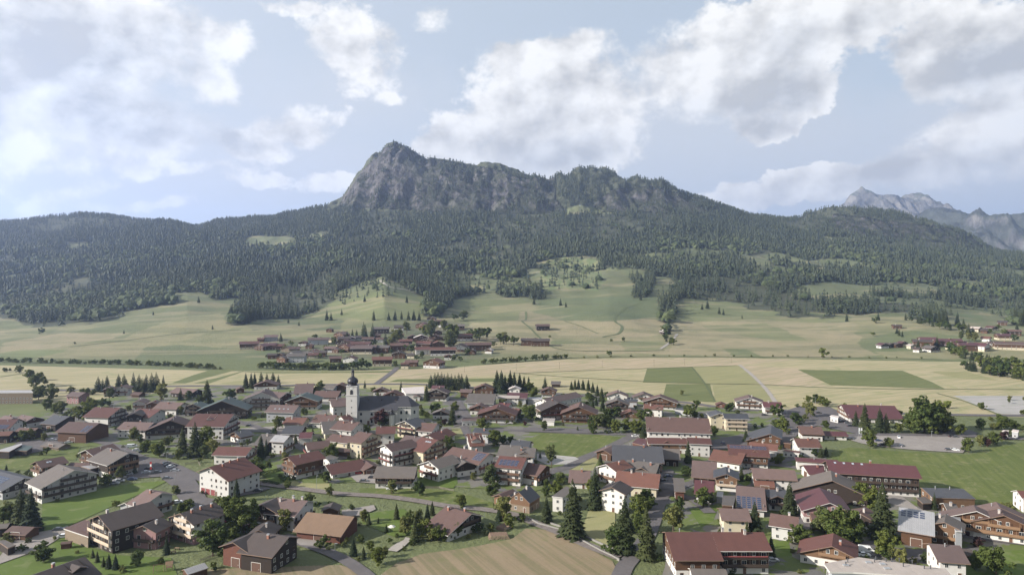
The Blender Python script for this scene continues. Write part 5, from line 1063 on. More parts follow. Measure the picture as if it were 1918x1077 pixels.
sheet('yard', [(-200, 790), (60, 775), (200, 745), (420, 722), (680, 728), (960, 738), (1180, 735), (1300, 760), (1480, 772), (1500, 830), (1550, 860), (1600, 880), (1720, 925), (1900, 960), (2100, 1000), (2100, 1100), (1240, 1100), (1262, 960), (1225, 925), (1180, 870), (980, 925), (760, 900), (560, 905), (480, 850), (360, 860), (240, 850), (120, 820), (-200, 850)], YARDS, 'patchy yards, gravel and small lawns between the village houses', .8)
for pl in (tl('M3', '205,215 300,160 380,128 600,132 1100,170 1245,190 1190,250 760,424 470,385 260,345'),): sheet('long_meadow', pl, F_LONG, 'mown village meadow with swaths of long grass', .4); sheet('light_field', tl('M3', '650,560 720,500 900,415 960,430 950,470 900,560'), F_LITE); sheet('light_field', tl('M2', '1230,90 1440,90 1400,190 1240,170'), F_LITE); sheet('lawn', tl('B4', '930,690 1180,690 1220,860 1000,870'), F_DEEP); sheet('lawn', tl('M4', '600,590 720,590 760,700 700,735 600,700'), F_DEEP); sheet('lawn', tl('B5', '1270,820 1915,790 1990,1077 1150,1100'), F_DEEP); sheet('lawn', tl('B4', '60,330 400,300 330,480 200,540 120,420'), F_DEEP); sheet('lawn', tl('M2', '850,620 1290,560 1300,700 1250,760 900,740'), F_DEEP)
# roads
def road(pts, w, mat=ASPH, name='road', label=None): return ribbon(name, pts, w, mat, label)
road([(2300, 781), (1918, 778), (1770, 776), (1600, 772), (1470, 769), (1350, 762), (1280, 753), (1150, 744), (960, 731), (800, 720), (700, 719), (600, 720), (500, 722), (320, 723), (180, 728), (100, 731), (-400, 734)], 7.5, label='country road running along the far side of the village')
road([(704, 719), (722, 706), (738, 694), (744, 687)], 6, label='lane leading from the village to the far hamlet')
road([(1385, 683), (1405, 699), (1427, 720), (1440, 735), (1453, 754), (1462, 766)], 3.6, PATHM, 'farm_track', 'pale farm track crossing the mown fields')
for pts in ([(960, 698), (1100, 708), (1280, 717), (1430, 720), (1600, 727), (1918, 729), (2200, 730)], [(960, 699), (1060, 695), (1200, 690), (1380, 684)], [(1296, 687), (1320, 718), (1339, 752)], [(1755, 736), (1810, 752), (1875, 778)], [(0, 706), (40, 699)]): ribbon('ditch', pts, 1.8, DITCH)
road([(1156, 1095), (1170, 1060), (1195, 1030), (1214, 1000), (1224, 975), (1231, 950), (1241, 928), (1246, 905), (1249, 880)], 6.2, label='asphalt lane between the tall spruces')
road(tl('M3', '1400,150 1260,215 1010,335 770,435 620,520 430,565 330,660'), 7, label='asphalt road beside the mown village meadow'); road(tl('M3', '-300,100 0,110 430,128 900,145 1330,158'), 6)
sheet('stone_yard', tl('M3', '270,372 700,408 745,432 600,490 400,500 270,445'), PALEG, 'stone mason yard with pale slabs'); 
sheet('parking_area', tl('T4', '1110,540 1300,480 1640,490 1800,560 2000,620 2000,800 1700,740 1500,700 1200,770'), ASPH, 'asphalt parking area in front of the red-roofed inn'); road([(1462, 766), (1480, 778), (1488, 795), (1480, 812), (1455, 830)], 9)
sheet('gravel_lot', tl('T5', '-100,830 0,795 250,800 900,808 1200,820 1350,865 1225,1002 900,985 500,955 100,900 0,870'), GRAV, 'pale gravel parking lot', .3); sheet('parking_area', tl('T5', '940,720 1250,730 1400,780 1350,820 950,815'), ASPH); road([(2200, 822), (1918, 821), (1860, 818), (1780, 815), (1640, 813), (1590, 815)], 7)
sheet('gravel_drive', tl('B0', '-300,980 0,860 170,650 380,600 620,560 760,520 790,600 690,650 420,800 0,945 -300,1020'), GRAV, 'pale gravel drive at the lower left', .2)
sheet('square', [(257, 850), (320, 866), (358, 880), (364, 900), (382, 930), (402, 934), (388, 948), (347, 955), (343, 925), (306, 898), (300, 892), (255, 895), (205, 902), (200, 890), (250, 868)], ASPH, 'asphalt village square with parked cars'); road([(262, 858), (300, 862), (350, 882), (395, 905), (452, 925), (500, 912)], 5)
road([(330, 880), (345, 905), (362, 935), (372, 960)], 11); road([(530, 1002), (560, 1014), (600, 1027), (640, 1044), (680, 1070), (705, 1095)], 5, label='asphalt lane at the bottom left'); sheet('yard', [(538, 1001), (588, 1008), (600, 1022), (562, 1020)], GRAV)
road([(734, 1031), (752, 1018), (769, 1007)], 4, PATHM, 'garden_path'); sheet('gravel_yard', [(640, 955), (700, 945), (704, 953), (680, 964), (640, 968)], GRAV); ribbon('stream', [(430, 896), (500, 906), (560, 914), (640, 924), (700, 927), (770, 935), (840, 947), (900, 952), (960, 962), (1000, 978), (1050, 997), (1100, 1020), (1160, 1043)], 5, BROOK, 'stony stream bed running past the round mown field')
sheet('yard', tl('B5', '250,120 440,130 560,200 740,330 880,365 700,360 500,300 260,220'), GRAV); sheet('yard', tl('B5', '480,765 790,790 760,900 700,960 480,860 100,860 100,680 300,700'), ASPH); road([(1770, 992), (1805, 1000), (1918, 1015), (2000, 1025)], 7)
sheet('yard', tl('T1', '760,730 1230,698 1290,760 1000,760 800,745'), GRAV); sheet('yard', [(838, 745), (862, 747), (890, 790), (850, 799), (846, 770)], ASPH); sheet('yard', [(655, 890), (700, 880), (706, 905), (668, 902)], GRAV); road([(640, 858), (690, 852), (720, 845), (760, 838)], 5)
for p in ([(450, 806), (520, 811), (575, 843), (640, 850)], [(868, 797), (900, 848), (960, 862), (1000, 905)], [(1242, 928), (1290, 905), (1360, 893), (1440, 868), (1500, 850), (1540, 806)], [(1330, 830), (1420, 812), (1500, 800)], [(1262, 925), (1300, 935), (1330, 960)], [(520, 811), (560, 800), (640, 790), (690, 838)], [(1480, 905), (1500, 940), (1510, 1000), (1550, 1040)], [(1440, 868), (1520, 880), (1600, 905), (1690, 925)], [(380, 770), (450, 790), (520, 811)], [(100, 812), (200, 830), (262, 855)], [(60, 815), (20, 850), (90, 840)]): road(p, 5.5)
for p, w in (([(1300, 832), (1360, 818), (1420, 808), (1450, 815), (1400, 838), (1340, 842)], 0), ([(1235, 885), (1262, 880), (1262, 915), (1240, 915)], 0), ([(40, 828), (110, 815), (130, 825), (60, 845)], 0), ([(980, 800), (1110, 802), (1112, 811), (980, 808)], 0)): sheet('yard', p, ASPH)
def drib(name, px, w, mat, label=None):
    P = [ground_at(*p) for p in px]; return ribbon(name, P, w, mat, label, True, 0, True)
drib('brook_bank', [(1000, 677), (1065, 671), (1200, 668), (1500, 669), (1700, 672), (1765, 674)], 3, DITCH, 'grassy bank of the brook'); drib('farm_track', [(1237, 654), (1250, 645), (1262, 635), (1268, 626)], 4, PATHM, 'pale track below the tree strip')
drib('ditch', [(985, 584), (985, 598), (978, 602), (990, 612), (1000, 622), (1020, 640), (1040, 652), (1080, 657), (1180, 658), (1245, 656)], 4, DITCH); drib('ditch', [(1205, 565), (1170, 578), (1155, 590), (1152, 602), (1165, 612), (1158, 625), (1135, 630), (1130, 632)], 5, DITCH); drib('ditch', [(1058, 602), (1090, 612), (1120, 625)], 3, DITCH)
drib('farm_track', [(712, 525), (722, 533), (740, 540), (760, 543), (780, 550)], 5, PATHM); drib('ditch', [(130, 650), (330, 626), (450, 618)], 4, DITCH); drib('ditch', [(0, 668), (300, 680)], 3, DITCH)
# ------------------------------------------------------------------ single trees
def spruce_mesh(name, seed, levels=30, br=9, wide=.19, low=.05):
    r = np.random.default_rng(seed); V = []; Fc = []
    def tri(*p): a = len(V); V.extend(p); Fc.append((a, a + 1, a + 2))
    for L in range(levels):
        t = L / (levels - 1); z = low + (1 - low) * t ** .92; rad = wide * (1 - t) ** .82 * r.uniform(.82, 1.12) + .008; n = max(4, int(br * (1 - .55 * t))); ph = r.uniform(0, 6.28)
        for i in range(n):
            if r.random() < .07: continue
            a = ph + 6.283 * i / n + r.uniform(-.25, .25); R_ = rad * r.uniform(.65, 1.15); c, s = math.cos(a), math.sin(a); dr = R_ * r.uniform(.35, .6) * (1 - t * .8); w = R_ * r.uniform(.28, .42) + .007
            def pt(u, v, dz=0): return (c * u * R_ - s * v, s * u * R_ + c * v, z - dr * u ** 1.3 + dz + .012)
            tri(pt(.05, 0, .012), pt(.55, w, -.008), pt(.5, -.1 * w, .004)); tri(pt(.05, 0, .012), pt(.5, .1 * w, .004), pt(.55, -w, -.008))
            tri(pt(.4, 0, .006), pt(.85, w * .75, -.012), pt(.78, 0)); tri(pt(.4, 0, .006), pt(.78, 0), pt(.85, -w * .75, -.012)); tri(pt(.62, w * .3), pt(1.05, 0, .004), pt(.62, -w * .3))
            tri(pt(.3, 0), pt(.75, .2 * w, -.03 - .1 * R_), pt(.95, 0, -.004))       # hanging twigs
    tri((0, 0, 1.03), (.008, .004, .96), (-.008, .004, .96)); tri((0, 0, 1.03), (.0, -.008, .96), (.006, .006, .96))
    return mesh_np(name, V, Fc, SPR)
def leafy_mesh(name, seed, mat, cen=.52, rx=.45, rz=.46, clumps=64, leaves=58, ls=.034):
    r = np.random.default_rng(seed); V = []; Fc = []; lob = [(r.uniform(-.16, .16), r.uniform(-.16, .16), r.uniform(-.22, .2)) for _ in range(6)]
    for k in range(clumps):
        d = r.normal(size=3); d /= np.linalg.norm(d); q = lob[k % 6]; rr = r.uniform(.55, 1.0) ** .5 * (.72 + .3 * math.sin(3 * d[0] + 5 * d[2] + seed))
        cx, cy, cz = d[0] * rx * rr * .8 + q[0] * .8, d[1] * rx * rr * .8 + q[1] * .8, cen + d[2] * rz * rr * .8 + q[2] * .8; s = r.uniform(.07, .12)
        for j in range(leaves):
            e = r.normal(size=3); e /= np.linalg.norm(e); p = np.array([cx, cy, cz]) + e * s * r.uniform(.5, 1.0) * (1, 1, .8); n = e + r.normal(size=3) * .55 + (0, 0, .35); n /= np.linalg.norm(n); u = np.cross(n, r.normal(size=3)); u /= np.linalg.norm(u); v = np.cross(n, u); w = ls * r.uniform(.6, 1.2)
            a = len(V); V += [p + u * w, p + v * w * .8, p - u * w, p - v * w * .8]; Fc.append((a, a + 1, a + 2, a + 3))
    V = np.array(V); V[:, 2] = np.maximum(V[:, 2], .04); return mesh_np(name, V, Fc, mat)
def trunk_mesh(h, r0, r1, limbs=0, seed=0):
    b = MB(); b.lathe([(r0 * 1.4, -.03), (r0, .05), (r1, h)], 7, 0); rr = random.Random(seed)
    for i in range(limbs):
        a = 6.28 * i / limbs + rr.uniform(-.3, .3); z = h * rr.uniform(.6, .95); b.tube((0, 0, z), (.2 * math.cos(a), .2 * math.sin(a), z + rr.uniform(.15, .3)), r1 * .5, 0, 4)
    return b.mesh('trunk', [MATS['bark']])
TRS, TRL = trunk_mesh(.8, .016, .004), trunk_mesh(.52, .022, .012, 5, 3)
M_SPR = [spruce_mesh('crown', 100 + i, 34, 11, .235 + .03 * (i % 2)) for i in range(4)]; M_SPL = [spruce_mesh('crown', 120 + i, 22, 11, .25) for i in range(3)]; M_THIN = [spruce_mesh('crown', 140 + i, 24, 8, .15, .12) for i in range(2)]
M_LF = [leafy_mesh('crown', 200 + i, LEAF) for i in range(4)]; M_LL = [leafy_mesh('crown', 220 + i, LEAFL, .52, .36, .47) for i in range(3)]; M_CP = [leafy_mesh('crown', 240, LEAFP, .52, .44, .46)]
M_BU = [leafy_mesh('crown', 260 + i, LEAF if i % 2 else LEAFL, .45, .62, .46, 34, 44, .06) for i in range(4)]; M_TALL = [leafy_mesh('crown', 280 + i, LEAFL, .52, .22, .48, 44, 46, .03) for i in range(2)]
M_LOWL = [leafy_mesh('crown', 300 + i, LEAF, .52, .52, .46, 20, 34, .075) for i in range(3)]
KIND = {'s': ('spruce', M_SPR, TRS), 'S': ('spruce', M_SPL, TRS), 'h': ('spruce', M_THIN, TRS), 'm': ('broadleaf_tree', M_LF, TRL), 'l': ('pale_green_tree', M_LL, TRL), 'p': ('copper_leaved_tree', M_CP, TRL), 'b': ('bush', M_BU, TRL), 't': ('slender_tree', M_TALL, TRL), 'q': ('broadleaf_tree', M_LOWL, TRL)}
TREES = []
def tree(k, P, h, label=None, group=None, wide=1.0):
    nm, ms, tr = KIND[k]; s = h; wd = h * wide * random.uniform(.9, 1.12); o = empty(nm, P, random.uniform(0, 6.28)); me = random.choice(ms)
    for n_, m_ in (('crown', me), ('trunk', tr)):
        c = obj(n_, m_, o); c.scale = (wd, wd, s) if n_ == 'crown' else (s, s, s)
    o['category'] = {'bush': 'bush'}.get(nm, 'tree')
    if label: o['label'] = label
    else: TREES.append((o, nm, P[0], P[1], h))
    if group:
        o['group'] = group
        if k == 'q': o.name = 'grouped_broadleaf_tree'  # broadleaf trees of every group take this name: rows, gardens, lone trees
    return o
TT = """
B0 s:230,570,470 s:350,590,490 l:110,480,270 m:40,500,210 l:80,690,110 b:250,810,100 s:1040,885,100 s:1090,935,130 s:1160,985,120 s:1220,1005,170 s:1295,1015,175 b:1380,1045,90 b:870,835,50 b:1320,315,80 b:1180,770,60 t:615,700,80
B1 m:690,500,370 m:820,600,450 m:470,860,440 m:690,710,190 b:530,275,90 l:1290,570,260 l:130,690,110 b:1700,765,150 b:1650,335,90 b:1790,310,70 b:1760,800,50 b:1850,330,60 l:50,170,120 b:1550,300,60
B2 s:870,505,180 s:820,700,270 s:960,465,190 s:1015,405,160 m:760,505,170 m:1290,655,170 m:1150,695,160 l:1010,695,150 b:1560,605,130 s:1770,465,190 s:130,855,200 s:245,890,140 m:400,965,230 l:490,880,130 m:320,800,120 b:190,915,60 s:410,495,75 s:500,600,100 b:790,735,80 b:540,725,70 l:60,720,80 b:700,800,60 b:1480,600,80 m:210,720,110 b:20,760,70 b:620,650,60 b:850,620,60 b:1100,640,90
B3 s:380,485,290 s:675,655,650 s:925,340,470 s:1255,830,620 m:1190,830,330 s:1500,890,570 m:1520,280,200 m:1440,430,270 m:1420,600,220 l:1800,580,310 m:110,475,110 m:620,650,160 b:1650,910,90 m:1540,340,160 b:20,480,70
B4 m:230,320,230 s:800,590,340 s:1190,410,380 m:1310,750,270 l:1590,610,340 m:1770,700,450 m:1690,640,300 b:1300,1060,60 b:540,1065,90 b:400,480,40 b:1230,830,70 b:1150,690,60 m:1330,120,60 b:940,880,60 m:1260,690,120
B5 s:330,680,640 m:370,860,320 m:150,300,290 m:1600,1075,370 p:1400,770,140 h:910,350,200 t:430,905,150 l:780,935,110 p:1280,640,70 m:30,720,200 m:60,560,160 b:1380,490,80 b:250,830,60
M0 S:1510,600,110 l:1345,650,170 m:1190,730,160 m:1640,360,160 m:1790,415,210 S:70,560,70 b:310,610,70 m:245,240,150 l:330,230,150 q:490,80,60 b:200,600,50 b:1290,960,70 b:1380,310,40 S:1020,340,40 b:870,410,50
T0 q:220,110,100 q:330,200,150 q:400,265,190 q:500,240,90 l:430,410,180 l:560,430,190 q:620,570,130 q:520,530,140 l:700,570,160 b:760,600,90 q:790,350,100 q:980,355,90 q:1040,355,80 q:930,350,80 S:1100,320,170 S:1150,325,150 S:1200,275,140 S:1330,260,140 S:1390,275,155 S:1420,335,140 h:1495,305,200 S:1560,320,195 S:1600,325,160 S:1640,315,190 S:1700,325,215 S:1750,315,215 h:1830,240,110 l:1805,425,210 q:1440,540,80 q:280,690,90 q:350,710,110 m:960,640,220 m:1050,510,130 m:1150,490,115 m:1120,670,140 l:880,640,180 q:1000,470,110 q:570,300,90 q:640,340,80 l:1500,870,180 q:60,100,60 q:110,90,40 l:480,380,150 q:1230,480,70 b:1300,760,50 l:1560,900,100
T1 s:405,455,265 m:660,420,150 s:840,285,175 s:900,285,175 s:940,255,145 S:1012,220,125 S:1076,210,100 S:1145,225,125 S:1205,265,135 m:1680,300,120 m:1620,345,110 m:1285,655,90 m:1150,795,80 q:1500,580,90 b:870,605,60 b:1030,610,60 s:270,1050,390 s:130,1010,290 m:410,930,230 t:470,1060,240 l:360,1070,170 m:80,1075,130 s:1010,1065,260 s:1070,1040,190 b:800,935,60 s:1400,910,120 S:1590,800,80 m:320,460,110 b:940,650,60 q:210,420,120 S:110,420,140 S:1740,600,60 b:1140,1060,60 b:1850,930,50 q:1420,560,80
T2 p:430,700,215 m:480,690,130 b:420,712,60 s:950,425,190 S:1000,280,150 S:1045,300,190 S:1080,300,200 S:1120,300,200 S:1150,300,180 S:1190,300,190 S:1230,300,180 S:1270,300,170 S:1310,300,190 S:1345,300,180 S:1400,280,150 S:1370,310,120 s:1740,330,250 s:1790,340,260 s:1830,330,200 s:1890,320,240 m:1040,560,140 s:1240,690,240 p:1150,700,90 q:900,590,90 m:960,610,80 m:1580,740,150 m:1180,960,170 m:1220,1000,120 m:1710,930,210 m:1820,910,120 h:260,285,100 b:400,380,60 b:350,320,60 l:1520,480,130 l:1800,490,110 q:1650,470,70 b:1240,310,60 S:550,310,40 q:880,520,70 m:200,760,60 b:1460,980,60
T3 s:20,290,190 s:80,310,200 s:130,310,170 s:180,300,150 m:190,320,120 m:230,380,130 s:660,300,100 s:700,290,110 s:740,290,110 s:790,300,120 s:850,310,130 s:900,330,120 s:950,370,130 s:1000,430,160 s:940,480,110 m:210,650,210 m:910,710,140 l:960,730,180 m:1050,720,180 m:1140,780,170 m:1270,770,160 m:1370,780,170 m:1440,650,150 m:1510,650,150 s:1470,860,190 m:1140,610,150 m:1060,600,120 s:900,540,130 s:1010,540,150 m:880,430,100 s:990,1077,80 b:1050,790,60 m:1440,760,120 b:100,640,80 p:140,700,60 S:730,760,60 m:850,400,90
M3 s:985,490,130 m:550,720,140 p:345,710,90 m:375,850,130 b:430,650,60 l:260,500,70 b:760,900,50
M4 s:55,480,250 m:30,620,120 b:230,260,40 m:1370,420,20 b:1170,160,50 b:640,470,60 b:740,680,90 S:1540,420,140 S:1600,400,110 m:1480,410,110 b:1000,460,50
T4 m:70,590,140 m:130,610,90 q:210,615,60 m:510,545,130 q:590,430,40 m:350,820,120 s:700,885,150 m:800,735,60 q:880,715,50 m:1040,730,120 m:1120,770,170 m:1280,690,160 q:1370,650,90 l:1420,600,180 m:1390,440,90 m:1470,450,110 m:1540,470,120 m:1600,490,110 m:1600,735,110 b:1280,500,50 b:1140,500,40 q:1810,490,50 m:210,520,10
T5 s:30,710,180 s:130,740,290 s:300,780,280 s:370,780,220 m:500,780,130 l:640,740,160 m:800,780,460 m:940,770,400 m:690,780,300 l:520,610,100 m:190,935,220 m:400,940,120 m:1190,805,150 m:1290,1000,165 l:1430,935,140 p:1500,935,120 m:1570,905,160 p:1690,860,120 m:1440,745,130 q:1560,745,90 m:1620,745,110 m:1700,745,160 m:1800,745,140 q:1640,635,70 q:1900,575,70 b:1900,770,80 m:1000,760,200 m:870,790,200 q:1550,650,60
"""
for ln in TT.strip().split('\n'):
    w = ln.split(); t = TILE[w[0]]
    for e in w[1:]:
        k, v = e.split(':'); x, y, hp = map(float, v.split(',')); px, py = tp(t, x, y); P = at(px, py, 0) if py > 676 else ground_at(px, py); h = hp / 5.984 * P.y / F
        if h < 1.2: continue
        wide = {'S': 1.35, 'h': 1.3, 's': 1.08, 'q': 1.35}.get(k, 1.05); k = ('m' if random.random() < .6 else 'l') if k == 'q' and py > 684 else k; wide = 1.1 if k in 'ml' else wide; tree(k, P, h, None, None, wide)
# labels: nearest landmark, then rank among trees of the same kind near it
LMK = [('the church tower', 660, 790), ('the church nave end', 785, 790), ('the big white hotel with red garage doors', 440, 925), ('the carved wooden inn', 1090, 800), ('the kiosk on the parking area', 1565, 785), ('the long maroon-roofed farmhouse', 1650, 900), ('the large red farmhouse', 1340, 1050),
       ('the tall dark hotel with pale balconies', 215, 1030), ('the long grey-roofed hotel on the lawn', 120, 930), ('the green metal roofed hotel', 415, 790), ('the white sports hall', 770, 745), ('the crossing dark barn', 490, 1050), ('the tan-shingled barn', 615, 1000), ('the steep-roofed house by the lane', 1155, 940), ('the long pale school block', 1060, 765),
       ('the white bungalows at the field edge', 1180, 750), ('the very large brown red hotel', 1270, 815), ('the red-roofed inn by the parking lot', 1640, 780), ('the gravel parking lot corner', 1815, 830), ('the solar-panelled barn at lower right', 1720, 1000), ('the flat roof at lower right', 1620, 1060), ('the honey-balconied twin chalets', 1860, 990), ('the low wide brown-roofed garden house', 850, 1000),
       ('the timber apartment block', 40, 755), ('the balconied hotel at upper left', 220, 790), ('the large brown timber barn', 150, 820), ('the bright red roofed cream house', 820, 855), ('the grey-roofed farmhouse', 740, 910), ('the broad inn at the mown meadow', 930, 800), ('the new steep-roofed timber house', 985, 950), ('the white chalets by the farm track', 1420, 775),
       ('the solar-fielded white house', 1405, 940), ('the broad grey-brown gabled barn', 1560, 915), ('the field spruces chalets', 220, 735), ('the gravel drive at lower left', 60, 1020), ('the four thin field spruces', 500, 720)]
def label_trees():
    d = defaultdict(list)
    for o, nm, x, y, h in TREES:
        px = px_of(x, y); py = py_of(y, 0); j = min(range(len(LMK)), key=lambda i: (LMK[i][1] - px) ** 2 + 2.2 * (LMK[i][2] - py) ** 2); side = 'left' if px < LMK[j][1] else 'right'; d[(nm, j, side)].append((math.hypot(LMK[j][1] - px, LMK[j][2] - py), o, h))
    for (nm, j, side), l in d.items():
        l.sort(key=lambda t: t[0]); n_used = None; n = nm.replace('_', ' ').replace('pale green', 'pale').replace('copper leaved', 'copper')
        for i, (dd, o, h) in enumerate(l): o['label'] = '%s %s to the %s of %s' % ('nearest' if i == 0 else ORD[i] + ' nearest', n, side, LMK[j][0])
# trees along the brook, on the meadows and in the far hamlets: nothing tells the members of one row apart
def row(pts, step, k, h0, h1, label, group, jit=3, wide=1.1):
    for i in range(len(pts) - 1):
        a = Vector(pts[i]); b_ = Vector(pts[i + 1]); n = max(1, int((b_ - a).length / step))
        for j in range(n):
            p = a.lerp(b_, (j + random.random() * .6) / n); P = ground_at(p.x, p.y); P.x += random.uniform(-jit, jit); P.y += random.uniform(-jit, jit); tree(random.choice(k), P, random.uniform(h0, h1), label, group, wide)
row([(-60, 676), (60, 680), (200, 682), (300, 685), (415, 692)], 5, 'qbb', 3.5, 7, 'bush in the long hedge row along the brook at the left', 'hedge row along the brook, left')
row([(485, 690), (560, 693), (665, 692)], 4.2, 'qqqb', 6, 10, 'leafy tree in the row along the brook before the far hamlet', 'tree row before the far hamlet')
row([(905, 682), (990, 676), (1068, 670)], 4.6, 'qb', 4, 8, 'bush in the hedge row right of the far hamlet', 'hedge row right of the far hamlet')
row([(1080, 671), (1300, 667), (1500, 669), (1740, 672)], 30, 'b', 2, 4, 'single small bush on the brook bank in the fields', 'small bushes along the brook bank')
row([(1768, 655), (1800, 668), (1850, 682), (1900, 688)], 5.5, 'qqS', 9, 15, 'leafy tree at the front of the small wood by the right hamlet', 'small wood by the right hamlet', 9)
row([(1800, 690), (1860, 704), (1925, 712), (2000, 715)], 5.0, 'SSq', 10, 15, 'dark tree at the near edge of the small wood on the right', 'dark near edge of the right wood', 5); row([(1830, 686), (1880, 694), (1925, 700), (2000, 700)], 6.5, 'SSq', 10, 15, 'dark tree at the near edge of the small wood on the right', 'dark near edge of the right wood', 6)
row([(1240, 618), (1250, 640), (1262, 648)], 3.5, 'Sq', 9, 15, 'tree in the narrow strip running down to the track', 'tree strip running down the slope', 6)
for k, l in (('q', '77,626,14;140,646,6;300,550,12;1541,672,22;1142,668,14;676,692,24;690,692,18;665,693,20;1003,640,8;1030,634,7;1168,640,10;1145,642,9;1245,634,9;1258,640,9;1640,606,14;1636,630,10'), ('S', '372,567,13;287,590,8;398,617,9;232,625,8;1325,578,17;1315,580,12;1347,588,14;1355,590,12;1390,597,8;1060,575,12;1050,572,14;683,565,14;762,567,15;1000,570,14;620,600,15;612,600,20;540,605,10;560,610,8;700,600,20;728,600,16;740,600,20;752,598,16;765,600,18;775,600,20;785,600,18;800,590,10;640,590,12;1290,560,10;1680,625,14;1684,629,13;1690,631,12;1585,560,10;1555,560,9;1645,600,16;1586,602,18;1200,562,12;460,606,16;470,600,16')):
    q = [tuple(map(float, s.split(','))) for s in l.split(';')]; q.sort()
    for i, (px, py, hp) in enumerate(q):
        P = ground_at(px, py); tree(k, P, hp / F * P.y, '%s lone %s from the left standing on the far meadows' % (ORD[i], 'round tree' if k == 'q' else 'spruce'), 'lone trees on the far meadows')
row([(1700, 600), (1730, 608), (1760, 616), (1800, 622), (1830, 630)], 7, 'Sq', 10, 16, 'tree in the slanting row above the right hamlet', 'slanting tree row above the right hamlet', 5)
HT = ([(735, 655, 40, 't'), (722, 650, 30, 'S'), (698, 640, 36, 'S'), (684, 640, 34, 'S'), (745, 640, 30, 'l'), (762, 626, 30, 't'), (806, 640, 44, 't'), (800, 634, 30, 'q'), (848, 640, 38, 'q'), (840, 660, 44, 't'), (845, 655, 40, 'l'), (770, 663, 24, 'q'), (880, 634, 20, 'q'), (892, 640, 28, 'q'), (898, 636, 26, 'l'), (912, 636, 26, 'q'), (905, 632, 20, 'q'), (938, 645, 24, 'q'), (948, 645, 22, 'q'), (962, 647, 22, 'q'), (943, 645, 26, 'l'), (590, 640, 16, 'q'), (526, 640, 18, 'S'), (625, 645, 18, 'l'), (650, 636, 18, 'S'), (660, 632, 18, 'S'), (668, 632, 16, 'S'), (681, 635, 34, 'S'), (740, 688, 16, 'l'), (520, 662, 10, 'q'), (500, 672, 10, 'q'), (560, 656, 10, 'q'), (600, 672, 12, 'q'), (790, 670, 14, 'l'), (780, 675, 12, 'q'), (820, 680, 10, 'q'), (850, 676, 14, 'q'), (862, 678, 12, 'q'), (875, 665, 16, 'q'), (868, 600, 22, 'l'), (852, 602, 18, 'q'), (640, 665, 14, 'q'), (690, 660, 14, 'l'), (715, 672, 12, 'q'), (755, 668, 12, 'b'), (830, 620, 24, 'l'), (815, 616, 20, 'q'), (700, 650, 16, 'q'), (610, 655, 12, 'b'), (580, 668, 10, 'b'), (760, 655, 14, 'q'), (733, 664, 12, 'q'), (925, 650, 12, 'b'), (535, 655, 12, 'b'), (545, 648, 12, 'q'), (1720, 655, 22, 'S'), (1755, 650, 22, 'S'), (1735, 655, 14, 'q'), (1775, 648, 18, 'q'), (1800, 640, 22, 't'), (1826, 640, 20, 'l'), (1815, 640, 22, 't'), (1790, 650, 14, 'q'), (1880, 628, 14, 'q'), (1900, 640, 16, 'q'), (1905, 620, 18, 'S'), (1855, 625, 12, 'q'), (1870, 618, 12, 'q')])
HT.sort(); HN = defaultdict(int)
for px, py, hp, k in HT:
    P = ground_at(px, py); kk = (KIND[k][0].replace('_', ' '), px < 1500); HN[kk] += 1; tree(k, P, hp / F * P.y * .95, '%s %s from the left among the houses of the %s hamlet' % (ORD[HN[kk] - 1], kk[0], 'far' if px < 1500 else 'right'), 'trees among the far hamlet houses' if px < 1500 else 'trees among the right hamlet houses')
for i in nearest: tree('S', Vector((fx[i], fy[i], fz[i])), hgt[i] * 1.05, 'dark spruce standing in the lower front of the mountain forest', 'spruces in the front of the mountain forest')
# garden shrubs close to the houses
VH = [p for p in PLACED if p[1] < 640]; n = 0; OCC = [(p[0], p[1], p[2] * .9) for p in PLACED]
for _ in range(4000):
    if n >= 190: break
    x, y, r_ = VH[random.randrange(len(VH))]; a = random.uniform(0, 6.28); d = r_ + random.uniform(1.5, 5); X_, Y_ = x + math.cos(a) * d, y + math.sin(a) * d * .8
    if any((X_ - q[0]) ** 2 + (Y_ - q[1]) ** 2 < (q[2] + .8) ** 2 for q in OCC): continue
    if abs(px_of(X_, Y_) - 960) > 980: continue
    tree('b', Vector((X_, Y_, 0)), random.uniform(1.2, 3.2), None, 'garden shrubs between the village houses'); OCC.append((X_, Y_, 1.5)); n += 1

KEEP = [tl('M3', '205,215 300,160 380,128 600,132 1100,170 1245,190 1190,250 760,424 470,385 260,345'), [(1556, 800), (2000, 800), (2100, 960), (1900, 955), (1800, 945), (1720, 920), (1560, 865)], [(700, 1100), (742, 1050), (849, 1025), (985, 985), (1155, 1050), (1170, 1100)], [(1140, 1100), (1180, 1020), (1225, 930), (1240, 870), (1265, 870), (1260, 940), (1215, 1040), (1190, 1100)],
        [(200, 850), (400, 870), (400, 955), (300, 955), (200, 905)], [(80, 1000), (80, 920), (320, 890), (340, 910), (180, 990)], [(1460, 750), (1640, 750), (1640, 815), (1470, 815)], [(380, 1030), (720, 1060), (720, 1100), (380, 1100)], [(0, 860), (90, 855), (230, 825), (190, 860), (50, 880)], [(-50, 1000), (110, 985), (110, 1030), (-50, 1077)]]
n = 0
for _ in range(9000):
    if n >= 125: break
    px, py = random.uniform(0, 1918), random.uniform(728, 1070)
    if any(inpoly(np.array([px]), np.array([py]), k)[0] for k in KEEP): continue
    if py < 745 and (px < 120 or px > 1300): continue
    P = at(px, py, 0); h = random.uniform(3.0, 8.5) * (1 if random.random() < .8 else 1.5)
    if any((P.x - q[0]) ** 2 + (P.y - q[1]) ** 2 < (q[2] + h * .3) ** 2 for q in OCC): continue
    tree(random.choice('mmmllqtS' if py < 900 else 'mmlls'), P, h, None, 'garden trees between the village houses'); OCC.append((P.x, P.y, h * .4)); n += 1

label_trees()
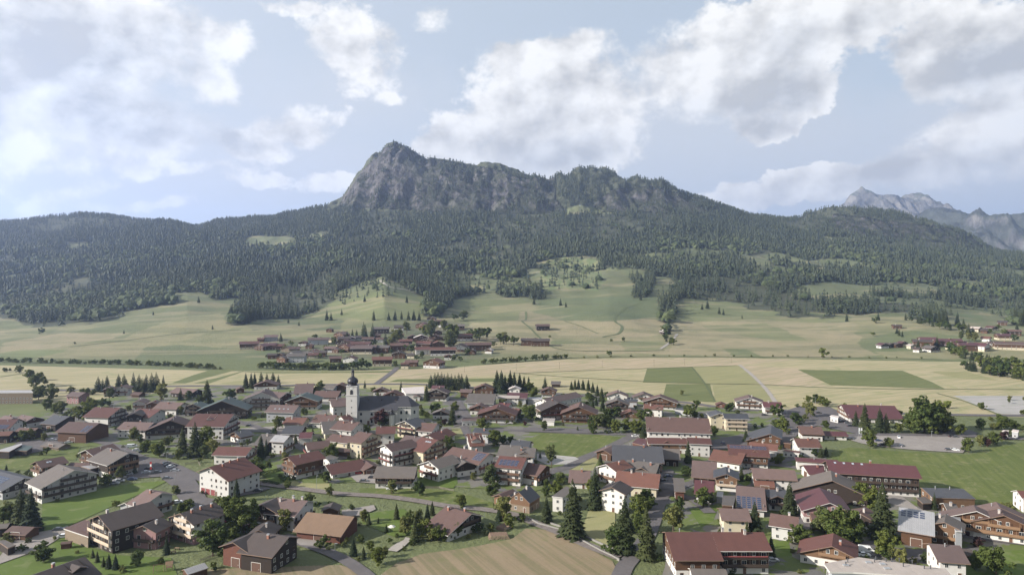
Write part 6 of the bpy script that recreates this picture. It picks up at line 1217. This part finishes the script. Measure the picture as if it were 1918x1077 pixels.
# ------------------------------------------------------------------ vehicles
PAINT = {n: plain(n + '_paint', c, .3, .3 if n in ('silver', 'grey') else 0, .6) for n, c in (('white', (.62, .62, .60)), ('silver', (.36, .37, .39)), ('black', (.02, .02, .023)), ('dark blue', (.03, .045, .09)), ('grey', (.12, .125, .13)), ('red', (.30, .03, .03)))}
TYRE = plain('tyre_rubber', (.02, .02, .02), .9); RIM = plain('wheel_rim', (.35, .35, .36), .35, .7); LAMP = plain('lamp_glass', (.6, .6, .55), .2); LAMPR = plain('rear_lamp', (.25, .02, .02), .3)
def car_mesh(kind):
    b = MB(); L, W = (4.3, .88) if kind == 'car' else (5.4, .98)
    if kind == 'car': prof = [(-2.15, .30), (2.15, .30), (2.2, .62), (2.05, .86), (1.15, .98), (.35, 1.44), (-1.0, 1.48), (-1.85, 1.05), (-2.15, .95)]
    else: prof = [(-2.7, .35), (2.7, .35), (2.75, .8), (2.5, 1.15), (1.9, 1.3), (1.3, 2.05), (-2.5, 2.15), (-2.7, 1.9)]
    n = len(prof); a = len(b.v)
    for s in (-1, 1):
        for x, z in prof: b.v.append((x, s * (W - (.16 * max(0, z - .9) if kind == 'car' else .07 * max(0, z - 1.2))), z))
    for i in range(n): j = (i + 1) % n; b.f.append((a + i, a + j, a + n + j, a + n + i)); b.m.append(0)
    b.f.append(tuple(a + i for i in range(n))); b.m.append(0); b.f.append(tuple(a + n + i for i in reversed(range(n)))); b.m.append(0)
    g_ = MB()
    if kind == 'car':
        for s in (-1, 1): g_.quad([(1.0, s * .875, 1.0), (.32, s * .81, 1.38), (-.95, s * .80, 1.41), (-1.65, s * .87, 1.08)], 0)
        g_.quad([(1.17, -.78, 1.0), (1.17, .78, 1.0), (.4, .70, 1.435), (.4, -.70, 1.435)], 0); g_.quad([(-1.86, .76, 1.07), (-1.86, -.76, 1.07), (-1.05, -.70, 1.50), (-1.05, .70, 1.50)], 0)
    else:
        for s in (-1, 1): g_.quad([(1.7, s * .975, 1.3), (1.2, s * .95, 1.85), (.3, s * .95, 1.88), (.3, s * .975, 1.3)], 0)
        g_.quad([(1.93, -.85, 1.33), (1.93, .85, 1.33), (1.34, .82, 2.02), (1.34, -.82, 2.02)], 0)
    return b, g_.mesh('windows', [GLASS])
wb = MB()
for a_, r_, w_, m_ in ((0, .33, .11, 0), (0, .2, .115, 1)):
    k = 12; s = len(wb.v)
    for y in (-w_, w_): wb.v += [(r_ * math.cos(6.283 * i / k), y, r_ * math.sin(6.283 * i / k)) for i in range(k)]
    for i in range(k): wb.f.append((s + i, s + (i + 1) % k, s + k + (i + 1) % k, s + k + i)); wb.m.append(m_)
    wb.f.append(tuple(s + i for i in range(k))); wb.m.append(m_); wb.f.append(tuple(s + k + i for i in reversed(range(k)))); wb.m.append(m_)
WHEEL = wb.mesh('wheel', [TYRE, RIM]); CB = {k: car_mesh(k) for k in ('car', 'van')}; BODY = {}
hb = MB(); hb.box(-.05, .05, -.18, .18, -.08, .08, 0); HEADL = hb.mesh('headlight', [LAMP]); hb = MB(); hb.box(-.05, .05, -.15, .15, -.09, .09, 0); REARL = hb.mesh('rear_light', [LAMPR])
def car(P, ang, colr, label, kind='car'):
    if (kind, colr) not in BODY: BODY[(kind, colr)] = CB[kind][0].mesh('body', [PAINT[colr]])
    r = empty('parked_car' if kind == 'car' else 'parked_van', P, ang, label, kind, 'parked vehicles in the village'); obj('body', BODY[(kind, colr)], r); obj('windows', CB[kind][1], r); xl = 2.15 if kind == 'car' else 2.7; wx_ = 1.32 if kind == 'car' else 1.75
    for sx in (-1, 1):
        for sy in (-1, 1): child('wheel', WHEEL, r, (sx * wx_, sy * (.80 if kind == 'car' else .9), .33))
    for sy in (-1, 1): child('headlight', HEADL, r, (xl + .0, sy * .62, .70)); child('rear_light', REARL, r, (-xl + .0, sy * .66, .80))
CARS = [('M0', '1480,305,.3,white,van,white van at the far side of the village square|1530,345,.4,white,car,white car beside the white van on the square|1600,362,.5,black,car,black car behind the round tree on the square|1860,492,.9,grey,car,grey car first of three by the square fence|1885,512,.9,black,car,black car second of three by the square fence|1912,530,.9,white,car,white car third of three by the square fence|1670,552,.2,black,car,black car farthest in front of the dark-boarded hotel|1640,595,.3,silver,car,silver car left of the flagpole on the square|1762,592,.4,grey,car,dark grey car right of the flagpole on the square|1872,662,.2,grey,car,grey car alone at the near edge of the square|1250,636,.1,white,car,white car behind two others at the long grey hotel|1262,680,.1,white,car,white car in the middle row at the long grey hotel|1285,716,.1,silver,car,silver car nearest the lawn at the long grey hotel|1345,690,.2,silver,car,silver car under the small pale tree at the hotel|1440,612,.3,silver,car,silver car beside the dark-boarded hotel wall|1408,665,.2,grey,car,grey car in the near row beside the small spruce|1485,672,.2,dark blue,car,dark blue car in the near row beside the small spruce|770,255,.3,white,car,white car alone above the sloping meadow|590,228,.2,white,car,white car behind the moss green hut'),
        ('M1', '22,520,.6,black,car,black car at the left foot of the hedge by the square|45,575,.2,silver,car,silver car on the square above the lane|72,930,.7,white,car,white car parked beside the hedge below the square|975,800,.2,black,car,dark car behind the big white hotel|880,70,.1,black,car,black car on the street below the large white hotel'),
        ('B1', '890,540,.2,red,car,red car in the garden behind the crossing barn|645,485,.3,red,car,dark red car beneath the maples'), ('B0', '715,655,.3,white,car,white car on the gravel drive below the dark hotel|660,580,.3,grey,car,grey car behind the white one on the gravel drive'),
        ('M2', '345,655,.0,black,car,black car in the yard of the grey farmhouse|250,692,.1,grey,car,dark grey car left of the grey farmhouse|190,412,.6,white,car,white car at the end of the long red roof|565,775,.0,white,van,white box van in front of the grey farmhouse|1800,722,.2,white,car,white car below the balconied apartment house|165,605,.0,red,van,red van under the long low red roof'),
        ('M3', '1690,690,.3,black,car,black car by the cream house near the lane|1745,640,.2,dark blue,car,dark blue car beside the cream house'), ('T3', '1375,825,.1,white,car,white car at the bend of the meadow road|290,630,.0,grey,car,grey car in front of the wide timber chalet'),
        ('T5', '935,782,1.4,black,car,black car beneath the big tree group|1072,768,.1,black,car,black car on the dark parking strip|1115,832,.0,black,car,black car left of a pair on the gravel lot|1145,836,.0,grey,car,grey car right of a pair on the gravel lot|515,838,1.,white,car,white car at the upper edge of the gravel lot|285,878,.0,dark blue,car,dark blue car between two round trees on the gravel lot|330,925,.1,black,car,black car at the lower left of the gravel lot|540,935,.8,silver,car,silver blue car at the lower edge of the gravel lot|1068,978,.1,grey,car,grey car left of the white one at the meadow edge|1140,980,-.3,white,car,white car at the meadow edge of the gravel lot'),
        ('T4', '1515,565,.0,black,car,black car at the far end of the asphalt parking area|1742,642,.1,silver,car,silver car right of the white kiosk|1792,662,.0,black,car,black car in the middle of the asphalt parking area|1840,680,.0,grey,car,grey car in the middle row of the parking area|1870,712,.0,black,car,black car nearest the pale tree on the parking area|445,905,1.5,dark blue,car,dark blue car on the street beside the very large hotel|910,588,.0,black,car,black car below the two white chalets at the field edge'),
        ('B5', '150,815,-.3,white,van,white van beside the red-brown chalet|120,862,-.1,white,car,white car in front of the white van|540,150,.0,black,car,black car on the yard of the long farmhouse|1500,620,-.4,black,car,black car below the left honey-balconied chalet'), ('B4', '1000,925,.1,silver,car,silver car at the right end of the large red-roofed farmhouse')]
for t, s in CARS:
    for e in s.split('|'):
        x, y, a, c, kd, lab = e.split(',', 5); p = tp(TILE[t], float(x), float(y)); car(at(p[0], p[1], 0) + Vector((0, 0, .05)), float(a), c, lab, kd)
# ------------------------------------------------------------------ hedges, fences, walls, posts
def bar_between(b, p, q_, w, z0, z1, m=0):
    d = (q_ - p).normalized(); n = Vector((-d.y, d.x, 0)) * w / 2; a = len(b.v); b.v += [tuple(v) for v in (p + n + Vector((0, 0, z0)), p - n + Vector((0, 0, z0)), q_ - n + Vector((0, 0, z0)), q_ + n + Vector((0, 0, z0)), p + n + Vector((0, 0, z1)), p - n + Vector((0, 0, z1)), q_ - n + Vector((0, 0, z1)), q_ + n + Vector((0, 0, z1)))]
    for f in ((0, 1, 2, 3), (7, 6, 5, 4), (0, 4, 5, 1), (2, 6, 7, 3), (1, 5, 6, 2), (0, 3, 7, 4)): b.f.append(tuple(a + i for i in f)); b.m.append(m)
WOODG = plain('weathered_fence_wood', (.17, .145, .115), .9, var=.3); CONC = plain('stream_wall_stone', (.17, .16, .145), .95, var=.35)
pb = MB(); pb.box(-.06, .06, -.06, .06, 0, 1.15, 0); POST = pb.mesh('post', [WOODG])
def fence(t, s, label, mat=WOODG, wall=False, hgt_=1.0):
    P = [at(*tp(TILE[t], *map(float, p.split(','))), 0) for p in s.split()]; O = P[0].copy(); b = MB(); root = empty('stone_wall' if wall else 'wooden_fence', O, 0, label, 'wall' if wall else 'fence')
    if wall:
        for i in range(len(P) - 1): bar_between(b, P[i] - O, P[i + 1] - O, .4, -.2, hgt_)
        b.build('coping_wall', [CONC], root)
    else:
        for z in (.35, .65, .95):
            b = MB()
            for i in range(len(P) - 1): bar_between(b, P[i] - O, P[i + 1] - O, .05, z, z + .12)
            b.build('rail', [mat], root)
        for i in range(len(P) - 1):
            n = max(1, int((P[i + 1] - P[i]).length / 2.5))
            for j in range(n): child('post', POST, root, P[i].lerp(P[i + 1], j / n) - O)
fence('B3', '160,440 290,510 560,585 720,665 860,745 1000,820 1110,870 1200,920', 'low pale stone wall between the round mown field and the stream bed', wall=True, hgt_=.9); fence('B3', '420,500 560,545 700,600 860,670 1000,735 1150,800 1240,820', 'low stone wall on the lawn side of the stream bed', wall=True, hgt_=.7)
fence('M2', '930,765 1090,765 1255,800', 'grey plank fence below the white chalet with long verge'); fence('B5', '1560,655 1740,670 1915,690', 'wooden fence along the lane at the lower right'); fence('M1', '160,500 310,480 330,520', 'garden fence at the edge of the village square'); fence('B1', '330,930 430,890 560,850', 'fence along the path below the round maple'); fence('B0', '280,870 480,800', 'short fence at the edge of the gravel drive')
HEDG = leafmat('hedge_leaves', (.030, .055, .018), (.05, .085, .028), .1)
def hedge(t, s, w, h, label):
    P = [at(*tp(TILE[t], *map(float, p.split(','))), 0) for p in s.split()]; V = []; Fc = []; r = np.random.default_rng(3); O = P[0].copy()
    for i in range(len(P) - 1):
        L = (P[i + 1] - P[i]).length; d = (P[i + 1] - P[i]).normalized(); n = Vector((-d.y, d.x, 0))
        for _ in range(int(L * 90)):
            u, v, z = r.uniform(0, L), r.uniform(-1, 1), r.uniform(0, 1); k = r.integers(0, 3)
            if k == 0: z = 1.
            else: v = -1. if k == 1 else 1.
            c = np.array(P[i] - O + d * u + n * v * w / 2) + (0, 0, z * h) + r.normal(size=3) * .07; a_ = r.normal(size=3); a_ /= np.linalg.norm(a_); b_ = np.cross(a_, r.normal(size=3)); b_ /= np.linalg.norm(b_); s_ = .16
            k0 = len(V); V += [c + a_ * s_, c + b_ * s_, c - a_ * s_, c - b_ * s_]; Fc.append((k0, k0 + 1, k0 + 2, k0 + 3))
    o = obj('clipped_hedge', mesh_np('clipped_hedge', V, Fc, HEDG), label=label, cat='hedge'); o.location = O
hedge('M1', '1235,700 1400,640 1660,570', 1.4, 2.0, 'tall clipped hedge in front of the red-roofed balconied chalet'); hedge('M1', '1030,700 1130,712 1210,730', 1.1, 1.3, 'low hedge beside the courtyard of the big white hotel'); hedge('M1', '1040,610 1240,560', 1.1, 1.5, 'hedge across the lawn right of the big white hotel'); hedge('M2', '80,500 240,480', 1, 1.2, 'short hedge above the long low red roof'); hedge('T3', '330,650 420,640', 1, 1.2, 'hedge in front of the wide timber chalet')
POLE = plain('lamp_metal', (.30, .31, .31), .5, .5); POLEW = plain('pole_wood', (.14, .11, .08), .9, var=.3)
def lamp(t, x, y, hp, label, kind='street_lamp'):
    p = tp(TILE[t], x, y); P = at(p[0], p[1], 0); h = hp / 5.984 * P.y / F; r = empty(kind, P, 0, label, 'lamp' if kind == 'street_lamp' else 'pole'); b = MB(); b.lathe([(.10, 0), (.06, h)], 6, 0); b.build('pole', [POLE if kind == 'street_lamp' else POLEW], r)
    b = MB()
    if kind == 'street_lamp': b.box(-.1, .9, -.16, .16, h - .05, h + .1, 0); b.box(.3, .85, -.12, .12, h - .1, h - .05, 1); b.build('lamp_head', [POLE, LAMP], r)
    else: b.box(-.9, .9, -.06, .06, h - .6, h - .45, 0); [b.box(x_ - .05, x_ + .05, -.05, .05, h - .45, h - .2, 0) for x_ in (-.8, 0, .8)]; b.build('cross_arm', [POLEW], r)
for i, (a) in enumerate([('M0', 1866, 450, 90, 'street lamp above the row of three cars on the square'), ('T3', 1215, 795, 75, 'street lamp at the bend of the meadow road'), ('B5', 382, 860, 200, 'tall lamp pole beside the yellow green spruce'), ('M1', 48, 700, 150, 'lamp on the square left of the big white hotel'), ('T4', 1478, 490, 100, 'lamp on the far side of the asphalt parking area'), ('M1', 1632, 770, 150, 'lamp pole on the pale paddock by the clipped hedge'), ('T4', 1160, 600, 90, 'lamp at the entrance right of the white chalets'), ('M4', 1230, 200, 60, 'lamp between the brown-roofed house and faded roof'), ('T5', 880, 830, 70, 'lamp at the upper edge of the gravel lot'), ('B1', 1840, 830, 110, 'garden lamp beside the tan-shingled barn')]): lamp(*a)
for i, (px, py) in enumerate([(967, 694), (1048, 691), (1128, 688), (1225, 686), (1282, 684), (1370, 680), (870, 697)]):
    b = tp((0, 0), 0, 0); P = at(px, py, 0); r = empty('power_pole', P, 0, '%s wooden power pole from the left in the mown fields' % ORD[sorted([967, 1048, 1128, 1225, 1282, 1370, 870]).index(px)], 'pole', 'power poles crossing the mown fields'); q_ = MB(); q_.lathe([(.14, 0), (.09, 7.5)], 6, 0); q_.build('pole', [POLEW], r); q_ = MB(); q_.box(-.8, .8, -.06, .06, 6.9, 7.05, 0); q_.build('cross_arm', [POLEW], r)
fl = MB(); fl.lathe([(.05, 0), (.035, 7.5)], 6, 0); FLP = fl.mesh('pole', [POLE])
for x, y, t, c, lab in ((1678, 620, 'M0', 'red', 'flagpole with red and white banner on the village square'), (60, 850, 'T5', 'white', 'left pale banner pole by the gravel lot entrance'), (85, 850, 'T5', 'white', 'right pale banner pole by the gravel lot entrance')):
    p = tp(TILE[t], x, y); r = empty('flagpole', at(p[0], p[1], 0), 0, lab, 'flagpole'); obj('pole', FLP, r); b = MB(); 
    for i in range(6): b.quad([(.05, .02 * math.sin(i), 3.2 + i * .65), (.95, .10 * math.sin(i * 1.3), 3.2 + i * .65), (.95, .10 * math.sin((i + 1) * 1.3), 3.85 + i * .65), (.05, .02 * math.sin(i + 1), 3.85 + i * .65)], 0 if i in (2, 3) else 1)
    b.build('banner', [PAINT['white'], PAINT[c]], r)
# log piles beside the round field
LOGE = plain('log_ends', (.42, .33, .22), .9, var=.3); BARKM = plain('log_bark', (.15, .10, .07), .95, var=.3)
def logpile(p0, p1, rows, label):
    A, B_ = at(*tp(TILE['B2'], *p0), 0), at(*tp(TILE['B2'], *p1), 0); d = B_ - A; n = int(d.length / .42); r = empty('log_pile', A, math.atan2(d.y, d.x), label, 'log pile'); rr = random.Random(4)
    b = MB(); s = .19; lg = MB(); k = 8; y0, y1 = -2., 2.
    for y in (y0, y1): lg.v += [(s * math.cos(6.283 * i / k), y, s * math.sin(6.283 * i / k)) for i in range(k)]
    for i in range(k): lg.f.append((i, (i + 1) % k, k + (i + 1) % k, k + i)); lg.m.append(1)
    lg.f.append(tuple(range(k))); lg.m.append(0); lg.f.append(tuple(reversed(range(k, 2 * k)))); lg.m.append(0); me = lg.mesh('log', [LOGE, BARKM])
    for z in range(rows):
        for i in range(n - z):
            child('log', me, r, (.2 + i * .42 + z * .2 + rr.uniform(-.03, .03), rr.uniform(-.15, .15), .2 + z * .36), (0, rr.uniform(0, 6), rr.uniform(-.02, .02)), (1, 1, 1))
logpile((1645, 660), (1880, 648), 4, 'long pile of pale cut logs at the edge of the round field'); logpile((1770, 575), (1885, 520), 3, 'shorter pile of logs behind the long log pile')
# script lettering strokes on the dark side wall of the tall hotel are built as thin metal rods (wording not legible in the photograph)
P1, P2 = world('B0', '1110,405', 12.5), world('B0', '1690,250', 12.5); u = (P2 - P1).normalized(); nr = Vector((u.y, -u.x, 0)); root = empty('wall_sign', P1 + nr * 8.0 + u * 1.2 - Vector((0, 0, 12.5 - 6.0)), math.atan2(u.y, u.x), 'pale script lettering on the dark side wall of the tall hotel', 'sign')
x = 0.0; rr = random.Random(8); k = 0; b = MB(); SG = plain('sign_metal', (.35, .35, .36), .5, .3)
for wl_ in (3.0, 2.6, 2.8):
    n_ = int(wl_ / .32); pr = None; b = MB()
    for i in range(n_ * 4 + 1):
        t = i / 4; q_ = (x + t * .32 + .10 * math.sin(t * 6.283), -.06, x * .12 + t * .035 + (.30 if (i % 16 == 4) else .16) * (1 - math.cos(t * 6.283)) / 2 + (0.45 if i in (0, 1) else 0))
        if pr: b.tube(pr, q_, .035, 0, 4)
        pr = q_
    b.build('lettering', [SG], root); x += wl_ + .5
# ------------------------------------------------------------------ big flat grey roof at the bottom right
pts = [at(*tp(TILE[t], x_, y_), 7.0) for t, x_, y_ in (('B4', 1575, 945), ('B5', 60, 873), ('B5', 1040, 1003), ('B5', 1120, 1095), ('B5', 600, 1078), ('B5', 0, 1038), ('B4', 1642, 1035))]
rt, ro = flat(pts, 7.0, 'lt', 'g', 'large modern building with pale grey flat roof and vent pipes, cut by the bottom edge', par=.6, ins=.8, fl=2, glass=True)
vp = MB(); vp.lathe([(.16, 0), (.16, .9), (.26, .9), (.26, 1.15), (.05, 1.25)], 8, 0); VP = vp.mesh('vent_pipe', [plain('vent_dark', (.06, .06, .065), .5)])
for t, x_, y_ in (('B5', 240, 930), ('B5', 255, 905), ('B5', 432, 925), ('B5', 518, 925), ('B5', 663, 945), ('B5', 562, 978), ('B5', 797, 1003), ('B5', 868, 1005), ('B4', 1842, 930), ('B4', 1820, 965), ('B5', 368, 925)): child('vent_pipe', VP, ro, at(*tp(TILE[t], x_, y_), 7.0) - rt.location)
b = MB(); b.box(-.9, .9, -.6, .6, 0, .35, 0); SKB = b.mesh('roof_hatch', [COWL])
for t, x_, y_ in (('B4', 1820, 968), ('B5', 170, 935), ('B5', 380, 1005), ('B5', 330, 955)): child('roof_hatch', SKB, ro, at(*tp(TILE[t], x_, y_), 7.0) - rt.location)
# garden furniture and play things
SWG = plain('play_timber', (.16, .10, .06), .85, var=.3)
p = at(*tp(TILE['B0'], 1780, 1040), 0); r = empty('swing_frame', p, .4, 'wooden play frame with small roof on the lawn at the bottom left', 'playground'); b = MB()
for sx in (-1.6, 1.6): b.tube((sx, -1, 0), (sx, 0, 2.6), .08); b.tube((sx, 1, 0), (sx, 0, 2.6), .08)
b.tube((-1.7, 0, 2.6), (1.7, 0, 2.6), .08); b.build('frame', [SWG], r)
for sx in (-.6, .6): b = MB(); b.tube((sx - .2, 0, 2.55), (sx - .2, 0, .6), .02); b.tube((sx + .2, 0, 2.55), (sx + .2, 0, .6), .02); b.box(sx - .3, sx + .3, -.12, .12, .55, .6); b.build('swing_seat', [SWG], r)
b = MB(); b.box(2.2, 4.2, -1, 1, 1.3, 1.45); [b.tube((x_, y_, 0), (x_, y_, 2.4), .07) for x_ in (2.3, 4.1) for y_ in (-.9, .9)]; b.quad([(2.0, -1.2, 2.4), (4.4, -1.2, 2.4), (4.4, 0, 3.2), (2.0, 0, 3.2)]); b.quad([(2.0, 0, 3.2), (4.4, 0, 3.2), (4.4, 1.2, 2.4), (2.0, 1.2, 2.4)]); b.build('tower', [SWG], r)
PAR = plain('parasol_cloth', (.55, .52, .46), .9); TBL = plain('terrace_table', (.20, .14, .09), .8, var=.2); k = 0
for t, x_, y_, lab in (('B1', 70, 790, 'left terrace table between the pink chalet and the maple'), ('B1', 30, 830, 'front terrace table between the pink chalet and the maple'), ('B4', 1440, 880, 'pale parasol on the terrace of the red-brown chalet'), ('B1', 1000, 540, 'pale parasol behind the crossing barn'), ('B2', 560, 590, 'pale parasol over a garden seat beside the little spruce')):
    r = empty('parasol' if 'parasol' in lab else 'terrace_table', at(*tp(TILE[t], x_, y_), 0), 0, lab, 'parasol' if 'parasol' in lab else 'table'); b = MB()
    if 'parasol' in lab: b.lathe([(.04, 0), (.04, 2.3)], 6, 0); b.build('pole', [POLE], r); b = MB(); b.lathe([(1.6, 2.05), (.9, 2.4), (.05, 2.75)], 8, 0); b.build('canopy', [PAR], r)
    else: b.box(-.8, .8, -.4, .4, .7, .76, 0); b.build('table_top', [TBL], r); [MB().box(s_ - .04, s_ + .04, -.35, .35, 0, .7, 0).build('leg', [TBL], r) for s_ in (-.7, .7)]
# ------------------------------------------------------------------ air
m = bpy.data.materials.new('air'); m.use_nodes = True; m.node_tree.nodes.clear(); q = NG(m.node_tree)
pv = q.new('ShaderNodeVolumePrincipled'); pv.inputs['Color'].default_value = HAZE_COL + (1,); pv.inputs['Density'].default_value = HAZE_D; pv.inputs['Anisotropy'].default_value = .5
mo = q.new('ShaderNodeOutputMaterial'); q.l.new(pv.outputs[0], mo.inputs['Volume'])
def box_np(x0, x1, y0, y1, z0, z1):
    V = [(x, y, z) for z in (z0, z1) for y in (y0, y1) for x in (x0, x1)]
    return V, [(0, 2, 3, 1), (4, 5, 7, 6), (0, 1, 5, 4), (2, 6, 7, 3), (0, 4, 6, 2), (1, 3, 7, 5)]
V, Fc = box_np(-12500, 12500, -400, 14500, -2, 1500)
obj('haze', mesh_np('haze', V, Fc, m), kind='stuff', label='pale blue summer haze filling the valley')
